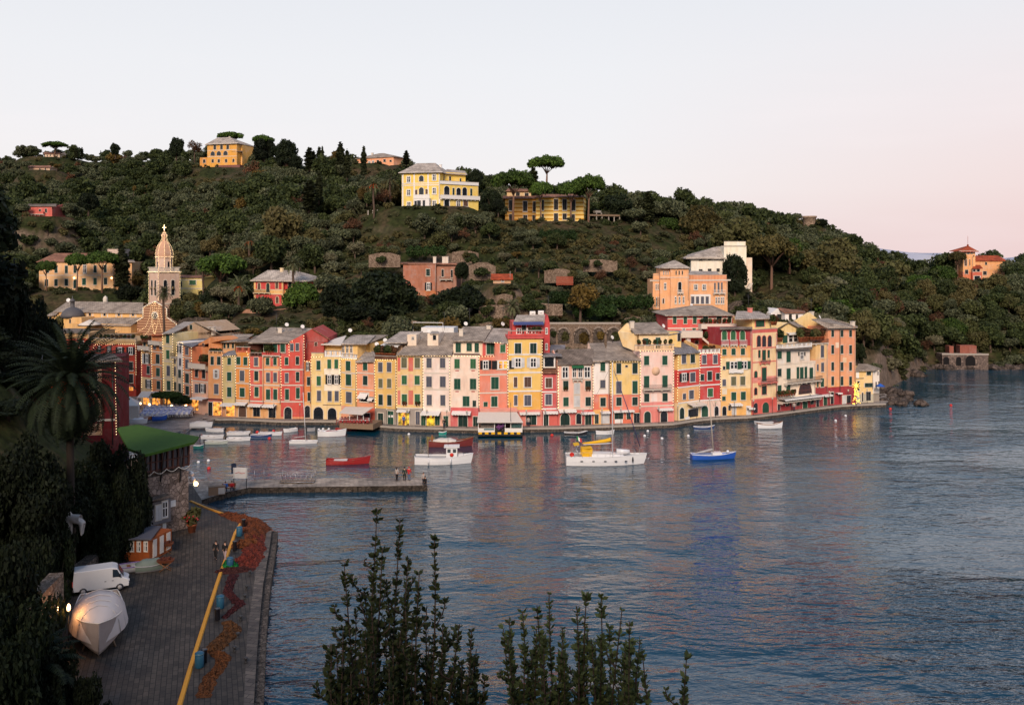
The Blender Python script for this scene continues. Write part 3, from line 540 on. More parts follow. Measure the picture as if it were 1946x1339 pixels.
        if k in 'gdbonkwl' and name == 'window' and not arch:
            gap = .018/max(W_, .3); mt = SH[k]
            for sg in (-1, 1):
                ud = unit('shutter'+k+('l' if sg < 0 else 'r'), mt, (-.5 if sg < 0 else .012, -.085, -.5), (-.012 if sg < 0 else .5, -.036, .5)); link('shutter', ud, f)
        elif not arch:
            link('pane', unit('pane'+('lit' if k == 'y' else ''), GLOW if k == 'y' else GLASS, (-.46, -.05, -.47), (.46, -.036, .47)), f)
            fm = MB() if 'sash' not in UM else None
            if fm:
                for a, b in (((-.5, -.075, -.5), (-.38, -.051, .5)), ((.38, -.075, -.5), (.5, -.051, .5)), ((-.38, -.075, .42), (.38, -.051, .5)), ((-.38, -.075, -.5), (.38, -.051, -.42)), ((-.06, -.075, -.42), (.06, -.051, .42)), ((-.38, -.072, .06), (-.06, -.051, .11)), ((.06, -.072, .06), (.38, -.051, .11))): fm.box(a, b)
                UM['sash'] = fm.mesh('sash', WHITE)
            if k in 'OWPyQ': link('sash', UM['sash'], f)
            if k in 'OWy':
                mt = WHITE_S if k == 'W' else BLACK_S
                for sg in (-1, 1): link('shutter', unit('open shutter'+k+str(sg), mt, ((-1.04 if sg < 0 else .56), -.09, -.5), ((-.56 if sg < 0 else 1.04), -.04, .5)), f)
            if k == 'Q':
                for sg in (-1, 1): link('shutter', unit('open green shutter'+str(sg), GREEN, ((-.95 if sg < 0 else .53), -.09, -.5), ((-.53 if sg < 0 else .95), -.04, .5)), f)
        if sill and fr and not arch: 
            link('sill', unit('sill', s.trim, (-.68, -.13, -.60), (.68, -.036, -.55)), f)
        return f
    def arched(s, p, w, h, t, k, name):
        n = 8; m = MB(); 
        def ring(W_, H_, y): 
            r = W_/2; zc = H_/2-r; return [(-r, y, -H_/2), (r, y, -H_/2)]+[(r*math.cos(math.pi*i/n), y, zc+r*math.sin(math.pi*i/n)) for i in range(n+1)]
        m.prism([Vector(v) for v in ring(w+.28, h+.14, -.04)][::-1], (0, .045, 0)); f = m.build(name, s.trim, s.o, (p.x, t, p.z))
        m = MB(); m.prism([Vector(v) for v in ring(w, h-.05, -.075)][::-1], (0, .03, 0)); m.build('pane' if k in 'xQPOy' else 'shutter', GLOW if k == 'y' else SH.get(k, GLASS), f); return f
    def wins(s, L_, k=None, **kw):
        for w in L_:
            kk = w[4] if len(w) > 4 else k; a = kk.endswith('a'); kk = kk.rstrip('a'); nf = kk.endswith('_'); s.win(*w[:4], kk.rstrip('_'), arch=a, fr=not nf, **kw)
    def door(s, x, y, w, h, k='d', t=0.0, arch=False):
        p = s.pt(x, y, t); q = s.pt(x+w/2, y-h/2, t); r = s.pt(x-w/2, y+h/2, t); mt = SH.get(k) or {'x': GLASS, 'y': GLOW, 'Y': GLOWY, 'p': WHITE_S}[k]
        W_, H_ = q.x-r.x, q.z-r.z
        if arch: return s.arched(p, W_, H_, t, k, 'door')
        m = MB(); m.box((-W_/2-.1, -.04, -H_/2), (W_/2+.1, 0, H_/2+.12)); f = m.build('door', s.trim, s.o, (p.x, t, p.z))
        m = MB(); g = .012
        m.box((-W_/2, -.07, -H_/2+.02), (-g, -.041, H_/2)); m.box((g, -.07, -H_/2+.02), (W_/2, -.041, H_/2)); m.build('door_leaf', mt, f)
        if k in 'dgx': m = MB(); m.tube([(.06, -.10, -.15), (.06, -.10, .1)], .02); m.build('handle', IRON, f)
        return f
    def band(s, x0, x1, y, t=0.0, h=.22, mat=None, name='string_course'):
        a, b = s.pt(x0, y, t), s.pt(x1, y, t); z = (a.z+b.z)/2; m = MB(); m.box((a.x+.03, t-.05, z-h/2), (b.x-.03, t-.001, z+h/2)); return m.build(name, mat or s.trim, s.o)
    def panel(s, x0, x1, y0, y1, mat, t=0.0, name='painted_panel'):
        a, b = s.pt(x0, y0, t), s.pt(x1, y1, t); m = MB(); m.box((a.x, t-.012, b.z), (b.x, t-.0005, a.z)); return m.build(name, plaster(mat) if isinstance(mat, tuple) else mat, s.o)
    def balcony(s, x0, x1, y, hpx=40, t=0.0, out=.9, mat=None, solid=False, slab=True):
        a, b = s.pt(x0, y, t), s.pt(x1, y, t); z = (a.z+b.z)/2; hh = abs(s.pt(x0, y-hpx, t).z-a.z); m = MB()
        m.box((a.x, t-out, z-.16), (b.x, t, z)); 
        n = max(2, int((b.x-a.x)/1.3))
        for i in range(n+1): xx = a.x+.12+(b.x-a.x-.24)*i/n; m.box((xx-.08, t-out*.8, z-.42), (xx+.08, t, z-.161))
        f = m.build('balcony', s.trim if slab is True else slab, s.o); r = MB()
        if solid:
            r.box((a.x, t-out, z+.001), (b.x, t-out+.14, z+hh)); r.box((a.x-.04, t-out-.04, z+hh), (b.x+.04, t-out+.18, z+hh+.07)); 
            r.box((a.x, t-out+.141, z+.001), (a.x+.14, t, z+hh)); r.box((b.x-.14, t-out+.141, z+.001), (b.x, t, z+hh))
        else:
            k = max(3, int((b.x-a.x)/.16)); r.box((a.x, t-out, z+hh-.04), (b.x, t-out+.05, z+hh)); r.box((a.x, t-out, z+.05), (b.x, t-out+.05, z+.09))
            for i in range(k+1): xx = a.x+(b.x-a.x-.03)*i/k; r.box((xx, t-out+.01, z+.091), (xx+.03, t-out+.04, z+hh-.041))
            for xx in (a.x, b.x-.04): r.box((xx, t-out+.051, z+hh-.04), (xx+.04, t, z+hh))
        r.build('railing', mat or IRON, f); return f
    def parapet(s, x0, x1, y, hpx, mat, t=0.0, posts=0, th=.25, name='parapet'):
        a, b = s.pt(x0, y, t), s.pt(x1, y, t); z = (a.z+b.z)/2; hh = abs(s.pt(x0, y-hpx, t).z-a.z); m = MB(); mt = plaster(mat) if isinstance(mat, tuple) else mat
        if posts:
            for i in range(posts): xx = a.x+(b.x-a.x-.4)*i/(posts-1); m.box((xx, t, z), (xx+.3, t+.3, z+hh*.86))
            m.box((a.x-.03, t+.05, z+hh*.86), (b.x+.03, t+.25, z+hh), 1); m.box((a.x, t+.1, z), (b.x, t+.2, z+hh*.3)); k = int((b.x-a.x)/.3)
            for i in range(k): xx = a.x+.1+(b.x-a.x-.2)*i/k; m.box((xx, t+.1, z+hh*.3), (xx+.09, t+.19, z+hh*.86))
        else: m.box((a.x, t, z), (b.x, t+th, z+hh)); m.box((a.x-.05, t-.05, z+hh), (b.x+.05, t+th+.05, z+hh+.08), 1)
        return m.build(name, [mt, STONE_T], s.o)
    def awning(s, x0, x1, y0, y1, out=2.0, mat=None, t=0.0, name='awning'):
        a, b = s.pt(x0, y0, t), s.pt(x1, y0, t); c = s.pt(x0, y1, t-out); m = MB(); z1 = c.z
        m.prism([Vector((a.x, t-.02, a.z)), Vector((a.x, t-out, z1)), Vector((b.x, t-out, z1)), Vector((b.x, t-.02, a.z))], (0, 0, -.04)); n = max(3, int((b.x-a.x)/.45))
        for i in range(n):
            xa, xb = a.x+(b.x-a.x)*i/n, a.x+(b.x-a.x)*(i+1)/n; m.prism([Vector((xa, t-out-.01, z1)), Vector((xb, t-out-.01, z1)), Vector((xb, t-out-.01, z1-.2)), Vector(((xa+xb)/2, t-out-.01, z1-.3)), Vector((xa, t-out-.01, z1-.2))], (0, -.02, 0))
        f = m.build(name, mat or CANVAS, s.o)
        for xx in (a.x+.05, b.x-.05): r = MB(); r.tube([(xx, t-.02, a.z-.5), (xx, t-out+.05, z1-.05)], .025); r.build('arm', IRON, f)
        return f
    def plants(s, x0, x1, y, n, t=-.5, mats=None, r=.45):
        a, b = s.pt(x0, y, t), s.pt(x1, y, t)
        for i in range(n):
            f = (i+.5)/n; p = s.world((a.x+(b.x-a.x)*f, t, a.z)); k = (TERP, TERR)[R.random() < .25]; tr = link('potted_plant', k[0], None, p, R.random()*6, (r/.45,)*3)
            tag(tr, s.plab, 'potted plant', 'potted plants on the house terraces'); link('foliage', k[1], tr)
    plab = 'leafy potted plant on a house terrace or balcony'
    def extra(s, x, y, kind, t=2.0):                                # dishes and aerials standing on the roofs
        p = s.pt(x, y, t); q = MB()
        if kind == 'dish': q.lathe([(.02, 0), (.22, .03), (.37, .10), (.35, .11), (.2, .05), (.01, .03)], k=14); e = q.build('satellite_dish', WHITE, s.o, (p.x, p.y, p.z)); e.rotation_euler = (math.radians(65), 0, .5); b = MB(); b.tube([(0, 0, 0), (0, -.95, -.25)], .035); b.build('bracket', IRON, e)
        elif kind == 'aerial':
            q.tube([(0, 0, -1), (0, 0, 2.4)], .035)
            for i in range(4): q.tube([(-.55+.08*i, 0, 2.3-.18*i), (.55-.08*i, 0, 2.3-.18*i)], .02)
            q.build('aerial', IRON, s.o, (p.x, p.y, p.z))
        elif kind == 'chimney': q.box((-.35, -.3, -1), (.35, .3, .5)); q.box((-.43, -.38, .5), (.43, .38, .6)); q.build('chimney', s.trim, s.o, (p.x, p.y, p.z))
        elif kind == 'ac': q.box((-.5, -.2, -.35), (.5, .2, .35)); q.lathe([(.25, 0), (.25, .03)], (0, -.2, 0), k=12); q.build('air_conditioner', WHITE, s.o, (p.x, p.y, p.z))
def potmesh(seed, lm):
    m = MB(); m.lathe([(.16, 0), (.22, .32), (.25, .33), (.25, .38), (.2, .38)], k=8); return (m.mesh('pot', POT), quads('foliage', leaves([(0, 0, .68, .34, .34, .36), (.15, .1, .9, .22, .22, .2)], 160, .17, seed=seed), lm))
TERP = potmesh(1, L_OAK); TERR = potmesh(2, L_BARE)
bm = MB(); bm.ball((0, 0, 0), .052, k=6); BULB = bm.mesh('bulb', GLOWW)
STR = ('string of small warm bulbs %s',)
def light_string(pts, where, step=.48, sag=0, cap=100):           # pts in world space: a cable with its bulbs
    P = [Vector(p) for p in pts]
    if sag:
        Q = []
        for a, b in zip(P, P[1:]):
            n = 8; Q += [a.lerp(b, i/n)-Vector((0, 0, sag*4*(i/n)*(1-i/n))) for i in range(n)]
        P = Q+[P[-1]]
    o = P[0]; m = MB(); m.tube([p-o for p in P], .014, k=4); f = m.build('light_string', IRON, None, o); tag(f, 'warm bulb string '+where, 'string light', 'string lights outlining the houses')
    tot = sum((b-a).length for a, b in zip(P, P[1:])); step = max(step, tot/(cap-1)); d = 0.0; nx = 0.0
    for a, b in zip(P, P[1:]):
        l = (b-a).length
        while nx <= d+l+1e-6: link('bulb', BULB, f, a.lerp(b, (nx-d)/l)-o+Vector((0, 0, -.03))); nx += step
        d += l
def hstring(h, path, where, t=-.12, **k): light_string([h.world(h.pt(x, y, t)) for x, y in path], where, **k)

OR, RD, YE, SA, PK, CR, OL, PP = (226, 142, 78), (205, 72, 58), (232, 184, 98), (228, 128, 98), (230, 172, 152), (235, 212, 172), (204, 182, 118), (236, 212, 198)
GRY = (150, 138, 126); DRED = (150, 50, 48); WHT = (232, 222, 208)
H1 = 'painted harbour houses in the waterfront row'
def H(name, label, reg, x0, x1, bands, wins=(), doors=(), roof=None, depth=9.0, strings=(), courses=(), gm=None, off=0, trim=TRIM, YL=None, YR=None, kind='g', group=H1, zb=QZ, chim=0, zbot=-.6, cat='house'):
    h = House(name, label, reg, x0, x1, YL, YR, zb, cat, group, off, trim); h.gm = plaster(gm or next(b[1] for b in bands if isinstance(b[1], tuple))); h.wall(x0, x1, bands, depth=depth, zbot=zbot)
    for y in courses: h.band(x0, x1, y)
    h.wins(wins, kind)
    for d in doors: h.door(*d[:4], d[4] if len(d) > 4 else 'd', arch=len(d) > 5)
    if roof: h.roof(x0, x1, bands[0][0], roof[0], roof[1] if len(roof) > 1 else SLATE, depth=depth, xr0=roof[2] if len(roof) > 2 else None, xr1=roof[3] if len(roof) > 3 else None, chim=chim)
    for path, w in strings: hstring(h, path, w)
    # drain pipe at the house joint
    a = h.pt(x1, bands[0][0], -.1); m = MB(); m.tube([(a.x-.15, -.1, a.z-.2), (a.x-.15, -.1, 2.6)], .05, k=5); m.build('drainpipe', STONE_T, h.o)
    return h

# --- left end of the piazza
h = H('palazzo', 'deep red palazzo with black shutters and a roof terrace left of the alley', 'A', 560, 1055, [(262, (205, 160, 100)), (300, (196, 58, 34))], [(667, 350, 40, 60, 'O'), (770, 352, 50, 60, 'O'), (885, 370, 84, 75, 'O'), (998, 370, 84, 75, 'O'), (885, 530, 42, 88, 'k'), (1000, 530, 42, 88, 'k'), (887, 662, 42, 88, 'k'), (1003, 660, 42, 88, 'k'), (760, 530, 40, 80, 'k'), (760, 660, 40, 80, 'k')], [(1003, 770, 40, 36, 'y'), (905, 850, 60, 80, 'y')], YL=191, YR=189, depth=12,
 strings=[([(605, 335), (610, 302), (1052, 298), (1054, 625)], 'along the cornice and corner of the red palazzo')], group='red palazzi on the piazza')
h.panel(840, 930, 440, 480, (224, 120, 50)); h.panel(945, 985, 600, 705, (150, 40, 35)); h.panel(860, 1045, 590, 612, (224, 120, 50))
h.awning(845, 955, 740, 800, 2.6); h.parapet(560, 1052, 262, 22, (214, 182, 130)); h.wall(650, 900, [(205, (150, 120, 80))], t=4, depth=5, ybot=262, name='roof_room'); h.poly([(600, 250, 2.5), (1040, 250, 2.5), (1000, 185, 7), (700, 200, 7)], SLATE_D); h.plants(660, 1040, 250, 9, t=.8)
h = H('palazzo', 'yellow and rust house on the narrow alley behind the red palazzo', 'A', 150, 560, [(175, (206, 160, 100)), (240, (190, 70, 45))], [(260, 210, 30, 60, 'k'), (400, 300, 40, 70, 'k'), (480, 300, 40, 70, 'k')], YL=205, YR=203, roof=(140, SLATE_D), group='red palazzi on the piazza')
h = H('townhouse', 'narrow yellow and rose house beside the dark alley', 'A', 1105, 1220, [(350, (222, 170, 110)), (505, (196, 76, 66)), (648, (230, 196, 140))], [(1170, 450, 62, 95, 'O'), (1185, 570, 30, 80, 'd'), (1188, 718, 62, 80, 'O'), (1130, 450, 22, 90, 'w')], [(1165, 880, 60, 110, 'y')], YL=181, YR=179, strings=[([(1112, 360), (1112, 770)], 'down the left corner of the narrow yellow and rose house'), ([(1218, 290), (1222, 790)], 'between the rose house and the tall orange one')])
h.wall(1120, 1215, [(262, (220, 175, 115))], t=2, depth=6, ybot=352, name='roof_room'); h.win(1145, 310, 22, 50, 'd', t=2.0); h.win(1190, 310, 22, 50, 'd', t=2.0); h.balcony(1100, 1222, 350, 30, out=.7, solid=True, mat=TRIM); h.poly([(1105, 268, 1.2), (1225, 262, 1.2), (1222, 245, 8), (1110, 250, 8)], TERRA_D); h.plants(1110, 1210, 262, 4, t=1.5)
h = H('townhouse', 'slim orange house with a stone balcony under its top storey', 'A', 1220, 1335, [(200, (218, 135, 72))], [(1250, 325, 28, 50, 'b'), (1316, 325, 26, 50, 'b'), (1285, 455, 36, 92, 'd'), (1288, 593, 36, 82, 'g'), (1293, 730, 34, 82, 'd')], [(1270, 880, 80, 110, 'y')], YL=179, YR=177, courses=(380, 520, 660))
h.balcony(1218, 1338, 295, 30, out=.8, solid=True, mat=TRIM); h.poly([(1215, 205, -.5), (1340, 200, -.5), (1335, 185, 8), (1225, 190, 8)], TERRA)
h = H('townhouse', 'tall cream house with green shutters under a grey side gable', 'A', 1335, 1443, [(185, (226, 202, 140))], [(1390, 245, 32, 84, 'g'), (1392, 408, 32, 88, 'l'), (1397, 580, 32, 102, 'b'), (1400, 735, 34, 95, 'g')], [(1390, 890, 60, 110, 'y')], YL=177, YR=175.5, courses=(320, 480, 660), strings=[([(1333, 195), (1345, 790)], 'down the left edge of the tall cream house'), ([(1440, 190), (1446, 790)], 'down the right edge of the tall cream house')])
h.poly([(1325, 188, -.6), (1448, 178, -.6), (1680, 62, 10), (1560, 62, 10)], SLATE_P); h.wall(1443, 1820, [(190, (176, 146, 116))], t=6, depth=8, name='side_wing'); h.poly([(1443, 192, 6), (1820, 192, 6), (1670, 64, 6)], plaster((176, 146, 116)), name='gable')
m = MB(); a, b, c = h.pt(1440, 192, 5.99), h.pt(1822, 170, 5.99), h.pt(1672, 62, 5.99); m.prism([a, b, c], (0, 8, 0)); m.build('gable', plaster((176, 146, 116)), h.o); h.win(1637, 118, 26, 48, 'd', t=5.98); h.poly([(1665, 58, 5.5), (1945, 190, 5.5), (1946, 190, 15), (1700, 58, 15)], SLATE)
for x in (1828, 1872): h.extra(x, 150, 'chimney', 7)
h = H('townhouse', 'very narrow cream house squeezed in with one small window per floor', 'A', 1443, 1492, [(430, (228, 206, 160))], [(1466, 470, 18, 60, 'b'), (1467, 585, 18, 95, 'b'), (1469, 740, 18, 80, 'd')], YL=175.5, YR=174.5, off=.5, strings=[([(1447, 430), (1482, 430), (1482, 285)], 'stepping up beside the white tower house')])
h.balcony(1445, 1492, 428, 36, out=.6, mat=IRON)
h = H('townhouse', 'narrow white house with a lit cornice', 'A', 1492, 1552, [(275, (236, 228, 222)), (620, (232, 208, 172))], [(1512, 352, 40, 68, 'O'), (1521, 485, 20, 72, 'b'), (1516, 610, 26, 80, 'd'), (1517, 757, 24, 80, 'd')], YL=174.5, YR=173, strings=[([(1486, 282), (1548, 282), (1556, 820)], 'around the top and right edge of the narrow white house')])
h = H('townhouse', 'narrow orange house with teal shutters under a blue grey roof', 'A', 1552, 1642, [(325, (220, 134, 84))], [(1592, 370, 32, 72, 'b'), (1595, 508, 34, 88, 'b'), (1595, 658, 36, 92, 'd'), (1597, 785, 34, 82, 'd')], YL=173, YR=171, courses=(440, 590, 720), strings=[([(1638, 335), (1646, 820)], 'down the right edge of the narrow orange house')])
h.poly([(1500, 285, -.3), (1645, 328, -.6), (1860, 222, 8), (1560, 228, 8)], SLATE_B); m = MB(); m.prism([h.pt(1642, 330, 2), h.pt(1946, 262, 2), h.pt(1946, 250, 2), h.pt(1852, 222, 2)], (0, 7, 0)); m.build('gable', plaster((222, 140, 74)), h.o)
h.wall(1642, 1880, [(328, (222, 140, 74))], t=2, depth=8, name='side_wing'); h.win(1765, 303, 18, 26, 'n', t=2.0, sill=False)
h = H('townhouse', 'pink and orange house with a planted balcony above two windows', 'A', 1642, 1822, [(545, (220, 122, 80)), (690, (232, 176, 146))], [(1695, 605, 30, 76, 'k'), (1771, 612, 32, 90, 'k'), (1695, 765, 36, 85, 'b'), (1757, 765, 70, 85, 'O')], [(1680, 930, 70, 120, 'y')], YL=171, YR=168.5, courses=(690,), strings=[([(1822, 410), (1820, 850)], 'between the planted balcony and the orange arcade house')])
h.balcony(1642, 1825, 545, 42, out=.9, solid=True, mat=TRIM); h.plants(1740, 1815, 520, 4, t=-.5, r=.8)
h.awning(1700, 1830, 850, 875, 1.6, WHITE)
# --- B view: arcaded houses
h = H('townhouse', 'apricot house with a white shuttered window over a glowing arcade', 'B', -24, 130, [(468, (228, 156, 92)), (930, (190, 80, 60))], [(20, 530, 32, 85, 'd'), (90, 530, 36, 84, 'd'), (62, 670, 60, 92, 'W'), (63, 830, 44, 102, 'b')], [(75, 1040, 88, 140, 'y'), (0, 1040, 40, 140, 'x')], strings=[([(128, 470), (128, 935)], 'down the joint left of the olive yellow house')])
h.parapet(-24, 130, 468, 40, (222, 160, 100), posts=4); h.wall(-20, 120, [(300, (222, 140, 74))], t=4, depth=4, ybot=468, name='roof_room'); h.band(-24, 130, 940, h=.15, mat=IRON); h.plants(-10, 120, 462, 4, t=1)
h = H('townhouse', 'olive yellow house with three green shutters in one column', 'B', 130, 270, [(472, OL), (990, (214, 150, 100))], [(200, 535, 36, 72), (200, 697, 44, 90), (201, 862, 44, 100)], [(212, 1060, 88, 110, 'y')], strings=[([(130, 478), (262, 478), (270, 920)], 'along the eaves and joint right of the olive yellow house')], chim=0)
h.poly([(120, 475, -.4), (275, 462, -.4), (255, 415, 2.5), (190, 430, 2.5)], SLATE_B); h.wall(130, 260, [(325, (215, 165, 110))], t=4, depth=5, ybot=480, name='roof_room'); 
for x in (150, 190, 240): h.win(x, 372, 22, 50, 'd', t=4.0)
h.poly([(105, 330, 3.2), (350, 322, 3.2), (460, 250, 9), (240, 248, 9)], SLATE); h.awning(135, 268, 975, 1000, 1.2, WHITE)
h = H('townhouse', 'bright orange house over a red doored arch', 'B', 270, 420, [(442, (226, 140, 40)), (950, (230, 170, 104))], [(297, 530, 40, 78, 'g'), (372, 535, 40, 82, 'g'), (336, 690, 46, 108, 'b'), (338, 865, 50, 92, 'g')], [(340, 1065, 76, 120, 'n', 1)], courses=(610, 770, 950), strings=[([(385, 435), (412, 520), (424, 915)], 'down the joint right of the bright orange house')])
h.parapet(270, 420, 442, 60, (190, 90, 60), posts=3); h.awning(275, 400, 965, 990, 1.0, WHITE); h.poly([(275, 330, 1.5), (420, 320, 1.5), (420, 300, 5), (290, 305, 5)], SLATE_D); h.plants(280, 400, 436, 4, t=.8)
h = H('townhouse', 'red striped house with blue grey shutters beside the orange house', 'B', 420, 565, [(486, (214, 84, 68)), (985, (226, 166, 98))], [(485, 540, 40, 88, 'b'), (487, 690, 40, 98, 'd'), (490, 858, 42, 98, 'g')], [(490, 1060, 70, 120, 'x')], courses=(625, 790, 960))
for x0, x1 in ((458, 520),): 
    for y0, y1 in ((495, 600), (650, 770), (810, 930)): h.panel(x0, x1, y0, y1, (232, 160, 96))
h.panel(548, 565, 490, 960, (232, 160, 96)); h.wall(400, 560, [(330, (96, 60, 50))], t=3, depth=5, ybot=490, name='roof_room'); h.poly([(395, 325, 1.2), (600, 330, 1.2), (700, 250, 7), (480, 262, 7)], SLATE_D); h.awning(420, 560, 985, 1005, 1.0, WHITE); h.parapet(420, 560, 486, 42, (90, 60, 50), posts=4); h.plants(420, 550, 480, 5, t=.8)
h = H('townhouse', 'apricot and red striped house with paired shutters', 'B', 565, 745, [(340, (196, 62, 56)), (486, (232, 158, 96)), (985, (226, 166, 98))], [(585, 392, 38, 88, 'l'), (685, 395, 46, 92, 'g'), (768, 395, 46, 88, 'g'), (607, 537, 36, 76, 'g'), (685, 537, 34, 78, 'g'), (611, 706, 38, 96, 'b'), (687, 706, 36, 96, 'b'), (612, 888, 42, 106, 'g'), (688, 888, 40, 108, 'g')], [(655, 1070, 72, 130, 'x')], courses=(625, 790, 965), strings=[([(745, 490), (750, 945)], 'between the two tall red houses')], off=.15)
for y0, y1 in ((495, 590), (640, 770), (815, 940)): h.panel(637, 662, y0, y1, (214, 84, 68)); h.panel(718, 736, y0, y1, (214, 84, 68))
h.balcony(560, 750, 470, 24, out=.5, solid=True, mat=plaster((196, 62, 56))); h.awning(570, 705, 990, 1012, 1.0, WHITE); h.plants(590, 660, 465, 3, t=-.25, r=.7)
h = H('townhouse', 'tall red house with a sloping gable and lit edges', 'B', 745, 990, [(330, (212, 76, 62)), (1125, (222, 146, 96))], [(862, 388, 34, 76, 'b'), (921, 386, 34, 78, 'b'), (807, 535, 36, 76, 'g'), (922, 528, 34, 82, 'd'), (809, 710, 36, 96, 'b'), (924, 698, 34, 98, 'd'), (812, 887, 40, 112, 'g'), (927, 873, 38, 112, 'g')], [(822, 1085, 76, 130, 'x', 1)], courses=(625, 790, 965), strings=[([(990, 268), (996, 530), (1058, 545)], 'down the corner of the red gable'), ([(835, 470), (828, 338), (880, 318)], 'up to the eaves of the red gable house')], off=.1)
h.poly([(400, 340, -.3), (830, 338, -.5), (1085, 188, 9), (640, 175, 9)], SLATE)
m = MB(); m.prism([h.pt(830, 332, .02), h.pt(990, 332, .02), h.pt(990, 248, .02)], (0, 9, 0)); m.build('gable', plaster((212, 76, 62)), h.o)
h.wall(990, 1200, [(330, (176, 70, 62))], t=2.0, depth=10, name='side_wing'); m = MB(); m.prism([h.pt(985, 250, 2), h.pt(985, 335, 2), h.pt(1240, 335, 2), h.pt(1240, 290, 2), h.pt(1080, 190, 2)], (0, 10, 0)); m.build('gable', plaster((176, 70, 62)), h.o)
h.poly([(1075, 186, 1.6), (1262, 300, 1.6), (1262, 300, 12), (1100, 186, 12)], TERRA_D); h.win(1005, 368, 26, 46, 'n', t=2.0, sill=False); h.win(1117, 355, 28, 38, 'n', t=2.0, sill=False)
h.extra(808, 150, 'dish', 6); h.extra(975, 170, 'dish', 7); h.extra(700, 170, 'aerial', 7); h.extra(740, 215, 'chimney', 6)
h = H('townhouse', 'slender orange house folded between red and cream facades', 'B', 990, 1068, [(535, (222, 128, 52)), (965, (226, 172, 110))], [(1031, 590, 42, 90, 'O'), (1041, 747, 34, 88, 'd'), (1046, 910, 32, 90, 'd')], [(1028, 1070, 52, 130, 'x', 1)], off=.4, strings=[([(1064, 520), (1078, 965)], 'down the left edge of the cream arcade house')])
h = H('townhouse', 'broad cream yellow arcade house with three window columns', 'B', 1068, 1388, [(492, (236, 200, 120)), (1000, (234, 202, 140))], [(1146, 578, 40, 94, 'g'), (1260, 565, 38, 94, 'l'), (1335, 565, 38, 94, 'l'), (1149, 744, 42, 96, 'l'), (1262, 730, 80, 98, 'O'), (1335, 730, 80, 98, 'O'), (1151, 902, 40, 106, 'b'), (1265, 905, 40, 106, 'b'), (1339, 905, 40, 106, 'b')], [(1145, 1090, 100, 140, 'x', 1), (1290, 1095, 90, 130, 'x', 1)], strings=[([(1068, 492), (1195, 488)], 'along the eaves of the cream arcade house'), ([(1372, 480), (1385, 985)], 'between the cream arcade house and its golden neighbour')])
h.panel(1205, 1382, 612, 680, (240, 226, 200)); h.panel(1205, 1382, 780, 850, (240, 226, 200)); h.parapet(1070, 1200, 492, 42, (234, 200, 130)); h.parapet(1210, 1388, 492, 70, WHITE, posts=4)
h.wall(1200, 1400, [(352, (232, 190, 110))], t=3.5, depth=5, ybot=500, name='roof_room'); h.poly([(1170, 355, 2), (1385, 362, 2), (1440, 262, 9), (1300, 300, 9)], CANVAS, name='pergola_roof'); h.band(1190, 1385, 1000, h=.12, mat=WOODM); h.extra(1480, 210, 'dish', 8)
h = H('townhouse', 'golden house with three stacked windows above the restaurant', 'B', 1388, 1547, [(512, (238, 190, 98)), (1010, (226, 150, 110))], [(1461, 585, 46, 96, 'g'), (1465, 733, 54, 112, 'g'), (1468, 918, 56, 108, 'b')], courses=(660, 830), strings=[([(1390, 512), (1545, 512), (1550, 955)], 'along the eaves and right edge of the golden house')])
h.parapet(1390, 1547, 510, 50, WHITE, posts=4); h.wall(1395, 1560, [(350, (240, 196, 110))], t=2.6, depth=6, ybot=512, name='roof_room')
for x in (1410, 1452, 1494): h.win(x, 405, 26, 90, 'P', t=2.6)
h.poly([(1370, 352, 2), (1660, 352, 2), (1750, 262, 9), (1490, 268, 9)], SLATE_P)
# --- C view
h = H('townhouse', 'salmon house between two golden ones with striped awnings below', 'C', 98, 280, [(572, (232, 148, 104)), (1040, (222, 96, 60))], [(183, 620, 42, 76, 'g'), (184, 763, 44, 90, 'd'), (175, 935, 80, 84, 'x'), (250, 955, 50, 44, 'x')], [(190, 1150, 80, 100, 'x')], strings=[([(98, 570), (275, 565), (288, 1045)], 'along the eaves and right edge of the salmon house')], courses=(690, 860))
h.poly([(85, 575, -.5), (280, 568, -.5), (345, 460, 8), (240, 410, 8)], SLATE_P); h.wall(-20, 240, [(375, (236, 190, 100))], t=5, depth=5, ybot=560, name='roof_room'); h.win(147, 420, 36, 44, 'g', t=5.0)
h.poly([(-30, 380, 4.3), (225, 380, 4.3), (420, 300, 11), (60, 300, 11)], SLATE); h.awning(130, 215, 890, 935, .9, WHITE); h.awning(225, 275, 938, 958, .7, WHITE); h.extra(300, 395, 'dish', 5); h.extra(385, 355, 'dish', 8)
h = H('townhouse', 'mustard yellow house with grey shutters and a planted roof terrace', 'C', 280, 500, [(552, (228, 182, 90)), (1050, GRY)], [(338, 628, 42, 92, 'b'), (427, 628, 42, 92, 'b'), (340, 792, 40, 88, 'o'), (428, 792, 40, 88, 'o'), (341, 960, 42, 102, 'd'), (430, 965, 42, 104, 'd')], [(340, 1150, 52, 104, 'd'), (442, 1142, 58, 130, 'g')], strings=[([(285, 552), (495, 552), (503, 1050)], 'along the eaves and right edge of the mustard house')])
h.parapet(280, 500, 552, 34, TERRA_D); h.wall(380, 560, [(405, (224, 184, 150))], t=4, depth=5, ybot=560, name='roof_room'); h.win(485, 455, 52, 80, 'P', t=4.0); h.win(417, 445, 20, 36, 'n', t=4.0); h.awning(372, 560, 388, 410, 1.6, WHITE, t=4.0); h.poly([(365, 380, 2.6), (600, 378, 2.6), (770, 265, 10), (540, 265, 10)], SLATE_P); h.plants(290, 490, 520, 7, t=.9, r=.8)
for x, y in ((428, 1128), (457, 1128)): h.panel(x-10, x+10, y-12, y+12, WHITE, t=-.08, name='menu_sheet')
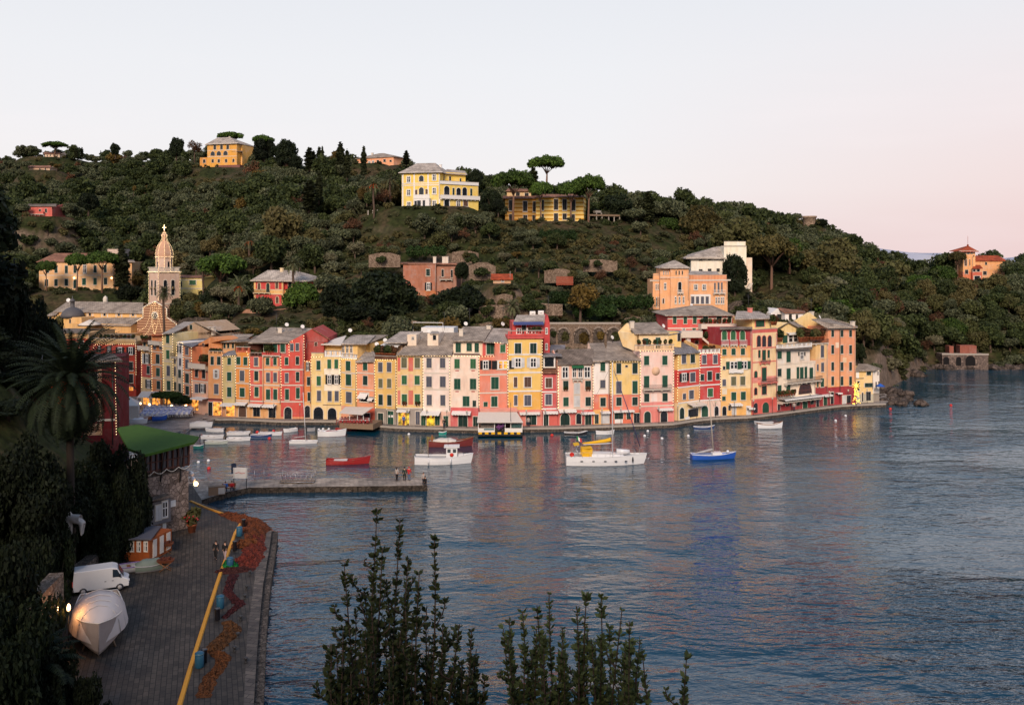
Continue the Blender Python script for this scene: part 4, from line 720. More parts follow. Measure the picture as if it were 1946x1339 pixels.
h = H('townhouse', 'faded yellow house with worn rose panels and olive shutters', 'C', 505, 772, [(510, (230, 192, 120)), (1045, (158, 148, 140))], [(579, 583, 54, 102, 'o'), (713, 585, 52, 102, 'o'), (581, 758, 50, 88, 'l'), (712, 760, 50, 88, 'l'), (582, 955, 52, 100, 'l'), (713, 955, 52, 100, 'l')], [(540, 1158, 40, 118, 'Y'), (575, 1155, 30, 124, 'y'), (610, 1158, 38, 118, 'Y'), (717, 1145, 42, 130, 'b')], strings=[([(505, 510), (765, 510)], 'along the eaves of the faded yellow house'), ([(770, 515), (772, 1040)], 'between the faded yellow house and the pale pink one')])
for y0, y1, c in ((532, 670, (214, 96, 78)), (700, 832, (232, 168, 128)), (865, 1010, (218, 110, 88))): h.panel(622, 670, y0, y1, c); h.panel(512, 540, y0, y1, c)
h.band(505, 772, 1045, h=.2); h.awning(512, 640, 1058, 1074, .8, WHITE); h.plants(560, 605, 1020, 2, t=-.25, r=.3); h.plants(690, 740, 1020, 2, t=-.25, r=.3)
h.poly([(500, 504, -.6), (1062, 504, -.6), (1130, 275, 9), (715, 278, 9)], SLATE); h.poly([(715, 278, 9), (1130, 275, 9), (1100, 420, 15), (740, 420, 15)], SLATE)
m = MB(); a = h.pt(888, 325, 4.5); m.box((a.x-.95, 3.2, a.z-2), (a.x+.95, 8, a.z+.75)); m.build('dormer', plaster((236, 214, 190)), h.o); h.win(888, 328, 34, 52, 'x', t=3.2, sill=False); h.poly([(840, 288, 3), (940, 285, 3), (925, 262, 8), (860, 262, 8)], SLATE_P)
m = MB(); a = h.pt(668, 335, 4); m.box((a.x-.8, 3.2, a.z-1.5), (a.x+.8, 6, a.z+.7)); m.build('dormer', plaster((230, 206, 180)), h.o); h.win(668, 335, 26, 34, 'P', t=3.2, sill=False)
m = MB(); a = h.pt(930, 240, 12); m.box((a.x-3, 11, a.z-2), (a.x+3, 15, a.z+.3)); m.tube([(a.x-4.5, 11, a.z-1.5), (a.x-4.5, 11, a.z+1.2), (a.x+1, 11, a.z+1.2), (a.x+1, 11, a.z-.5)], .07); m.build('roof_room', WHITE, h.o)
h.extra(825, 262, 'dish', 9); h.extra(990, 200, 'aerial', 9)
h = H('townhouse', 'pale pink house with six dark windows over a yellow lit shop', 'C', 772, 1050, [(510, PP), (1080, (232, 176, 150))], [(833, 585, 50, 98, 'b'), (971, 585, 52, 98, 'b'), (833, 777, 54, 106, 'b'), (973, 777, 56, 106, 'b'), (835, 962, 50, 104, 'b'), (973, 965, 48, 104, 'b')], [(775, 1168, 46, 104, 'g'), (848, 1165, 84, 116, 'Y'), (918, 1168, 46, 104, 'g'), (1003, 1178, 46, 104, 'g')], courses=(690, 855), strings=[([(772, 512), (1040, 514)], 'along the eaves of the pale pink house'), ([(1040, 518), (1046, 1035)], 'between the pale pink house and the pinkish cream one')])
h.awning(765, 955, 1070, 1105, 1.6, WHITE)
for x in (822, 870): h.panel(x-10, x+12, 1120, 1150, (196, 60, 40), t=-.075, name='window_display')
h = H('townhouse', 'pinkish cream house with bright green shutters and a penthouse', 'C', 1050, 1345, [(508, (238, 208, 186)), (1040, (212, 90, 88))], [(1118, 593, 52, 94, 'l'), (1281, 593, 54, 96, 'l'), (1120, 800, 62, 106, 'g'), (1281, 800, 62, 106, 'g'), (1210, 975, 66, 100, 'g'), (1294, 998, 34, 60, 'd')], [(1177, 1178, 92, 112, 'd'), (1308, 1182, 52, 98, 'd')], strings=[([(1050, 515), (1340, 515), (1343, 1030)], 'along the eaves and right edge of the pinkish cream house')])
for x in (1118, 1281):
    for y in (665, 877): h.panel(x-18, x+18, y-5, y+5, (190, 60, 60))
h.awning(1070, 1262, 1072, 1100, 1.0, WHITE); h.wall(1078, 1378, [(358, (238, 214, 184))], t=1.6, depth=7.5, ybot=512, name='penthouse')
h.wins([(1130, 430, 52, 94, 'g'), (1242, 425, 52, 80, 'g'), (1318, 430, 42, 92, 'g')], t=1.6); h.poly([(1065, 362, .9), (1392, 358, .9), (1485, 212, 9.5), (1180, 215, 9.5)], SLATE); h.extra(1160, 275, 'chimney', 4); h.extra(1205, 188, 'dish', 9); h.extra(1245, 165, 'aerial', 9.5); h.extra(1440, 240, 'chimney', 8)
h.parapet(1085, 1345, 508, 14, TERRA_D); 
# --- D view
h = H('townhouse', 'salmon red house with one warmly lit window near the top', 'D', 60, 352, [(520, SA), (1042, (214, 100, 86))], [(123, 605, 110, 88, 'O'), (300, 605, 110, 88, 'y'), (217, 790, 74, 122, 'g'), (211, 977, 62, 102, 'g'), (122, 1005, 40, 46, 'g')], [(110, 1160, 60, 110, 'x')], courses=(705, 890), strings=[([(60, 520), (210, 516)], 'along the left eaves of the salmon red house'), ([(215, 378), (345, 380), (352, 1030)], 'over the right half of the salmon red house')])
h.wall(218, 352, [(378, SA)], t=.0, depth=9, ybot=519, name='upper_storey'); h.win(297, 438, 50, 78, 'l'); h.wall(85, 218, [(370, (206, 84, 76))], t=1.5, depth=7, ybot=522, name='penthouse'); h.win(170, 440, 74, 112, 'g', t=1.5)
h.poly([(95, 370, .8), (352, 382, -.5), (392, 235, 9), (195, 232, 9)], SLATE_P); h.extra(295, 190, 'dish', 9); h.extra(300, 150, 'aerial', 9); h.awning(60, 440, 1045, 1075, 1.2, plaster((226, 150, 130)))
h = H('townhouse', 'tall yellow house with white open shutters below a red roof terrace', 'D', 354, 697, [(340, (236, 192, 92)), (875, (232, 172, 62)), (1062, (222, 124, 108))], [(452, 437, 64, 102, 'd'), (608, 437, 64, 102, 'd'), (453, 583, 122, 98, 'W'), (608, 583, 122, 98, 'W'), (427, 780, 34, 102, 'n'), (551, 780, 67, 102, 'n'), (429, 966, 34, 102, 'b'), (551, 966, 67, 106, 'b')], [(588, 1166, 102, 104, 'd')], courses=(500, 683, 872), strings=[([(352, 335), (700, 332), (697, 1055)], 'along the top and right edge of the tall yellow house')], trim=WHITE, depth=8)
h.parapet(350, 712, 312, 58, (206, 70, 66), posts=3); h.wall(345, 715, [(318, (206, 74, 70))], t=-.3, depth=8.2, ybot=340, name='terrace_edge'); h.wall(395, 720, [(170, (206, 70, 66))], t=4.2, depth=6, ybot=340, name='penthouse'); h.wins([(512, 245, 42, 92, 'd'), (465, 262, 50, 56, 'P'), (590, 255, 96, 56, 'P')], t=4.2)
h.poly([(400, 182, 3.4), (718, 182, 3.4), (748, 95, 7.6), (440, 98, 7.6)], SLATE_P); h.awning(402, 708, 168, 186, 1.2, plain('navy canvas', (.05, .07, .2)), t=4.1); h.plants(560, 690, 285, 4, t=.6)
h.wall(712, 776, [(180, (200, 60, 62))], t=4.4, depth=6, ybot=560, name='side_wing'); m = MB(); m.prism([h.pt(712, 182, 4.4), h.pt(776, 182, 4.4), h.pt(755, 98, 4.4)], (0, 6, 0)); m.build('gable', plaster((200, 60, 62)), h.o); h.extra(600, 80, 'ac', 8); h.extra(685, 74, 'ac', 8); h.extra(760, 40, 'aerial', 9); h.awning(465, 672, 1085, 1100, .8, WHITE)
for y in (260, 420): h.win(742, y, 22, 60, 'P', t=4.4)
h = H('townhouse', 'narrow crimson house under a dark brick loggia', 'D', 700, 856, [(682, (208, 84, 84)), (1050, (214, 96, 86))], [(765, 787, 64, 97, 'n'), (763, 957, 64, 107, 'b')], [(737, 1165, 48, 116, 'd')], courses=(880, 1052), trim=WHITE, strings=[([(700, 680), (860, 680), (860, 1050)], 'along the eaves and right edge of the narrow crimson house')])
h.wall(705, 855, [(512, (92, 62, 50))], t=1.2, depth=6, ybot=685, name='loggia'); h.win(770, 578, 100, 96, 'xa', t=1.2); h.poly([(700, 515, .5), (900, 512, .5), (880, 465, 7), (730, 465, 7)], SLATE_B); h.poly([(770, 460, 6), (930, 455, 6), (935, 402, 12), (790, 402, 12)], SLATE_B); h.poly([(700, 685, -.5), (858, 682, -.5), (858, 655, 1.1), (700, 655, 1.1)], TERRA_D); h.awning(705, 858, 1075, 1092, .8, WHITE)
h = H('townhouse', 'rose pink house with painted white blind windows in the middle', 'D', 858, 1218, [(592, (234, 178, 156)), (1055, (212, 94, 86))], [(932, 682, 64, 122, 'P'), (1025, 682, 40, 115, 'P'), (1085, 682, 44, 115, 'P'), (1157, 680, 64, 122, 'P'), (938, 813, 52, 92, 'd'), (1165, 812, 56, 92, 'd'), (1052, 845, 56, 110, 'w'), (1052, 975, 56, 110, 'w'), (940, 980, 52, 90, 'g'), (1166, 978, 52, 90, 'd')], [(931, 1157, 92, 126, 'd', 1), (1070, 1152, 50, 112, 'x', 1), (1167, 1157, 62, 112, 'd')], roof=(452, SLATE_D), strings=[([(862, 592), (1215, 590), (1220, 1040)], 'along the eaves and right edge of the rose pink house'), ([(862, 600), (862, 1050)], 'down the left edge of the rose pink house')], courses=(1055,))
h.awning(995, 1115, 606, 625, .7, plain('green canvas', (.02, .12, .05))); h.balcony(1005, 1105, 752, 10, out=.5); h.awning(862, 1040, 1062, 1080, .8, WHITE); h.awning(1090, 1225, 1085, 1098, .8, WHITE); h.plants(915, 960, 870, 2, t=-.25, r=.3); h.plants(1140, 1190, 870, 2, t=-.25, r=.3)
h = H('townhouse', 'off white and salmon house behind the tall mast', 'D', 1220, 1382, [(565, (234, 222, 212)), (903, (226, 116, 84)), (1062, (236, 176, 90))], [(1315, 625, 46, 86, 'g'), (1315, 800, 50, 82, 'b'), (1317, 982, 52, 88, 'd')], [(1253, 1157, 36, 94, 'd'), (1340, 1152, 78, 104, 'p')], strings=[([(1222, 565), (1380, 562)], 'along the eaves of the off white and salmon house')], depth=10)
h.panel(1275, 1360, 915, 1045, (232, 146, 84)); h.poly([(1215, 568, -.6), (1395, 564, -.6), (1325, 382, 10), (1160, 385, 10)], SLATE); m = MB(); m.prism([h.pt(1158, 462, 4), h.pt(1222, 562, 1), h.pt(1165, 385, 9)], (.2, 0, 0)); m.build('gable', plaster((220, 180, 150)), h.o); h.awning(1285, 1382, 1075, 1090, .8, WHITE)
h = H('townhouse', 'yellow house with salmon lower floors right of the mast', 'E', 58, 360, [(628, (238, 198, 110)), (960, (228, 124, 96)), (1130, (224, 110, 74))], [(138, 695, 47, 102, 'd'), (303, 693, 50, 106, 'd'), (217, 672, 26, 20, 'x'), (139, 888, 52, 122, 'b'), (303, 886, 50, 128, 'g'), (140, 1031, 52, 84, 'd'), (303, 1028, 52, 82, 'd')], [(138, 1180, 86, 66, 'd'), (238, 1180, 36, 66, 'd'), (320, 1200, 56, 100, 'x')], strings=[([(60, 622), (355, 625)], 'along the eaves of the yellow and salmon house'), ([(358, 520), (358, 1085)], 'down the left edge of the pale pink house'), ([(52, 625), (62, 1090)], 'down the left edge of the yellow and salmon house')], depth=10)
h.poly([(0, 612, -.7), (368, 615, -.7), (225, 420, 10), (20, 418, 10)], SLATE); h.awning(75, 285, 1120, 1132, .8, WHITE); h.panel(98, 180, 1212, 1250, WHITE, t=-.06, name='shop_counter'); h.extra(70, 380, 'dish', 9)
h = H('townhouse', 'tall pale pink house with a medallion and a terrace on top', 'E', 360, 703, [(525, (238, 196, 180)), (1035, (228, 128, 118))], [(421, 614, 50, 94, 'g'), (607, 612, 50, 94, 'g'), (421, 831, 52, 120, 'g'), (608, 826, 52, 120, 'g'), (422, 992, 50, 84, 'd'), (609, 987, 50, 84, 'd')], [(430, 1190, 64, 122, 'd', 1), (598, 1190, 66, 130, 'x', 1)], strings=[([(360, 520), (700, 518), (692, 1075)], 'along the terrace and right edge of the tall pale pink house')], courses=(1075,))
h.balcony(375, 660, 900, 44, out=.9); h.parapet(305, 705, 515, 62, (236, 196, 150), t=-.1, posts=5); h.wall(345, 645, [(342, (236, 206, 154))], t=3.2, depth=6, ybot=525, name='penthouse'); h.win(413, 425, 52, 74, 'g', t=3.2); h.door(538, 435, 46, 108, 'g', t=3.2); h.panel(470, 530, 950, 1030, (236, 212, 204))
h.poly([(300, 340, 2.6), (655, 335, 2.6), (520, 225, 9), (225, 232, 9)], SLATE); m = MB(); m.prism([h.pt(130, 325, 5), h.pt(305, 345, 3), h.pt(305, 520, 3), h.pt(180, 470, 5), h.pt(215, 236, 7)][::-1], (.5, .3, 0)); m.build('gable', plaster((240, 204, 140)), h.o); h.extra(272, 250, 'chimney', 6)
h.poly([(640, 350, 5), (780, 325, 5), (760, 310, 9), (640, 310, 9)], SLATE_B); h.wall(640, 775, [(330, (236, 196, 110))], t=5.2, depth=4, ybot=520, name='side_wing'); h.door(752, 378, 30, 82, 'x', t=5.2); h.awning(525, 678, 1100, 1115, .8, WHITE); h.extra(592, 265, 'dish', 8)
m = MB(); a = h.pt(515, 722, 0); m.lathe([(0, 0), (.75, .0), (.75, .03), (.0, .03)], k=16); e = m.build('medallion', plaster((226, 180, 140)), h.o, (a.x, -.035, a.z)); e.rotation_euler = (math.radians(90), 0, 0); h.plants(320, 690, 470, 7, t=.9)
h = H('townhouse', 'narrow orange red side facade tucked beside the pale pink house', 'E', 703, 740, [(540, (228, 128, 80)), (705, (196, 56, 50)), (890, (226, 130, 70)), (1040, (236, 200, 130))], [(722, 600, 14, 70, 'd')], off=1.2, depth=6)
h = H('townhouse', 'yellow and red banded house over an open shop with an awning', 'E', 740, 966, [(538, (238, 194, 110)), (702, (214, 62, 54)), (878, (240, 176, 104)), (1035, (240, 210, 154))], [(800, 598, 40, 92, 'b'), (890, 595, 42, 90, 'd'), (803, 785, 92, 92, 'O'), (890, 783, 48, 96, 'b'), (805, 980, 30, 62, 'b'), (877, 960, 44, 92, 'b')], [(780, 1150, 42, 122, 'd', 1), (895, 1148, 98, 94, 'x')], courses=(702, 878, 1035), trim=WHITE, strings=[([(742, 540), (966, 535)], 'along the eaves of the yellow and red banded house'), ([(745, 545), (735, 1030)], 'down the left edge of the yellow and red banded house'), ([(968, 545), (960, 1000)], 'between the banded house and the scarlet one')])
h.poly([(695, 545, -.5), (970, 530, -.5), (815, 425, 7), (655, 430, 7)], SLATE_B); h.awning(830, 975, 1050, 1085, 1.4); m = MB(); m.prism([h.pt(815, 418, 6), h.pt(830, 410, 6), h.pt(948, 462, 1.5), h.pt(948, 520, 1.5), h.pt(815, 440, 6)], (0, .3, 0)); m.build('parapet', plaster((238, 190, 110)), h.o); h.extra(845, 385, 'chimney', 6)
h.panel(815, 860, 1190, 1212, WHITE, t=-.9, name='table_cloth')
h = H('townhouse', 'scarlet house with white string courses and a terrace rail', 'E', 966, 1178, [(545, (206, 50, 46)), (1018, (232, 196, 176))], [(1008, 603, 42, 88, 'b'), (1121, 600, 42, 90, 'b'), (988, 786, 34, 66, 'd'), (1063, 770, 44, 92, 'd'), (1145, 775, 34, 66, 'd'), (1070, 940, 50, 86, 'l')], [(1014, 1130, 64, 120, 'g', 1), (1133, 1127, 40, 100, 'x', 1)], courses=(680, 862, 1015), trim=WHITE, strings=[([(975, 540), (1180, 540), (1175, 1020)], 'along the terrace and right edge of the scarlet house')])
h.parapet(955, 1175, 545, 48, WHITE, posts=6); h.plants(990, 1120, 528, 4, t=.8)
h = H('townhouse', 'weathered yellow house with laundry below a crimson arched loggia', 'E', 1178, 1492, [(290, (176, 50, 56)), (460, (232, 166, 84)), (590, (238, 206, 150)), (900, (236, 178, 88))], [(1213, 528, 40, 62, 'g'), (1306, 525, 40, 66, 'g'), (1401, 523, 40, 66, 'g'), (1310, 663, 84, 80, 'Q'), (1412, 661, 70, 82, 'Q'), (1210, 690, 26, 36, 'x'), (1211, 840, 34, 66, 'b'), (1307, 823, 48, 90, 'o'), (1400, 820, 48, 90, 'o'), (1208, 1000, 34, 42, 'g'), (1308, 978, 48, 84, 'g'), (1405, 973, 48, 84, 'g'), (1213, 360, 48, 104, 'la'), (1303, 360, 48, 104, 'la'), (1398, 360, 48, 104, 'la')], [(1213, 1127, 40, 96, 'x', 1), (1312, 1122, 40, 96, 'p'), (1265, 1098, 22, 50, 'x'), (1458, 1125, 38, 92, 'p')], depth=9)
h.band(1178, 1492, 460, h=.18, mat=plaster((176, 50, 56))); h.panel(1190, 1240, 900, 960, (222, 206, 180)); h.panel(1330, 1385, 590, 630, (236, 220, 196))
for x in (1213, 1303, 1398): h.balcony(x-36, x+36, 452, 50, out=.45, mat=WHITE, solid=False)
h.poly([(1168, 292, -.8), (1500, 290, -.8), (1500, 272, .3), (1168, 272, .3)], SLATE_D); h.awning(1258, 1378, 1048, 1068, 1.0, WHITE); h.awning(1438, 1500, 1092, 1102, 1.0, WHITE)
m = MB()
for i in range(9):
    a = h.pt(1270+i*16.5, 708, -.5); w = .34; m.box((a.x-w/2, -.5, a.z-.55-.25*R.random()), (a.x+w/2*.9, -.49, a.z))
tag(m.build('laundry', WHITE, None), 'white laundry hung out below the green shutters', 'laundry'); lo = bpy.data.objects['laundry']; lo.location = (h.P.x, h.P.y, h.zb); lo.rotation_euler = (0, 0, math.atan2(h.d.y, h.d.x))
# --- F view
h = H('townhouse', 'cream house with rose trim and a triple arched window', 'F', 150, 412, [(385, (240, 204, 150)), (1055, (214, 84, 72))], [(224, 470, 36, 116, 'xa'), (277, 470, 36, 116, 'xa'), (334, 470, 36, 116, 'xa'), (229, 600, 20, 76, 'g'), (276, 612, 34, 104, 'g'), (324, 600, 20, 76, 'g'), (193, 808, 30, 72, 'ga'), (278, 808, 44, 140, 'g'), (192, 980, 27, 76, 'ka'), (279, 970, 44, 88, 'd')], [(192, 1150, 38, 110, 'x', 1), (293, 1145, 64, 116, 'g', 1)], trim=plaster((222, 120, 104)), courses=(540, 680, 1055))
h.balcony(215, 385, 885, 42, out=.9); h.balcony(230, 330, 685, 24, out=.4); h.panel(150, 162, 390, 1050, (222, 110, 96)); h.panel(400, 412, 390, 1050, (222, 110, 96)); h.parapet(150, 412, 385, 36, (212, 92, 82)); h.panel(160, 400, 842, 878, (228, 140, 122))
h.wall(155, 352, [(238, (240, 206, 130))], t=2.6, depth=6, ybot=386, name='penthouse'); h.win(236, 292, 84, 68, 'g', t=2.6); h.poly([(-20, 245, 1.6), (375, 238, 1.6), (230, 168, 9), (0, 165, 9)], SLATE_P); h.plants(355, 400, 310, 2, t=1.5, r=.8); h.extra(120, 120, 'aerial', 9); h.extra(135, 165, 'chimney', 8)
h = H('townhouse', 'off white house with balconies and a big half round window', 'F', 412, 802, [(688, (238, 216, 190)), (1055, (160, 44, 50))], [(434, 790, 37, 80, 'd'), (526, 802, 38, 112, 'g'), (621, 793, 24, 118, 'g'), (660, 795, 34, 118, 'g'), (702, 790, 24, 120, 'g'), (757, 795, 34, 112, 'g'), (434, 970, 37, 102, 'g'), (524, 970, 37, 112, 'g')], [(515, 1105, 32, 62), (623, 1098, 32, 62), (695, 1115, 46, 100, 'g'), (767, 1090, 32, 50), (427, 1130, 22, 90, 'x')], depth=9)
h.wall(412, 745, [(540, (238, 218, 198))], t=.01, depth=8, ybot=689, name='upper_storey'); h.wins([(434, 612, 42, 78, 'g'), (526, 630, 40, 112, 'g'), (662, 618, 36, 80, 'P'), (692, 600, 14, 40, 'x'), (631, 600, 14, 40, 'x')])
n = 12; a = h.pt(620, 1018, 0); b = h.pt(768, 1018, 0); r = (b.x-a.x)/2; cx = (a.x+b.x)/2; m = MB(); m.prism([Vector((cx+r*math.cos(math.pi*i/n), -.06, a.z+1.35*r*math.sin(math.pi*i/n))) for i in range(n+1)], (0, .06, 0)); f = m.build('window', plaster((230, 200, 170)), h.o)
m = MB(); r2 = r*.92; m.prism([Vector((cx+r2*math.cos(math.pi*i/n), -.08, a.z+.05+1.33*r2*math.sin(math.pi*i/n))) for i in range(n+1)], (0, .019, 0)); m.build('pane', GLASS, f)
m = MB()
for i in range(-4, 5): xx = cx+i*r2/5; m.box((xx-.03, -.11, a.z+.05), (xx+.03, -.081, a.z+1.33*r2*math.sqrt(max(.05, 1-(i/5)**2))))
for k in (.4, .85): m.box((cx-r2*math.sqrt(1-(k/1.4)**2), -.112, a.z+k*r2), (cx+r2*math.sqrt(1-(k/1.4)**2), -.0815, a.z+k*r2+.06))
m.build('glazing_bar', plain('red brown paint', (.16, .05, .04)), f)
h.balcony(475, 830, 880, 44, out=1.0); h.balcony(412, 802, 1062, 38, out=1.5, solid=False); h.awning(412, 806, 1055, 1078, 1.9, WHITE); h.plants(420, 600, 1040, 7, t=-1.1); h.band(412, 802, 700, h=.1); h.parapet(412, 770, 542, 48, WHITE, t=-.6, posts=8); h.poly([(405, 552, -.9), (770, 545, -.9), (770, 530, .3), (405, 530, .3)], SLATE_D)
h.wall(412, 725, [(388, (240, 204, 130))], t=3.2, depth=7, ybot=540, name='penthouse'); m = MB(); m.prism([h.pt(412, 392, 3.2), h.pt(728, 392, 3.2), h.pt(530, 282, 3.2)], (0, 7, 0)); m.build('gable', plaster((240, 204, 130)), h.o); h.win(572, 445, 110, 84, 'Q', t=3.2); h.awning(500, 640, 385, 398, .8, WHITE, t=3.2); h.poly([(528, 275, 2.8), (735, 388, 2.8), (890, 378, 9.5), (640, 262, 9.5)], SLATE); h.poly([(405, 345, 2.8), (528, 277, 2.8), (640, 262, 9.5), (500, 300, 9.5)], SLATE); h.plants(640, 715, 480, 3, t=1.5, r=1.1); h.plants(415, 455, 480, 2, t=1.5, r=.9)
h = H('townhouse', 'slim yellow house with a planted roof terrace beside the tall orange block', 'F', 802, 926, [(495, (238, 190, 120)), (650, (236, 178, 124)), (935, (162, 48, 52))], [(870, 575, 30, 122, 'b'), (872, 735, 27, 92, 'b'), (823, 740, 16, 66, 'b'), (870, 893, 30, 86, 'g'), (823, 905, 14, 66, 'g')], [(900, 1080, 34, 92, 'g'), (822, 1095, 26, 86, 'x')], depth=9)
h.wall(738, 802, [(490, (226, 160, 90))], t=1.8, depth=7, name='side_wing'); h.wall(730, 926, [(375, (238, 196, 120))], t=3.0, depth=6, ybot=500, name='penthouse'); h.win(812, 435, 46, 88, 'd', t=3.0); h.awning(740, 885, 375, 390, 1.2, WHITE, t=3.0); h.balcony(735, 925, 492, 40, out=.3); h.plants(740, 900, 470, 5, t=1.2, r=.9); h.balcony(735, 802, 688, 26, t=1.8, out=.8, solid=True, mat=plaster((170, 80, 66))); h.awning(860, 942, 1015, 1030, .9, WHITE)
m = MB(); m.prism([h.pt(740, 180, 5.5), h.pt(600, 268, 5.5), h.pt(725, 395, 5.5), h.pt(926, 400, 5.5), h.pt(926, 325, 5.5)], (0, .5, 0)); m.build('gable', plaster((240, 204, 130)), h.o); h.extra(762, 200, 'chimney', 6); h.extra(758, 160, 'aerial', 6.5)
h = H('apartment_block', 'tall weathered orange block at the right end of the row', 'F', 926, 1210, [(332, (232, 150, 104)), (600, (234, 158, 106)), (860, (236, 166, 102)), (932, (164, 46, 54))], [(x, y, 25, hh, 'd') for x in (975, 1070, 1157) for y, hh in ((392, 68), (555, 86), (727, 84), (875, 90))], [(970, 1050, 30, 122, 'x'), (1093, 1068, 36, 86, 'p'), (1140, 1062, 40, 80, 'x')], depth=11, courses=(345,))
h.poly([(760, 245, .8), (925, 335, -.8), (1232, 330, -.8), (1232, 318, 6), (1080, 270, 8), (930, 238, 10)], SLATE); h.poly([(1232, 330, -.8), (1232, 318, 6), (1180, 330, 12), (930, 238, 10)][::1], SLATE); h.panel(1005, 1040, 485, 540, (236, 206, 176)); h.panel(1080, 1118, 640, 690, (236, 196, 150)); h.awning(1000, 1048, 995, 1002, .8, WHITE); h.extra(1180, 300, 'chimney', 4); h.extra(842, 225, 'dish', 6)
m = MB(); a = h.pt(1048, 350, 0); m.tube([(a.x, -.1, a.z), (a.x, -.1, .3)], .07); m.build('drainpipe', BROWN_S, h.o)
h = H('end_house', 'small yellow house standing alone at the tip of the quay', 'F', 1212, 1392, [(762, (236, 196, 120)), (1010, (180, 172, 150))], [(1343, 798, 44, 36, 'd'), (1345, 917, 82, 42, 'd'), (1235, 925, 30, 100, 'x')], [(1340, 1030, 46, 90, 'x'), (1280, 1040, 14, 90, 'x')], YL=181, YR=181.5, depth=7, group=None)
h.wall(1392, 1452, [(765, (228, 214, 200)), (1000, GRY)], t=1.2, depth=5.6, name='side_wing'); h.wins([(1418, 915, 12, 60, 'b'), (1437, 795, 10, 36, 'b'), (1445, 905, 10, 50, 'b')], t=1.2); h.poly([(1205, 768, -.5), (1395, 768, -.6), (1468, 752, 2), (1460, 745, 7), (1330, 702, 5), (1240, 700, 4)], SLATE); h.band(1212, 1295, 850, h=.16, mat=SLATE_D)
h.panel(1215, 1245, 770, 850, (236, 232, 224)); h.panel(1385, 1392, 770, 1000, WHITE)

# --- second row on the slope behind
h = H('villa', 'red villa with a hipped slate roof behind the loggia house', 'E', 635, 1298, [(148, (212, 74, 66)), (285, (212, 74, 66))], [(708, 203, 34, 70, 'g'), (815, 203, 34, 70, 'g'), (912, 203, 36, 70, 'g'), (1022, 198, 48, 62, 'd'), (1160, 200, 50, 64, 'd'), (1266, 200, 34, 62, 'd'), (800, 295, 32, 24, 'P'), (905, 302, 34, 32, 'g'), (1128, 395, 32, 110, 'g'), (933, 428, 36, 36, 'x')], YL=173, YR=174, depth=10, zb=1, courses=(188, 285), group=None, zbot=0)
h.roof(610, 1300, 148, 60, SLATE, depth=10, xr0=900, xr1=1080, over=.8); h.balcony(945, 1300, 275, 38, out=2.2, solid=True, mat=TRIM); h.poly([(1110, 325, -1), (1175, 322, -1), (1160, 315, 0), (1120, 315, 0)], SLATE)
m = MB(); a = h.pt(985, 370, -2.5); b = h.pt(1090, 460, -2.5); m.prism([a, b, b-Vector((0, 0, .5)), a-Vector((0, 0, .5))], (0, -.3, 0)); m.box((a.x-7, -3, a.z-.2), (a.x, 0, a.z+1)); m.build('terrace_stair', TRIM, h.o); h.plants(1020, 1120, 430, 6, t=-2.0, r=.8); h.plants(960, 1280, 250, 7, t=-1.2); h.wall(1298, 1400, [(180, (226, 120, 92))], t=1, depth=8, name='side_wing'); h.extra(878, 55, 'dish', 6)
h = H('cottage', 'small white house with dark windows behind the cream facades', 'F', 492, 700, [(178, (238, 228, 222))], [(545, 228, 28, 62, 'k'), (612, 228, 20, 56, 'k'), (680, 212, 12, 24, 'k')], YL=197, YR=198, zb=6, depth=8, group=None, zbot=-4)
h.wall(348, 492, [(185, (238, 230, 226))], t=1.5, depth=6, name='side_wing'); h.win(433, 228, 42, 62, 'k', t=1.5); m = MB(); m.prism([h.pt(348, 188, 1.5), h.pt(492, 188, 1.5), h.pt(415, 138, 1.5)], (0, 5, 0)); m.build('gable', WHITE, h.o); h.poly([(488, 182, -.4), (705, 180, -.4), (690, 160, 8), (480, 128, 8), (412, 134, 2)], TERRA_D)

# --- far villas
def villa(*a, **k): k.setdefault('group', None); k.setdefault('cat', 'villa'); return H(*a, **k)
def zof(reg, x, y, Y): u, v = px(reg, x, y); return HC-(v-HY)/F*Y
YV = (240, 202, 72)
h = villa('villa', 'large bright yellow villa with white trim on the hillside', 'H', 1225, 1540, [(420, YV), (600, (240, 208, 96))], [(1283, 480, 30, 52, 'P'), (1387, 472, 36, 50, 'xa'), (1493, 463, 30, 52, 'P'), (1283, 588, 30, 52, 'P'), (1387, 575, 38, 62, 'xa'), (1345, 585, 18, 40, 'n'), (1430, 580, 18, 40, 'n'), (1493, 573, 30, 54, 'P'), (1285, 690, 32, 54, 'P'), (1493, 680, 32, 56, 'P')], YL=264, YR=262, depth=13, zb=zof('H', 1400, 715, 263), zbot=-3, trim=WHITE, courses=(512, 528))
h.roof(1205, 1560, 420, 350, SLATE_P, depth=13, xr0=1350, xr1=1500, over=.7)
for x0, x1 in ((1228, 1240), (1322, 1334), (1436, 1448), (1530, 1539)): h.panel(x0, x1, 424, 705, WHITE)
h.wall(1325, 1452, [(632, WHITE)], t=-2.2, depth=2.2, name='bay', zbot=-3); h.balcony(1322, 1455, 632, 26, t=-2.2, out=.1, solid=True, mat=WHITE); h.wins([(1328+12, 682, 22, 56, 'x'), (1368, 680, 32, 58, 'x'), (1408, 678, 22, 58, 'x')], t=-2.2); h.extra(1340, 385, 'chimney', 5); h.extra(1545, 375, 'chimney', 7)
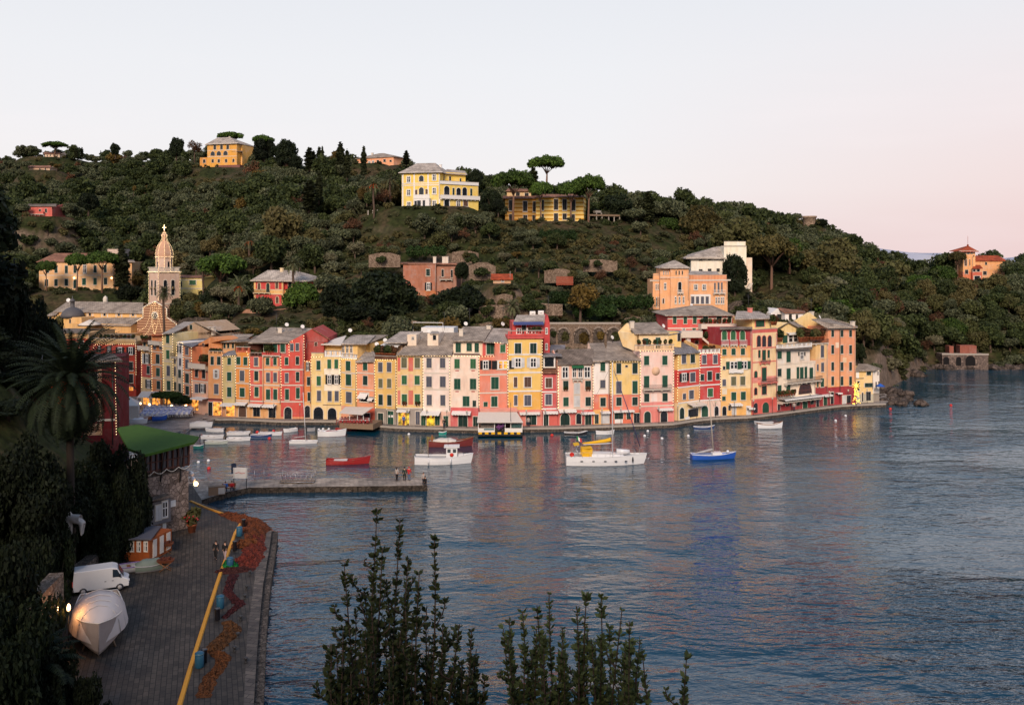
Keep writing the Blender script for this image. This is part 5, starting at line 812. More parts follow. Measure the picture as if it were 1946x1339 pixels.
h2 = villa('villa_wing', 'yellow east wing of the villa with arched windows and a white balustrade', 'H', 1541, 1856, [(522, YV), (625, (240, 208, 96))], [(1595, 578, 42, 88, 'xa'), (1650, 580, 15, 58, 'd'), (1692, 592, 34, 86, 'xa'), (1742, 586, 36, 82, 'Pa'), (1796, 585, 16, 58, 'd'), (1595, 680, 42, 72, 'x'), (1690, 680, 30, 46, 'P'), (1750, 676, 36, 46, 'n')], YL=262, YR=269, depth=10, zb=zof('H', 1700, 715, 266), zbot=-3, trim=WHITE, group=None)
h2.wall(1541, 1750, [(424, YV)], t=3, depth=8, ybot=525, name='upper_storey'); h2.wins([(1567, 465, 16, 46, 'd'), (1622, 472, 15, 32, 'k'), (1708, 485, 12, 26, 'k')], t=3.0); h2.poly([(1535, 428, 2.2), (1765, 440, 2.2), (1745, 410, 8), (1600, 395, 10)], SLATE_P)
h2.parapet(1541, 1858, 524, 26, WHITE, t=-.3); h2.balcony(1541, 1858, 640, 26, out=.8, solid=True, mat=WHITE)
h = villa('villa', 'ochre striped villa with tall dark shutters among stone pines', 'I', 600, 992, [(452, plaster((242, 206, 112), .15, (1.15, .62, 196, 140, 44)))], [(656, 518, 16, 82, 'k'), (764, 512, 32, 88, 'k'), (835, 514, 32, 88, 'k'), (906, 517, 32, 88, 'k'), (656, 615, 16, 48, 'k'), (764, 618, 32, 66, 'k'), (835, 612, 32, 50, 'k'), (904, 625, 28, 62, 'k')], YL=264, YR=262, depth=12, zb=zof('I', 800, 655, 263), zbot=-3, gm=YE)
h.roof(590, 995, 452, 432, TERRA_D, depth=12, xr0=650, xr1=930)
h = villa('villa_wing', 'set back striped wing of the ochre villa behind the pines', 'I', 345, 612, [(462, plaster((226, 172, 78), .15, (1.15, .62, 180, 120, 40)))], [(391, 520, 26, 84, 'k'), (510, 527, 32, 82, 'k'), (585, 530, 22, 84, 'k'), (391, 620, 24, 52, 'k'), (511, 625, 32, 50, 'k'), (580, 622, 20, 44, 'k')], YL=268, YR=268, depth=9, zb=zof('I', 480, 655, 268), zbot=-3, gm=YE)
h.wall(360, 560, [(398, (226, 190, 130))], t=4, depth=5, ybot=470, name='upper_storey'); h.wins([(450, 428, 30, 28, 'k'), (523, 432, 30, 28, 'k')], t=4.0); h.roof(330, 612, 462, 445, TERRA_D, depth=9); h.poly([(350, 400, 3.4), (570, 400, 3.4), (550, 385, 9), (370, 382, 9)], TERRA_D)
h = villa('villa', 'orange villa with a loggia of three arches on the skyline', 'G', 1405, 1650, [(185, (226, 160, 42))], [(1467, 215, 20, 40, 'k'), (1522, 215, 20, 36, 'k'), (1573, 215, 20, 36, 'k'), (1450, 268, 34, 38, 'xa'), (1500, 266, 34, 38, 'xa'), (1555, 264, 34, 38, 'xa'), (1450, 328, 18, 26, 'k'), (1500, 328, 18, 26, 'k'), (1560, 326, 18, 26, 'k'), (1620, 325, 16, 26, 'k')], YL=402, YR=398, depth=14, zb=zof('G', 1530, 400, 400), zbot=-4, courses=(240, 292))
h.roof(1395, 1660, 185, 138, SLATE_P, depth=14, xr0=1490, xr1=1590, over=.8); h.wall(1343, 1412, [(300, (222, 150, 48))], t=2, depth=6, name='annex', zbot=-4); h.win(1380, 330, 20, 28, 'k', t=2.0); h.wall(1448, 1680, [(418, WHITE)], t=-6, depth=6, name='garden_wall', zbot=-6); h.wall(1466, 1672, [(362, (130, 80, 70))], t=-3, depth=3, name='terrace', zbot=-4); h.wins([(1530, 398, 34, 32, 'w'), (1645, 398, 26, 28, 'w')], t=-3.0)
h.wall(1651, 1692, [(195, (232, 170, 70))], t=3, depth=9, name='side_wing', zbot=-4); h.poly([(1600, 250, 0), (1690, 250, 0), (1690, 240, 5), (1600, 240, 5)], SLATE_D); h.extra(1590, 140, 'chimney', 7)
h = villa('hotel', 'long peach building half hidden behind cypresses on the ridge', 'H', 860, 1160, [(300, (236, 160, 110))], [(960, 345, 18, 30, 'P'), (990, 340, 18, 30, 'P'), (1030, 335, 18, 28, 'k'), (1085, 325, 18, 22, 'k'), (1135, 328, 16, 16, 'k')], YL=352, YR=345, depth=12, zb=zof('H', 1000, 375, 348), zbot=-6); h.roof(850, 1170, 300, 268, SLATE, depth=12, xr0=1040, xr1=1075); h.wall(800, 860, [(340, (226, 150, 90))], t=1, depth=8, name='side_wing'); h.extra(985, 275, 'chimney', 5); h.extra(860, 320, 'chimney', 4)
h = villa('farmhouse', 'small cream farmhouse under a lone pine on the far left ridge', 'G', 70, 192, [(270, (222, 190, 160))], [(90, 285, 8, 12, 'k'), (115, 283, 8, 12, 'k'), (145, 281, 8, 12, 'k')], YL=500, YR=500, depth=10, zb=zof('G', 120, 310, 500), zbot=-6); h.roof(65, 198, 270, 256, TERRA_D, depth=10)
h = villa('farmhouse', 'low tan farmhouse on the far left slope', 'G', -60, 112, [(382, (196, 160, 130))], [(30, 394, 10, 14, 'k'), (75, 394, 10, 14, 'k')], YL=450, YR=450, depth=9, zb=zof('G', 60, 410, 450), zbot=-6); h.roof(-65, 118, 382, 368, TERRA_D, depth=9)
h = villa('farmhouse', 'pink house on the left slope above the long apricot villa', 'G', -120, 130, [(700, (208, 96, 82))], [(30, 740, 16, 30, 'k'), (80, 735, 16, 30, 'k')], YL=303, YR=303, depth=9, zb=zof('G', 60, 790, 303), zbot=-5); h.roof(-125, 165, 700, 684, SLATE_D, depth=9); h.balcony(-100, 70, 765, 20, out=1, solid=True, mat=plaster((208, 96, 82)))
AP = (232, 176, 116)
h = villa('villa', 'long apricot villa with green shutters behind three stone pines', 'N', 28, 815, [(318, AP), (455, (236, 184, 124))], [(108, 540, 34, 70, 'd'), (209, 538, 34, 70, 'd'), (318, 535, 34, 70, 'd'), (505, 528, 38, 70, 'g'), (622, 525, 34, 72, 'g'), (732, 523, 34, 72, 'd'), (120, 400, 30, 70, 'd'), (209, 400, 30, 70, 'd'), (318, 400, 30, 80, 'd'), (410, 398, 30, 78, 'd'), (512, 395, 34, 90, 'P'), (622, 395, 30, 76, 'd'), (728, 392, 30, 76, 'd')], [(415, 550, 42, 96, 'd', 1)], YL=268, YR=268, depth=13, zb=zof('N', 400, 610, 268), zbot=-3, courses=(462,))
h.roof(10, 830, 318, 232, TERRA_D, depth=13, xr0=200, xr1=700); h.wall(816, 912, [(380, AP)], t=1.5, depth=9, name='side_wing', zbot=-3); h.win(872, 525, 30, 70, 'd', t=1.5); h.wall(925, 1010, [(318, AP)], t=5, depth=8, name='side_wing', zbot=-3); h.poly([(915, 318, 4.4), (1045, 322, 4.4), (1030, 300, 12), (930, 300, 12)], SLATE)
for x, y in ((400, 490), (795, 490)): m = MB(); p = h.pt(x, y, -.3); m.ball((0, 0, 0), .26); q = m.build('wall_lamp', LAMPM, h.o, p); m = MB(); m.tube([(0, .3, .2), (0, 0, .3)], .04); m.build('bracket', IRON, q)
h.wall(750, 905, [(185, (200, 176, 160))], t=16, depth=6, name='rear_house', zbot=-3)
RV = (204, 58, 52)
h = villa('villa', 'red villa with yellow corners and arched windows under a palm', 'J', 357, 600, [(400, RV), (478, (236, 180, 98)), (510, RV)], [(400, 448, 22, 56, 'na'), (473, 460, 26, 76, 'da'), (546, 440, 22, 56, 'na'), (549, 560, 22, 56, 'na'), (430, 560, 22, 56, 'na')], YL=217, YR=214, depth=9, zb=zof('J', 480, 603, 216), zbot=-3, trim=TRIMY, courses=(478, 512))
h.panel(357, 372, 402, 600, (236, 180, 98)); h.panel(585, 600, 402, 600, (236, 180, 98)); h.wall(600, 790, [(400, RV), (478, (236, 180, 98)), (510, RV)], t=.7, depth=8, name='side_wing', zbot=-3); h.win(653, 442, 28, 60, 'da', t=.7); h.win(745, 440, 26, 56, 'da', t=.7); h.panel(600, 612, 402, 600, (236, 180, 98), t=.7); h.roof(340, 790, 400, 322, SLATE_P, depth=9, xr0=470, xr1=690, over=.6); h.balcony(360, 500, 500, 24, out=.6); h.extra(588, 318, 'chimney', 4)
h = villa('villa', 'weathered brick brown villa half overgrown beside dark trees', 'K', -60, 210, [(262, plaster((176, 110, 82), .9)), (485, plaster((190, 110, 60), .8))], [(145, 335, 30, 56, 'd'), (148, 450, 56, 62, 'O')], YL=217, YR=216, depth=9, zb=zof('K', 100, 580, 217), zbot=-3, gm=(176, 110, 82)); h.wall(211, 378, [(262, plaster((170, 116, 92), .8))], t=.8, depth=8, name='side_wing', zbot=-3); h.wins([(265, 340, 18, 58, 'k'), (340, 345, 16, 62, 'k')], t=.8); h.balcony(245, 350, 390, 22, t=.8, out=.9); h.poly([(-80, 262, -.4), (385, 268, .2), (385, 255, 9), (-80, 250, 9)], TERRA_D)
for x in (200, 275, 300): h.extra(x, 225, 'chimney', 3)
h = villa('cottage', 'pale yellow cottage with a green window right of the bell tower', 'N', 1485, 1765, [(485, (228, 204, 116))], [(1653, 537, 66, 46, 'l'), (1533, 555, 12, 54, 'k')], YL=248, YR=246, depth=8, zb=zof('N', 1620, 665, 247), zbot=-3, courses=(510, 600)); h.roof(1480, 1770, 485, 465, TERRA_D, depth=8)
SV = (236, 170, 112)
h = villa('villa', 'large peach villa with a terrace balustrade right of its tower', 'L', 472, 790, [(745, SV)], [(528, 802, 30, 46, 'P'), (597, 802, 30, 46, 'P'), (685, 805, 12, 76, 'b'), (715, 805, 14, 82, 'b'), (742, 803, 12, 76, 'b'), (503, 908, 24, 58, 'b'), (542, 908, 24, 58, 'b'), (583, 908, 24, 58, 'b'), (622, 908, 24, 58, 'b'), (697, 912, 14, 56, 'P'), (718, 912, 14, 56, 'P'), (740, 912, 14, 56, 'P'), (757, 912, 10, 56, 'P')], YL=201, YR=203, depth=11, zb=zof('L', 600, 1005, 202), zbot=-4)
h.parapet(472, 782, 742, 40, SV); h.band(465, 815, 745, h=.3); h.panel(485, 650, 862, 940, WHITE); h.wins([(503, 908, 24, 58, 'b'), (542, 908, 24, 58, 'b'), (583, 908, 24, 58, 'b'), (622, 908, 24, 58, 'b')], t=-.02); h.poly([(470, 698, 3), (730, 700, 3), (700, 672, 9), (480, 668, 9)], SLATE_P); h.balcony(668, 765, 850, 26, out=.6, mat=WHITE)
for i in range(26):
    a = h.pt(478+i*12, 722, -.06); m = MB(); m.box((a.x-.09, -.04, a.z-1.2), (a.x+.09, -.001, a.z+.6)); m.build('baluster', plaster((214, 130, 86)), h.o)
h = villa('villa_tower', 'square peach tower with a pyramid roof on the villa', 'L', 320, 472, [(640, SV)], [(367, 683, 9, 30, 'k'), (392, 683, 9, 30, 'k'), (418, 683, 9, 30, 'k'), (397, 800, 26, 84, 'Pa'), (363, 908, 14, 58, 'P'), (395, 908, 14, 58, 'P'), (428, 908, 14, 58, 'P')], YL=198, YR=198, depth=6, zb=zof('L', 400, 1010, 198), zbot=-4); h.wall(235, 320, [(640, SV)], t=.6, depth=5.4, name='side_wing', zbot=-4); h.wins([(265, 684, 8, 28, 'P'), (283, 684, 8, 28, 'P'), (301, 684, 8, 28, 'P'), (277, 795, 18, 54, 'P'), (262, 915, 14, 42, 'na')], t=.6); h.roof(232, 476, 640, 586, SLATE_P, depth=6, xr0=350, xr1=358, over=.5); h.balcony(375, 425, 848, 24, out=.6, mat=WHITE); h.band(232, 476, 722, h=.14)
h.wall(175, 238, [(740, SV)], t=2, depth=8, name='annex', zbot=-4); h.wins([(203, 800, 10, 48, 'P'), (219, 800, 10, 48, 'P'), (207, 925, 14, 80, 'O'), (228, 925, 12, 80, 'x')], t=2.0); h.parapet(178, 235, 740, 36, SV, t=1.9); h.band(150, 238, 748, t=1.95, h=.25); h.wall(180, 235, [(690, SV)], t=2.2, depth=.9, ybot=742, name='finial'); h.poly([(140, 995, 0), (245, 990, 0), (245, 980, 3), (170, 980, 3)], SLATE_D); h.wall(110, 240, [(1000, STONED)], t=.8, depth=5, name='base_wall', zbot=-5)
h = villa('villa', 'white villa with dark windows and a tall side block above the peach villa', 'L', 490, 752, [(560, (238, 228, 208))], [(569, 570, 28, 28, 'k'), (642, 566, 28, 28, 'k'), (716, 562, 28, 28, 'k'), (569, 665, 28, 20, 'k'), (642, 664, 28, 26, 'k'), (712, 662, 24, 26, 'k')], YL=228, YR=228, depth=10, zb=zof('L', 620, 700, 228), zbot=-5); h.roof(448, 760, 556, 478, SLATE_P, depth=10, xr0=680, xr1=None, over=.9); h.wall(760, 945, [(466, (238, 226, 200))], t=-.5, depth=9, name='side_block', zbot=-10); h.parapet(762, 938, 462, 34, (238, 226, 200), t=-.6); h.band(735, 948, 466, t=-.5, h=.22, mat=STONE_T); h.wall(910, 992, [(560, (232, 206, 180))], t=1, depth=7, name='buttress', zbot=-12); h.win(966, 808, 10, 44, 'k', t=1.0)
m = MB()
for i in range(8): a = h.pt(822+i*9, 905-i*3, -1); m.box((a.x, -1.5, a.z-3), (a.x+.5, 1, a.z-.1-i*.28))
m.prism([h.pt(885, 912, -1.2), h.pt(912, 912, -1.2), h.pt(1000, 770, -1.2), h.pt(975, 770, -1.2)], (0, 1, 0)); m.build('stair', TRIM, h.o)
h = villa('castle', 'terracotta roofed castle tower above the woods at the far right', 'M', 1205, 1290, [(290, (234, 164, 96)), (430, (216, 120, 74))], [(1235, 430, 26, 34, 'k'), (1262, 350, 8, 50, 'n'), (1228, 350, 20, 60, 'na')], YL=311, YR=311, depth=6, zb=zof('M', 1280, 500, 311), zbot=-8); h.wall(1200, 1308, [(262, (232, 168, 106))], t=0.2, depth=5.4, ybot=292, name='belvedere'); h.wins([(1222, 268, 12, 22, 'x'), (1250, 268, 22, 22, 'x'), (1280, 268, 12, 22, 'x')], t=.2); h.roof(1170, 1325, 250, 212, TERRA, depth=6.2, xr0=1244, xr1=1248, over=.9)
m = MB(); a = h.pt(1246, 215, 3); m.ball((a.x, 3, a.z+.4), .35); m.tube([(a.x, 3, a.z), (a.x, 3, a.z+3.5)], .05); m.build('finial', TERRA, h.o)
h.wall(1290, 1310, [(285, (236, 176, 110))], t=1, depth=6, name='side_wing', zbot=-6); h.wall(1305, 1560, [(335, (230, 160, 96))], t=3, depth=9, name='house', zbot=-8); h.roof(1300, 1570, 335, 295, TERRA, t=3, depth=9, xr0=1325, xr1=1500); h.poly([(1282, 400, -1.5), (1375, 400, -1.5), (1350, 372, 2.5), (1300, 372, 2.5)], TERRA); h.wall(1285, 1365, [(432, (206, 96, 66))], t=-1.2, depth=5, name='porch', zbot=-8); h.wins([(1300, 418, 20, 24, 'x'), (1335, 418, 26, 24, 'x')], t=-1.0); h.win(1325, 482, 50, 36, 'xa', t=-1.2); h.wins([(1400, 360, 16, 22, 'k'), (1390, 440, 30, 30, 'k')], t=3.0)
# round ruined watch tower on the right ridge
p = at(*px('L', 1462, 290), 320); m = MB(); m.lathe([(2.3, -6), (2.2, 3), (2.25, 6.3), (2.5, 6.4), (2.5, 7.0), (1.9, 7.0), (1.9, 6.2), (0, 6.2)], k=14); o = m.build('watch_tower', rock('watch tower stone', (.22, .15, .11), (.46, .34, .25), 1.2), None, (p.x, 320, p.z-4)); tag(o, 'round ruined stone tower on the right hand skyline among trees', 'tower')
# garden shed with orange roof
h = villa('shed', 'tiny garden shed with a bright orange roof in the terraces', 'K', 680, 825, [(388, (196, 150, 110))], [(757, 405, 22, 22, 'P')], YL=199, YR=199, depth=4, zb=zof('K', 750, 425, 199), zbot=-2, cat='shed'); h.roof(665, 838, 388, 352, TERRA, depth=4)

# ------------------------------------------------------------------ church
CHY = plaster((228, 176, 100)); STR1 = plaster((184, 140, 104), .3, (.62, .5, 132, 92, 72)); TWM = plaster((206, 172, 150), .5)
h = House('church', 'yellow church with slate roofs, striped lit gable and a small dark dome', 'N', 1000, 1480, 224, 221, 1.5, 'church'); h.gm = CHY
m = MB(); sil = [(1000, 1300), (1000, 985), (1128, 905), (1128, 800), (1255, 735), (1378, 812), (1378, 905), (1480, 975), (1480, 1300)]
m.prism([h.pt(x, y, 0) for x, y in sil][::-1], (0, 1.2, 0)); h_f = m.build('facade', STR1, h.o); m = MB()
for a, b in zip(sil[1:-1], sil[2:]):
    p, q = h.pt(*a, -.05), h.pt(*b, -.05); m.tube([p, q], .16, k=4)
m.build('cornice', TRIM, h_f)
p = h.pt(1250, 885, -.08); m = MB(); m.lathe([(0, 0), (.95, 0), (.95, .06), (0, .06)], k=14); f = m.build('rose_window', TRIM, h.o, (p.x, -.02, p.z)); f.rotation_euler = (math.radians(90), 0, 0)
m = MB()
for i in range(6): m.lathe([(0, 0), (.22, 0), (.22, .09), (0, .09)], (.48*math.cos(i*1.047), .48*math.sin(i*1.047), 0), k=8)
m.lathe([(0, 0), (.2, 0), (.2, .09), (0, .09)], k=8); m.build('pane', GLASS, f)
# the nave and aisle run back to the left behind the gable, on a line of their own
nv = House('church_nave', 'long yellow church nave with clerestory windows under slate roofs', 'N', 200, 1128, 233, 226, 1.5, 'church'); nv.gm = CHY
nv.wall(200, 1128, [(848, CHY)], depth=11); nv.roof(195, 1130, 850, 748, SLATE, depth=11, xr0=330)
for x in (567, 722, 873, 1022): nv.win(x, 872, 24, 38, 'x', sill=False); nv.panel(x-36, x-24, 852, 905, TRIM); nv.panel(x+24, x+36, 852, 905, TRIM)
nv.poly([(430, 985, -5), (1000, 992, -5), (1125, 905, -.02), (500, 908, -.02)], SLATE, name='aisle_roof'); nv.wall(380, 1000, [(975, plaster((212, 164, 96)))], t=-4.6, depth=4.5, name='aisle'); nv.wall(125, 300, [(880, CHY)], t=-1, depth=6, name='chapel'); nv.poly([(95, 890, -1.6), (205, 880, -1.6), (330, 760, 5), (240, 815, 5)], SLATE); nv.win(150, 925, 14, 48, 'x', t=-1.0)
nv.wall(288, 478, [(905, CHY)], t=-4.5, depth=4.4, name='chapel'); nv.win(358, 945, 16, 40, 'k', t=-4.5)
p = nv.pt(382, 905, -2.4); m = MB(); m.lathe([(2.75, 0), (2.65, .7), (2.2, 1.5), (1.4, 2.2), (.6, 2.5), (.5, 2.5), (.5, 3.9), (.75, 3.95), (.5, 4.3), (.1, 4.7), (.06, 5.3), (0, 5.3)], k=16); m.build('dome', plain('lead dome', (.09, .085, .09), .6), nv.o, p)
for x, y in ((730, 715),): 
    p = nv.pt(x, y, 12); m = MB(); m.lathe([(.6, -2), (.6, .2), (.45, .6), (.1, .9), (0, 1.0)], k=10); m.build('lantern', TRIM, nv.o, p)
m = MB(); p = nv.pt(565, 955, -7); m.lathe([(2.6, -.7), (2.5, -.45), (.1, .55)], k=8); o = m.build('parasol', CANVAS, None, nv.world(p)); tag(o, 'white parasol open on the terrace below the church roof', 'parasol'); m = MB(); m.tube([(0, 0, -3), (0, 0, .6)], .05); m.build('pole', IRON, o)
for x, y, s_ in ((340, 725, 1),): p = nv.world(nv.pt(x, y, 3)); m = MB(); m.lathe([(.02, 0), (.3, .05), (.5, .14), (.48, .16), (.3, .1), (.01, .05)], k=14); e = m.build('satellite_dish', WHITE, nv.o, nv.pt(x, y, 3)); e.rotation_euler = (1.2, 0, .4)
h.wall(560, 1040, [(1070, (196, 150, 100)), (1080, (214, 170, 110))], t=-3.0, depth=2.9, name='sacristy'); 
W_ = h.world
for n_, (path, sg) in enumerate((([(1020, 1000), (1095, 1045), (1160, 1000), (1195, 900), (1215, 765)], 0), ([(1020, 1000), (1060, 1085), (1120, 1115), (1180, 1060), (1215, 980), (1230, 780), (1255, 740)], 0), ([(1255, 740), (1228, 960), (1240, 1085)], 0), ([(1290, 770), (1285, 960), (1250, 1090)], 0), ([(1300, 770), (1320, 900), (1365, 1010)], 0), ([(1255, 745), (1290, 900), (1330, 1060)], 0), ([(1000, 985), (1128, 905), (1130, 802), (1255, 735), (1378, 812), (1380, 905), (1485, 975)], 0), ([(1255, 1085), (1225, 1000), (1250, 960), (1270, 1000), (1250, 1085)], 0))):
    hstring(h, path, 'draped in garland %s over the church gable' % ('one low outer', 'two deep outer', 'three central', 'four right of centre', 'five far right', 'six crossing', 'along the roofline', 'of the star')[n_].replace('one ', '').replace('two ', '').replace('three ', '').replace('four ', '').replace('five ', '').replace('six ', ''), t=-.15, step=.5)
# bell tower, turned so that its corner faces the harbour
tp = at(*px('N', 1352, 950), 238); tz = zof('N', 1352, 430, 236)
tw = empty('bell_tower', (tp.x, 238, 4), math.radians(45), 'square stone bell tower outlined in bulbs with a domed lantern and cross', 'bell tower'); S_ = 2.75; HT = tz-4
m = MB(); m.box((-S_, -S_, -4), (S_, S_, HT)); m.build('shaft', TWM, tw); m = MB(); m.box((-S_-.25, -S_-.25, HT), (S_+.25, S_+.25, HT+.3)); m.box((-S_-.12, -S_-.12, HT*.62), (S_+.12, S_+.12, HT*.62+.25)); m.box((-S_-.1, -S_-.1, HT*.3), (S_+.1, S_+.1, HT*.3+.2)); m.build('cornice', TRIM, tw)
def arch_on(par, c, d, w, hh, mat, name, th=.05):                 # arched opening lying on a wall with outward direction d
    d = Vector(d); s = Vector((-d.y, d.x, 0)); r = w/2; P = [-r*s+Vector((0, 0, -hh/2)), r*s+Vector((0, 0, -hh/2))]+[r*math.cos(math.pi*i/8)*s+Vector((0, 0, hh/2-r+r*math.sin(math.pi*i/8))) for i in range(9)]
    m = MB(); m.prism([p+d*th for p in P], d*-(th+.001)); return m.build(name, mat, par, c)
for d in ((-1, 0, 0), (0, -1, 0)):
    s = Vector((-d[1], d[0], 0))
    for sg in (-1, 1): 
        f = arch_on(tw, Vector(d)*S_+s*sg*1.0+Vector((0, 0, HT-3.9)), d, 1.15, 4.3, TRIM, 'belfry_arch'); arch_on(f, Vector((0, 0, 0)), d, .85, 3.9, GLASS, 'opening', .07)
        m = MB(); m.lathe([(.38, -.5), (.3, -.1), (.2, .3), (.05, .4)], k=10); m.build('bell', plain('bronze bell', (.12, .09, .05), .4, metal=.8), f, Vector(d)*.12)
    arch_on(tw, Vector(d)*S_+s*(-.9 if d[0] else .9)+Vector((0, 0, HT-10)), d, .7, 3.2, GLASS, 'window')
m = MB()
for i in range(14):
    for sx_, sy_ in ((-1, 0), (0, -1), (1, 0), (0, 1)):
        t_ = -S_+.3+(2*S_-.6)*i/13; c = (sx_*(S_+.1) or t_, sy_*(S_+.1) or t_); m.box((c[0]-.07, c[1]-.07, HT+.3), (c[0]+.07, c[1]+.07, HT+1.15))
for a, b in (((-1, -1), (1, -1)), ((-1, -1), (-1, 1)), ((1, -1), (1, 1)), ((-1, 1), (1, 1))): m.box((a[0]*(S_+.2)-.1, a[1]*(S_+.2)-.1, HT+1.15), (b[0]*(S_+.2)+.1, b[1]*(S_+.2)+.1, HT+1.3))
m.build('balustrade', TRIM, tw)
m = MB(); m.lathe([(1.95, HT+.3), (1.95, HT+3.6), (2.15, HT+3.7), (2.15, HT+4.0)], k=8, smooth=False, a0=.39); m.build('lantern', TWM, tw); m = MB(); m.lathe([(2.1, HT+4.0), (2.1, HT+4.9), (1.8, HT+6.1), (1.35, HT+7.2), (.7, HT+8.0), (.45, HT+8.1), (.45, HT+9.2), (.75, HT+9.35), (.55, HT+9.9), (.2, HT+10.3), (.08, HT+10.7)], k=8, smooth=False, a0=.39); dm = m.build('dome', plaster((196, 150, 120), .4), tw)
m = MB(); m.box((-.06, -.06, HT+10.6), (.06, .06, HT+12.2)); m.box((-.5, -.05, HT+11.4), (.5, .05, HT+11.52)); cr = m.build('cross', GLOWW, dm); cr.rotation_euler = (0, 0, -math.radians(45))
for i in range(8): a_ = i*math.pi/4+.2; arch_on(tw, Vector((math.cos(a_)*1.82, math.sin(a_)*1.82, HT+2)), (math.cos(a_), math.sin(a_), 0), .6, 1.5, GLASS, 'lantern_window', .06) if i % 2 == 0 else None
RT = Matrix.Translation((tp.x, 238, 4)) @ Matrix.Rotation(math.radians(45), 4, 'Z'); e_ = S_+.12
for (sx_, sy_), w_ in (((-1, -1), 'front'), ((-1, 1), 'left'), ((1, -1), 'right')): light_string([RT @ Vector((sx_*e_, sy_*e_, HT+.2)), RT @ Vector((sx_*e_, sy_*e_, 1 if w_ != 'front' else HT-8))], 'down the %s corner of the bell tower' % w_, step=.38)
light_string([RT @ Vector((-e_-.2, e_+.2, HT+.1)), RT @ Vector((-e_-.2, -e_-.2, HT+.1)), RT @ Vector((e_+.2, -e_-.2, HT+.1))], 'around the cornice of the bell tower', step=.36)
for i in (3, 4, 5, 6, 7):
    a_ = .39+i*math.pi/4; pr = [(2.05, HT+.4), (2.05, HT+3.6), (2.2, HT+4.8), (1.9, HT+6.1), (1.45, HT+7.2), (.8, HT+8.1), (.55, HT+9.2), (.8, HT+9.4), (.3, HT+10.3)]
    light_string([RT @ Vector((r*math.cos(a_), r*math.sin(a_), z)) for r, z in pr], 'up rib %s of the tower dome' % ('', '', '', 'far left', 'left', 'middle', 'right', 'far right')[i], step=.36)
light_string([RT @ Vector((2.25*math.cos(.39+i*math.pi/4), 2.25*math.sin(.39+i*math.pi/4), HT+4.0)) for i in range(2, 9)], 'around the foot of the tower dome', step=.36)

# ------------------------------------------------------------------ boats
HULLW = plain('white gelcoat', (.70, .70, .72), .25, .5, var=.04); HULLR = plain('red boat paint', (.30, .02, .02), .35, .5); HULLB = plain('blue boat paint', (.02, .09, .42), .3, .5); HULLK = plain('black boat paint', (.015, .015, .02), .35, .5)
DECK = plain('pale deck', (.45, .43, .40), .7); WOODB = plain('varnished wood', (.22, .09, .035), .4); BLUEC = plain('navy hull', (.03, .06, .16), .35); YEL = plain('yellow sail cover', (.75, .42, .02), .8); TARP = plain('off white tarpaulin', (.50, .47, .45), .8); DREDP = plain('dark red hull paint', (.16, .03, .03), .4)
GREYB = plain('grey inflatable rubber', (.30, .30, .32), .6); GLS2 = plain('tinted boat window', (.02, .03, .045), .15, .6); RED = plain('red plastic', (.55, .03, .02), .5); SAILC = plain('grey sail cloth', (.40, .38, .38), .85)
def hullmesh(L, Wd, H, D=.35, bow=1.35, stern=.75, rise=.25, n=12, m=None, side=0, deckm=1, open_=False, keel=2, rim=3):
    m = MB(); secs = []
    for i in range(n+1):
        t = i/n; x = -L/2+L*t; w = Wd/2*((1-max(0, (t-.35)/.65)**2.1)*(stern+(1-stern)*min(1, t/.4)**.7)); w = max(w, .02); hh = H*(1+rise*(2*t-1)**2*(1.6 if t > .5 else .5)); r = L*.06*t**4; d = D*(1-.6*t**3)
        secs.append((x, w, hh, r, d))
    prof = lambda s: [(s[0], 0, -s[4]), (s[0], s[1]*.6, -s[4]*.7), (s[0]+s[3]*.3, s[1]*.92, .02), (s[0]+s[3]*.7, s[1]*.99, s[2]*.5), (s[0]+s[3], s[1], s[2])]
    V = []
    for s in secs: p = prof(s); V += p+[(a, -b, c) for a, b, c in p]
    fs = [];
    for i in range(n):
        for j in range(4):
            a, b = i*10+j, (i+1)*10+j; f1 = (a, b, b+1, a+1); a, b = a+5, b+5; f2 = (a+1, b+1, b, a); mt = keel if j < 2 else (keel if j == 2 and 0 else side)
            m.add([V[q] for q in f1], [(0, 1, 2, 3)], mt, True); m.add([V[q] for q in f2], [(0, 1, 2, 3)], mt, True)
    e0 = [V[q] for q in (4, 3, 2, 1, 0, 6, 7, 8, 9)]; m.add(e0, [tuple(range(9))], side); 
    e1 = [V[n*10+q] for q in (9, 8, 7, 6, 0, 1, 2, 3, 4)]; m.add(e1, [tuple(range(9))], side)
    return m, secs
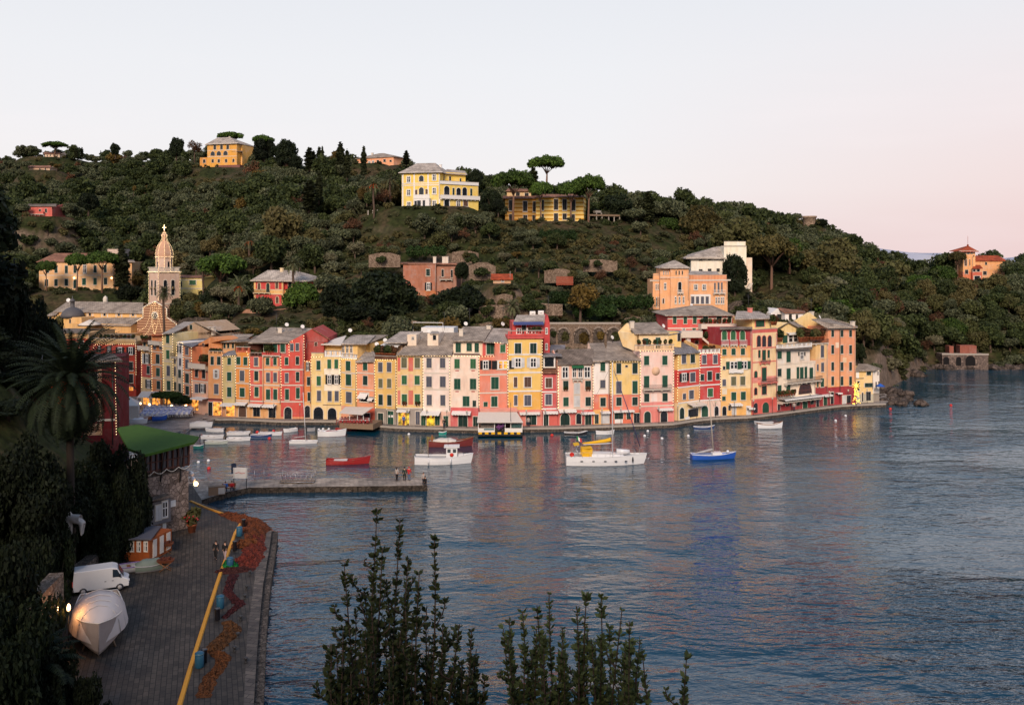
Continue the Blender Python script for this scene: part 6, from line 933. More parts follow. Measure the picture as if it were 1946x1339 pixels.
def boat(name, label, u, v, Lpx, H, Wr=.33, ang=0, mats=(HULLW, DECK, HULLK, HULLW), bow=1, cat='boat', group=None, open_=True, z=0, D=.35, Y=None, rim=None, rise=.25, thw=2, L=None):
    Y = Y or F*(HC-z)/(v-HY); p = at(u, v, Y); p.z = z; L = L or Lpx/F*Y/max(.5, math.cos(ang)); root = empty(name, p, (0 if bow > 0 else math.pi)+ang, label, cat, group); Wd = L*Wr
    m, secs = hullmesh(L, Wd, H, D, rise=rise, side=0, keel=1); m.build('hull', [mats[0], mats[2]], root)
    m = MB(); dz = -.14 if not open_ else -H*.55; V = []
    for s in secs: V += [(s[0]+s[3], s[1]*.97*(1 if not open_ else .9), s[2]+dz), (s[0]+s[3], -s[1]*.97*(1 if not open_ else .9), s[2]+dz)]
    m.add(V, [(2*i, 2*i+1, 2*i+3, 2*i+2) for i in range(len(secs)-1)]); m.build('deck', mats[1], root)
    m = MB(); m.tube([(s[0]+s[3], s[1], s[2]+.02) for s in secs]+[(s[0]+s[3], -s[1], s[2]+.02) for s in reversed(secs)]+[(secs[0][0], secs[0][1], secs[0][2]+.02)], .045, k=5); m.build('gunwale', mats[3], root)
    if open_:
        for i in range(thw): x = -L*.22+L*.36*i/max(1, thw-1); w = Wd*.43; m = MB(); m.box((x-.14, -w, H*.72), (x+.14, w, H*.78)); m.build('thwart', WOODB, root)
    root['L'] = L; return root, L, Wd, secs
def outboard(root, L, H):
    m = MB(); m.box((-L/2-.32, -.14, H*.5), (-L/2-.06, .14, H+.25)); m.box((-L/2-.22, -.05, -.4), (-L/2-.12, .05, H*.5)); m.build('outboard_motor', HULLK, root)
def cover(root, L, Wd, H, mat, x0=-.42, x1=.42, hh=.35, name='cover'):
    m = MB(); n = 8; V = []; w_ = lambda t: Wd/2*(1-max(0, (t-.35)/.65)**2.1)*1.03*(.78+.22*min(1, t/.4))
    for i in range(n+1):
        t = x0+.5+(x1-x0)*i/n; x = (t-.5)*L; e = min(1, 4*i/n, 4*(n-i)/n)
        for a in range(7): q = math.pi*a/6; V.append((x, w_(t)*math.cos(q), H*1.02+hh*(.25+.75*e)*math.sin(q)**.8+.03*math.sin(i*2.1+a)))
    m.add(V, [(i*7+a, i*7+a+1, (i+1)*7+a+1, (i+1)*7+a) for i in range(n) for a in range(6)], 0, True); return m.build(name, mat, root)
# big white sailing yacht
b, L, Wd, sc2 = boat('sailing_yacht', 'large white sailing yacht with a yellow boom cover moored mid harbour', 1148, 881, 146, 1.25, .30, .02, (HULLW, DECK, DREDP, HULLW), open_=False, rise=.12, D=.6)
m = MB(); m.prism([(-L*.20, -.95, 1.15), (L*.22, -.7, 1.3), (L*.27, 0, 1.35), (L*.22, .7, 1.3), (-L*.20, .95, 1.15)], (0, 0, .0001)); cab = MB(); lo_ = [(-L*.2, 1.05), (-L*.1, 1.6), (L*.08, 1.58), (L*.24, 1.3)]
cab.add([(x, s*w, z) for x, z, w in ((-L*.2, 1.1, 1.0), (L*.25, 1.2, .6)) for s in (-1, 1)]+[(x, s*w, z) for x, z, w in ((-L*.18, 1.62, .85), (L*.1, 1.62, .7)) for s in (-1, 1)]+[(L*.25, -.5, 1.3), (L*.25, .5, 1.3)], [(4, 5, 7, 6), (0, 4, 6, 8, 2), (1, 3, 9, 7, 5), (0, 1, 5, 4), (6, 7, 9, 8), (2, 8, 9, 3)]); cab.build('cabin', HULLW, b)
for x in (-L*.32, -L*.17, -.2, .12*L, .25*L): m = MB(); m.box((x, -Wd*.5-.012+abs(x)*.02, .62), (x+.35, -Wd*.44, .76)); m.build('porthole', GLS2, b)
m = MB(); m.tube([(L*.11, 0, 1.2), (L*.11, 0, 14.3)], [.10, .07], k=8); ms_ = m.build('mast', HULLW, b); m = MB(); 
for z in (5.6, 9.8): m.tube([(L*.11, -.9, z), (L*.11, .9, z)], .03)
m.build('spreader', HULLW, ms_); m = MB(); m.tube([(L*.10, 0, 2.9), (-L*.27, 0, 2.75)], .07); bo = m.build('boom', HULLW, b); m = MB(); m.tube([(L*.09, 0, 3.45), (L*.02, 0, 3.25), (-L*.12, 0, 3.05), (-L*.28, 0, 2.9)], [.30, .26, .2, .1], k=8); m.build('sail_cover', YEL, bo)
m = MB(); m.tube([(L*.11, 0, 14.2), (L*.49, 0, 1.6)], .02, k=4); m.tube([(L*.11, 0, 14.2), (-L*.48, 0, 1.5)], .015, k=4)
for s in (-1, 1): m.tube([(L*.11, 0, 14.2), (L*.11, s*.95, 9.8), (L*.09, s*Wd*.46, 1.2)], .015, k=4); m.tube([(L*.11, 0, 9.7), (L*.06, s*Wd*.46, 1.2)], .015, k=4)
m.build('rigging', IRON, b); m = MB(); m.tube([(L*.125, .0, 13.2), (L*.3, 0, 8), (L*.47, 0, 2.4)], [.035, .055, .05], k=6); m.build('furled_jib', plain('navy sail cover', (.05, .05, .14), .8), b)
m = MB(); m.prism([(-L*.29, -.95, 1.6), (-L*.17, -.95, 2.3), (-L*.17, .95, 2.3), (-L*.29, .95, 1.6)], (0, 0, .05)); m.box((-L*.30, -.95, 1.15), (-L*.17, -.9, 2.2)); m.box((-L*.30, .9, 1.15), (-L*.17, .95, 2.2)); m.box((-L*.17, -.95, 1.6), (-L*.16, .95, 2.35)); m.prism([(-L*.3, -.95, 2.2), (-L*.17, -.95, 2.36), (-L*.17, .95, 2.36), (-L*.3, .95, 2.2)], (0, 0, .06)); m.build('spray_hood', YEL, b)
m = MB(); 
for s in (-1, 1): m.tube([(-L*.42, s*.9, 1.2), (-L*.35, s*.9, 2.75), (-L*.33, s*.9, 2.8)], .03); m.tube([(-L*.33, s*.9, 1.2), (-L*.37, s*.9, 2.3)], .03); m.tube([(-L*.5+i*L/10, s*(Wd/2*(1-max(0, (i/10-.35)/.65)**2.1)), 1.95) for i in range(1, 10)], .014, k=4)
for i in range(1, 10):
    for s in (-1, 1): w = Wd/2*(1-max(0, (i/10-.35)/.65)**2.1); m.tube([(-L*.5+i*L/10, s*w, 1.25), (-L*.5+i*L/10, s*w, 1.95)], .016, k=4)
m.tube([(L*.46, -.3, 1.5), (L*.46, -.3, 2.2), (L*.54, 0, 2.3), (L*.46, .3, 2.2), (L*.46, .3, 1.5)], .025); m.build('guard_rail', plain('steel', (.5, .5, .52), .3, metal=.8), b); m = MB(); m.prism([(-L*.40, -.95, 2.72), (-L*.33, -.95, 2.86), (-L*.33, .95, 2.86), (-L*.40, .95, 2.72)], (0, 0, .05)); m.build('bimini', YEL, b)
m = MB(); m.tube([(-L*.34, .4, 2.8), (-L*.36, .4, 4.0)], .02); fl = m.build('flagstaff', IRON, b)
for i, c in enumerate((plain('flag green', (.01, .22, .06), .8), WHITE, plain('flag red', (.5, .02, .02), .8))): m = MB(); m.prism([(-L*.355+.02+.24*i, .4, 3.35-.16*i), (-L*.355+.26+.24*i, .4, 3.19-.16*i), (-L*.36+.26+.24*i, .4, 3.75-.16*i), (-L*.36+.02+.24*i, .4, 3.92-.16*i)], (0, .01, 0)); m.build('flag_stripe', c, fl)
m = MB(); m.tube([(-.3+L*.19, 0, 1.72), (L*.33, 0, 1.65)], [.42, .34], k=10); m.build('dinghy', HULLW, b); m = MB(); m.ball((L*.36, -Wd*.34, .8), (.12, .12, .45)); m.build('fender', HULLK, b); m = MB(); m.lathe([(.25, 0), (.33, .05), (.25, .1), (.2, .05)], k=12); e = m.build('lifebuoy', RED, b, (-L*.43, -Wd*.40, 1.6)); e.rotation_euler = (math.pi/2, 0, 0)
# blue sloop
b, L, Wd, _ = boat('sloop', 'small sloop with a bright blue hull and bare mast', 1354, 871, 82, .62, .30, .08, (HULLB, HULLW, HULLB, HULLW), open_=False, rise=.35)
m = MB(); m.tube([(L*.02, 0, .6), (-L*.07, 0, 9.0)], [.10, .07]); m.build('mast', plain('pale spar', (.42, .36, .30), .5), b); m = MB(); m.tube([(L*.0, 0, 1.35), (-L*.25, 0, 1.0), (-L*.42, 0, .8)], [.16, .15, .06]); m.build('furled_sail', SAILC, b); m = MB(); m.tube([(-L*.07, 0, 9), (L*.5, 0, .95)], .012, k=4); m.tube([(-L*.07, 0, 9), (-L*.48, 0, .8)], .012, k=4); m.build('rigging', IRON, b); m = MB(); m.box((-.1, -.5, .6), (L*.2, .5, .95)); m.build('cabin', HULLW, b); m = MB(); m.ball((L*.36, 0, 1.0), .22); m.build('buoy', HULLW, b)
# white cabin boat
b, L, Wd, _ = boat('cabin_boat', 'white fishing launch with a small wheelhouse', 841, 880, 104, .95, .34, .04, (HULLW, DECK, HULLK, HULLW), open_=False, rise=.30)
m = MB(); m.box((L*.07, -.75, .9), (L*.27, .75, 2.35)); m.box((L*.03, -.9, 2.35), (L*.31, .9, 2.5)); wh = m.build('wheelhouse', HULLW, b)
for x0, x1 in ((.09, .15), (.19, .25)): m = MB(); m.box((L*x0, -.77, 1.65), (L*x1, -.751, 2.15)); m.build('window', GLS2, wh)
m = MB(); m.lathe([(.16, 0), (.28, .05), (.16, .1)], k=12); e = m.build('lifebuoy', RED, wh, (L*.17, -.78, 1.35)); e.rotation_euler = (math.pi/2, 0, 0); m = MB(); m.box((L*.29, -.5, .9), (L*.38, .5, 1.3)); m.build('hatch', HULLW, b); m = MB(); m.tube([(-L*.26, 0, .8), (-L*.26, 0, 3.2)], .035); m.build('mast', WOODM, b); m = MB(); m.tube([(L*.1, 0, 2.5), (L*.1, 0, 3.6)], .025); m.build('aerial', IRON, wh)
for x in (-.25, .15): m = MB(); m.tube([(L*x, -Wd*.5, .9), (L*x, -Wd*.52, .2)], .09); m.build('fender', HULLW, b)
b, L, Wd, _ = boat('gozzo', 'dark red wooden gozzo with a cream cover behind the white launch', 855, 847, 80, .72, .33, .05, (DREDP, DECK, HULLK, WOODB), open_=False, rise=.55); cover(b, L, Wd, .78, CANVAS, -.4, .15, .4); m = MB(); m.box((-L*.44, -.05, .5), (-L*.40, .05, 1.7)); m.build('rudder', WOODB, b)
b, L, Wd, _ = boat('rowing_boat', 'bright red rowing boat with a white sheet across its middle', 660, 881, 78, .55, .30, .10, (HULLR, plain('red inside', (.22, .03, .02), .6), HULLK, HULLR), rise=.6); m = MB(); m.box((-L*.32, -Wd*.4, .52), (-L*.0, Wd*.4, .58)); m.build('sheet', CANVAS, b)
b, L, Wd, _ = boat('dinghy_sloop', 'little white sailing dinghy with a bare silver mast', 576, 842, 50, .38, .36, .0, (HULLW, DECK, HULLW, HULLW), open_=False, rise=.15); m = MB(); m.tube([(L*.1, 0, .3), (L*.0, 0, 8.0)], [.06, .04]); m.build('mast', HULLW, b); m = MB(); m.tube([(L*.08, 0, 1.1), (-L*.35, 0, .9)], .08); m.build('boom', SAILC, b)
b, L, Wd, _ = boat('gozzo', 'white gozzo with a red stripe near the restaurant', 630, 828, 50, .75, .36, .06, (HULLW, HULLW, HULLR, HULLW), open_=False, rise=.35); cover(b, L, Wd, .75, HULLW, -.4, .3, .2); m = MB(); m.prism([(-.9, -Wd*.44, .9), (.9, -Wd*.4, .98), (1.2, -Wd*.38, 1.05), (-.6, -Wd*.44, 1.02)], (0, -.05, 0)); m.build('red_trim', HULLR, b)
G2 = 'small open boats moored in the inner harbour'
def small(u, v, l, bow, label, mats=(HULLW, DECK, HULLK, HULLW), h_=.42, cv=None, mot=True, ang=0, name='dinghy', g=G2, w=.36, rise=.3):
    b, L, Wd, _ = boat(name, label, u, v, l, h_, w, ang, mats, bow, open_=cv is None, group=g, rise=rise)
    if cv: cover(b, L, Wd, h_, cv, -.42, .3, .18)
    if mot: outboard(b, L, h_)
    return b
small(409, 820, 34, -1, 'cream dinghy farthest from the green roof in the inner cluster', cv=TARP); small(403, 833, 40, 1, 'white open boat in the middle of the left mooring cluster', mats=(HULLW, DECK, HULLW, HULLW)); small(411, 843, 40, 1, 'pale green tinged boat lowest in the left mooring cluster', mats=(plain('pale green boat', (.42, .46, .42), .4), DECK, HULLK, HULLW))
small(453, 826, 41, 1, 'long white flat boat with grey cover behind another white boat', cv=TARP, mot=False); small(453, 837, 42, 1, 'white open boat with two grey seats beside the blue dinghy'); small(496, 831, 38, 1, 'navy blue dinghy with a white rim', mats=(BLUEC, DECK, HULLW, HULLW)); small(513, 827, 42, 1, 'low white boat behind the navy blue dinghy', cv=TARP, mot=False)
small(552, 820, 20, -1, 'stubby white motor dinghy turned towards the quay', ang=.7, w=.45); small(591, 819, 14, 1, 'tiny grey dinghy by the dinghy mast', mats=(GREYB, DECK, HULLK, GREYB), w=.45); small(658, 817, 40, 1, 'dark red canoe hidden behind the white gozzo', mats=(HULLR, WOODB, HULLR, HULLR), mot=False, h_=.3, w=.2)
small(841, 826, 14, 1, 'tiny turquoise and white tender under the quay wall', mats=(plain('turquoise paint', (.02, .25, .22), .4), DECK, HULLW, HULLW), mot=False, w=.45); small(377, 852, 18, 1, 'teal dinghy half hidden beyond the green roof', mats=(plain('teal paint', (.02, .14, .13), .4), DECK, HULLK, HULLW), mot=False)
G3 = 'wooden boats moored along the painted houses'
small(1093, 827, 42, 1, 'black and white wooden boat left of the tall mast', mats=(HULLK, HULLW, HULLW, HULLW), mot=False, g=G3, name='wooden_boat', w=.28, rise=.5); small(1149, 825, 33, 1, 'small white wooden boat just behind the tall mast', mats=(HULLW, DECK, HULLK, HULLW), mot=False, g=G3, name='wooden_boat', w=.3, rise=.5); small(1337, 816, 38, 1, 'navy and white wooden boat under the scarlet house', mats=(BLUEC, HULLW, HULLW, HULLW), mot=False, g=G3, name='wooden_boat', w=.28, rise=.5)
small(1462, 813, 46, 1, 'white covered gozzo with a black waterline at the right', mats=(HULLW, HULLW, HULLK, WOODB), cv=CANVAS, mot=False, g=G3, name='wooden_boat', w=.3, rise=.6, h_=.6); small(1452, 807, 34, -1, 'grey boat moored behind the white covered gozzo', mats=(GREYB, DECK, HULLK, HULLW), mot=False, g=G3, name='wooden_boat', w=.3)
def onland(u, v, l, z, lab, mats, ang=0, bow=1, name='dinghy', cv=None, w=.4): b, L, Wd, _ = boat(name, lab, u, v, l, .55, w, ang, mats, bow, z=z+.3, group='boats drawn up on the slipway', open_=cv is None); cover(b, L, Wd, .55, cv) if cv else None
onland(382, 810, 40, .2, 'white covered boat lying on the slipway by the water', (HULLW, DECK, HULLW, HULLW), cv=TARP, w=.3); onland(278, 797, 22, .55, 'blue bottomed boat with red side on the piazza slip', (WOODB, DECK, BLUEC, HULLW), ang=.8); onland(303, 796, 24, .5, 'blue dinghy on chocks beside the cafe tables', (HULLB, DECK, HULLB, HULLW), ang=.3); onland(264, 803, 30, .5, 'white upturned dinghy beside the white tent', (HULLW, DECK, HULLW, HULLW), cv=HULLW)
for u, v, c, w_ in ((377, 878, 1, 'white float off the stone house'), (397, 890, 0, 'red float nearest the stone house'), (396, 875, 1, 'white float above the red one'), (382, 828, 0, 'red buoy left of the cream dinghy'), (489, 821, 0, 'red buoy behind the navy dinghy'), (520, 819, 0, 'red buoy behind the low white boat'), (512, 833, 0, 'red buoy at the stern of the navy dinghy'), (606, 816, 1, 'white mooring float left of the gozzo'), (614, 815, 1, 'large white float beside the gozzo'), (625, 815, 1, 'white float touching the gozzo'), (777, 825, 1, 'white float below the faded yellow house'), (1049, 827, 0, 'small red buoy below the crimson house'), (1225, 828, 1, 'white buoy right of the jib'), (1258, 833, 1, 'white buoy off the pale pink house'), (1308, 828, 1, 'white buoy left of the sloop mast'), (1231, 819, 1, 'white float close under the quay wall'), (1607, 790, 1, 'white float off the orange block'), (1588, 799, 1, 'pale float in open water at the right'), (1692, 777, 0, 'orange buoy off the rocky point'), (1807, 770, 0, 'faint orange buoy far out at the right')):
    p = gnd(u, v, .05); m = MB(); m.ball((0, 0, 0), .24 if c else .28, k=10); o = m.build('mooring_buoy', HULLW if c else RED, None, p); tag(o, w_, 'buoy', 'mooring buoys')

# ------------------------------------------------------------------ floating bar, restaurant terrace, piazza
fb = House('floating_bar', 'white kiosk on a yellow edged pontoon at the quay', 'D', 42, 500, 149.5, 149.5, 0.0, 'kiosk'); 
def hb(h_, x0, x1, y0, y1, t0, t1, name, mat): a, b = h_.pt(x0, y1, t0), h_.pt(x1, y0, t0); m = MB(); m.box((a.x, t0, a.z), (b.x, t1, b.z)); return m.build(name, mat, h_.o)
hb(fb, 42, 500, 1292, 1330, 0, 3.6, 'pontoon', HULLK); 
for x in range(50, 490, 65): hb(fb, x, x+36, 1290, 1312, -.05, -.001, 'yellow_fender', YEL)
hb(fb, 45, 215, 1250, 1290, .1, .2, 'counter', WHITE); hb(fb, 320, 497, 1250, 1290, .1, .2, 'counter', WHITE); hb(fb, 45, 497, 1190, 1292, 3.2, 3.3, 'rear_wall', plain('dark brown interior', (.12, .07, .05), .8)); hb(fb, 215, 320, 1200, 1292, 1.2, 1.3, 'shelf', IRON)  # rear wall in one plain dark brown
for x in (45, 210, 318, 375, 490): hb(fb, x, x+7, 1185, 1290, .2, .3, 'post', WHITE)
fb.poly([(35, 1190, -.6), (505, 1190, -.6), (440, 1085, 3.6), (50, 1085, 3.6)], CANVAS, .08, 'canopy'); hb(fb, 105, 210, 1255, 1268, .05, .099, 'sign_board', plain('blue sign', (.02, .12, .16), .5)); hb(fb, 70, 208, 1205, 1245, 1.0, 1.1, 'bottle_rack', plain('bottles', (.25, .22, .2), .3, var=.8, scale=9)); hb(fb, 385, 480, 1205, 1240, 1.0, 1.1, 'bottle_rack', plain('bottles2', (.12, .25, .24), .3, var=.8, scale=9)); m = MB()
for i in range(70): p = fb.pt(265+R.gauss(0, 22), 1235+R.gauss(0, 18), .1); m.ball(p, .09, k=5)
m.build('flowers', plain('purple flowers', (.18, .06, .22), .8), fb.o); m = MB(); m.tube([fb.pt(378, 1180, -.8), fb.pt(378, 990, -.8)], .04); m.build('flagpole', IRON, fb.o)
rt = House('restaurant_terrace', 'covered restaurant terrace on a timber deck by the water', 'C', -80, 262, 154.2, 152.8, QZ, 'terrace'); hb(rt, -80, 262, 1212, 1250, 0, 4.2, 'deck', WOODM)
rt.poly([(-85, 1095, -.3), (155, 1112, -.3), (265, 1035, 3.9), (-20, 1030, 3.9)], CANVAS, .07, 'canopy')
for x in (-78, 20, 100, 160): hb(rt, x, x+5, 1100, 1215, .2, .28, 'post', WHITE)
tm = MB(); tm.box((-.4, -.4, .70), (.4, .4, .74)); TT = tm.mesh('table_top', WHITE); tm = MB(); tm.box((-.04, -.04, 0), (.04, .04, .7)); tm.box((-.25, -.25, 0), (.25, .25, .03)); TL = tm.mesh('leg', IRON)
def chairmesh(c): m = MB(); m.box((-.2, -.2, .42), (.2, .2, .46)); m.box((-.2, .17, .46), (.2, .2, .88)); [m.box((sx*.18-.02, sy*.18-.02, 0), (sx*.18+.02, sy*.18+.02, .419)) for sx in (-1, 1) for sy in (-1, 1)]; return m.mesh('chair', c)
CHR = chairmesh(plain('dark red chair', (.25, .03, .03), .6)); CHB = chairmesh(plain('pale blue chair', (.22, .26, .42), .6)); CHW = chairmesh(WHITE)
def setup(p, rz, cm, lab, g, tab=None):
    o = link('cafe_table', tab or TT, None, p, rz); tag(o, 'small square table laid '+lab, 'table', 'tables '+g); link('leg', TL, o)
    for k in range(4):
        if R.random() < .85: a = rz+k*math.pi/2; c = link('cafe_chair', cm, None, p+Vector((math.sin(a)*.62, -math.cos(a)*.62, 0)), a+math.pi); tag(c, 'chair standing '+lab, 'chair', 'chairs '+g)
for i in range(9):
    for j in range(2): p = rt.world(rt.pt(-62+i*33, 1225, .8+1.5*j)); p.z = QZ+.1; p.z = rt.world(rt.pt(-62+i*33, 1212, .8)).z; setup(p, R.random()*.2, CHR, 'on the timber deck of the waterside restaurant', 'on the restaurant deck')
BCL = plain('lilac table cloth', (.42, .44, .62), .8); tm = MB(); tm.box((-.45, -.45, .45), (.45, .45, .75)); TB = tm.mesh('table_top', BCL)
for i in range(10):
    for j in range(6):
        x, y = 1130+i*52+j*12, 1062-j*16-i*1.5; u, v = px('A', x, y)
        p = gnd(u, v, .95); p.z = .76+max(0, (p.y-165)*.006); setup(p, .2, CHB if j % 2 else CHW, 'in the open rows of the piazza cafe', 'in the piazza cafe', TB)
def tent(name, lab, reg, pts, apex, mat, zb, hh, Y):
    P = [gnd(*px(reg, x, y), zb) for x, y in pts]; c = sum(P, Vector())/4; o = empty(name, c, 0, lab, 'tent'); m = MB(); q = [p-c for p in P]; top_ = Vector((0, 0, hh+1.3))
    for i in range(4): a, b = q[i]+Vector((0, 0, hh)), q[(i+1) % 4]+Vector((0, 0, hh)); m.add([a, b, top_], [(0, 1, 2)]); m.add([a, b, b-Vector((0, 0, .35)), a-Vector((0, 0, .35))], [(0, 1, 2, 3)])
    m.build('canopy', mat, o)
    for i in range(4): m = MB(); m.tube([q[i], q[i]+Vector((0, 0, hh))], .05); m.build('pole', WHITE, o)
    return o, q
o, q = tent('market_tent', 'white peaked market tent beside the deep red villa', 'A', [(850, 1135), (1080, 1135), (1090, 1085), (900, 1085)], None, CANVAS, .75, 3.0, 0)
m = MB(); m.add([q[0], q[1], q[1]+Vector((0, 0, 2.7)), q[0]+Vector((0, 0, 2.7))], [(0, 1, 2, 3)]); m.build('side_sheet', CANVAS, o)
tent('market_tent', 'bright blue tent behind the white one', 'A', [(830, 1085), (950, 1085), (980, 1060), (860, 1060)], None, plain('blue canvas', (.01, .06, .6), .8), .8, 2.2, 0)
def hedgebrolly(x, y, w, hh, lab): # clipped flat tree canopies shading the cafe
    u, v = px('A', x, y); u2 = px('A', x+w, y)[0]; Y = 172; p = at(u, v, Y); r = (u2-u)/F*Y; o = empty('clipped_tree', (p.x, Y, 1), 0, lab, 'tree', 'flat clipped trees over the cafe'); zz = p.z-1
    link('crown', quads('crown', leaves([(-r*.5, 0, zz, r*.55, 1.3, hh*.55), (r*.5, 0, zz, r*.55, 1.3, hh*.55), (0, 0, zz, r*.8, 1.4, hh*.6)], 3500, .3, seed=int(x)), L_HEDGE), o)
    m = MB(); m.tube([(0, 0, -1), (0, 0, zz)], .16); m.build('trunk', BARK, o)
hedgebrolly(1380, 835, 145, .9, 'flat clipped dark tree left over the cafe'); hedgebrolly(1578, 885, 155, 1.1, 'flat clipped dark tree right over the cafe, nearest the arcade')
for (x0, x1, y0, y1, w_) in ((1065, 1215, 795, 860, 'cream awning by the alley'), (1165, 1300, 795, 865, 'cream awning beside the clipped trees')):
    a, b = at(*px('A', x0+50, y0), 178), at(*px('A', x1+10, y0), 176); c, d = at(*px('A', x1-30, y1), 171), at(*px('A', x0, y1), 173); m = MB(); m.prism([a, d, c, b], (0, 0, -.06)); o = m.build('cafe_awning', CANVAS, None); tag(o, w_+' on the piazza', 'awning'); m = MB(); m.tube([c, Vector((c.x+1.0, c.y, .9))], .05); m.tube([d, Vector((d.x, d.y, .9))], .05); m.build('pole', WHITE, o)
# street lamps along the quay and hanging light clusters
PL = MB(); PL.tube([(0, 0, 0), (0, 0, 3.0)], .035); PLM = PL.mesh('street_lamp', IRON); PG = MB(); PG.lathe([(.06, 3.0), (.14, 3.1), (.16, 3.35), (.03, 3.5)], k=8); PGM = PG.mesh('lantern', plain('lamp glass', (.5, .45, .35), .3))
for i, u in enumerate(list(range(520, 620, 50))+list(range(735, 905, 38))+list(range(1000, 1670, 36))):
    Y = BY(u)-1.5; p = P2(u, Y, QZ); o = link('quay_post', PLM, None, p, 0, (1, 1, .85)); tag(o, 'thin dark iron post on the edge of the far quay', 'post', 'iron posts along the far quay'); link('lantern', PGM, o)
for x, y in ((1045, 915), (1100, 925), (1055, 905), (1195, 935), (1430, 950), (1580, 945), (1600, 970)):
    p = at(*px('A', x, y), 172); m = MB(); m.ball((0, 0, 0), .22); o = m.build('globe_lamp', LAMPM, None, p); tag(o, 'glowing white globe lamp among the cafe tables', 'lamp', 'globe lamps of the piazza cafe'); m = MB(); m.tube([(0, 0, -.2), (0, 0, .9-p.z)], .03); m.build('pole', IRON, o)
# starfish shaped illumination and lit tree at the tip of the row
p = at(*px('F', 1218, 925), 176); m = MB()
for i in range(9): a = i*.698; m.prism([Vector((.12*math.cos(a+.5), 0, .12*math.sin(a+.5))), Vector((.95*math.cos(a), 0, .95*math.sin(a))), Vector((.12*math.cos(a-.5), 0, .12*math.sin(a-.5)))], (0, .08, 0))
SG = plain('golden light tube', (1, .62, .10), emit=1.6); o = m.build('star_decoration', SG, None, p); tag(o, 'golden illuminated star on a post at the tip of the quay', 'decoration')
m = MB()
for i in range(60): t = R.random(); m.ball(((R.random()-.5)*(.5+1.0*t), (R.random()-.5)*.6, -.6-3.0*t), .10, k=5)
m.build('glowing_garland', SG, o); m = MB(); m.tube([(0, .1, -4.2), (0, .1, 0)], .05); m.build('post', IRON, o)
for u in (0,):
    p = at(*px('F', 1460, 915), 181); m = MB(); m.lathe([(1.0, -.3), (.05, .25)], k=8); o = m.build('parasol', plain('blue parasol', (.02, .10, .45), .8), None, p); tag(o, 'blue parasol behind the small end house', 'parasol'); m = MB(); m.tube([(0, 0, -3.5), (0, 0, .2)], .03); m.build('pole', IRON, o)
# arcaded retaining wall behind the roofs and terrace walls
aw = House('arcaded_wall', 'long rough stone retaining wall with blind arches above the roofs', 'K', 1140, 1730, 187.6, 187.6, 8, 'retaining wall'); aw.wall(1140, 1730, [(752, STONEW)], depth=3, zbot=-4)
for x, w_, y0, y1 in ((1165, 60, 790, 900), (1258, 96, 790, 900), (1408, 128, 788, 900), (1548, 92, 786, 900), (1668, 110, 786, 900)):
    a, b, c = aw.pt(x-w_/2, y1+20, -.02), aw.pt(x+w_/2, y0, -.02), aw.pt(x, y0, 0); w2 = b.x-a.x; r = w2/2; zc = b.z-r
    m = MB(); outl = [(a.x, a.z), (b.x, a.z)]+[(c.x+r*math.cos(math.pi*i/10), zc+r*math.sin(math.pi*i/10)) for i in range(11)]; m.prism([Vector((p_[0], -.06, p_[1])) for p_ in outl][::-1], (0, .05, 0)); f = m.build('blind_arch', STONED, aw.o)  # flat panel on the wall, the recess's shade put into its dark stone
    m = MB(); pr_ = [(c.x+r*k*math.cos(math.pi*i/10), zc+r*k*math.sin(math.pi*i/10)) for k in (1.0,) for i in range(11)]; m.tube([Vector((p_[0], -.12, p_[1])) for p_ in pr_], .22, k=5); m.build('voussoirs', rock('voussoir stone', (.22, .17, .14), (.42, .34, .28), 2), f)
    link('ivy', quads('ivy', leaves([(c.x+r*.3, -.2, zc-.5, r*.6, .25, r*.7)], 350, .3, seed=int(x)), L_AUT if x > 1300 and x < 1600 else L_OAK), f)
aw.band(1140, 1730, 752, h=.35, mat=STONE_T)
def twall(reg, x0, x1, yt, yb, Y0, Y1=None, lab='', mat=None, name='terrace_wall'):
    w = House(name, lab, reg, x0, x1, Y0, Y1 or Y0, 0, 'wall', 'dry stone terrace walls on the hillside'); a = w.pt(x0, yt); b = w.pt(x1, yb); w.zb = 0
    m = MB(); n = max(2, int((w.pt(x1, yt).x-a.x)/2)); V = []; hh = a.z-b.z
    for i in range(n+1): xx = a.x+(b.x-a.x)*i/n; e_ = min(i, n-i)/max(1, n/2); zt = b.z+hh*(.55+.3*min(1, e_*6))+.12*math.sin(i*1.7+a.x)+.10*math.sin(i*4.1); V += [(xx, 0, b.z-2), (xx, 0, zt), (xx, .6, zt), (xx, .6, b.z-2)]
    m.add(V, [(i*4+j, (i+1)*4+j, (i+1)*4+(j+1) % 4, i*4+(j+1) % 4) for i in range(n) for j in range(4)]); o = m.build('masonry', mat or STONEW, w.o)
    for i in range(int((b.x-a.x)/1.4)): # shrubs grown over the top and the foot of each wall
        f = R.random(); top_ = R.random() < .55; p = w.world((a.x+(b.x-a.x)*f, .8 if top_ else -1.2, (b.z+hh*.8 if top_ else b.z-.6))); c, t = PROTO['shrub'][i % 3]; k = R.uniform(.6, 1.1); s_ = link('shrub', t, None, p, f*6, (k, k, k)); tag(s_, 'bushy shrub growing over a hillside wall', 'shrub', 'shrubs along the stone walls'); link('crown', c, s_)
    return w
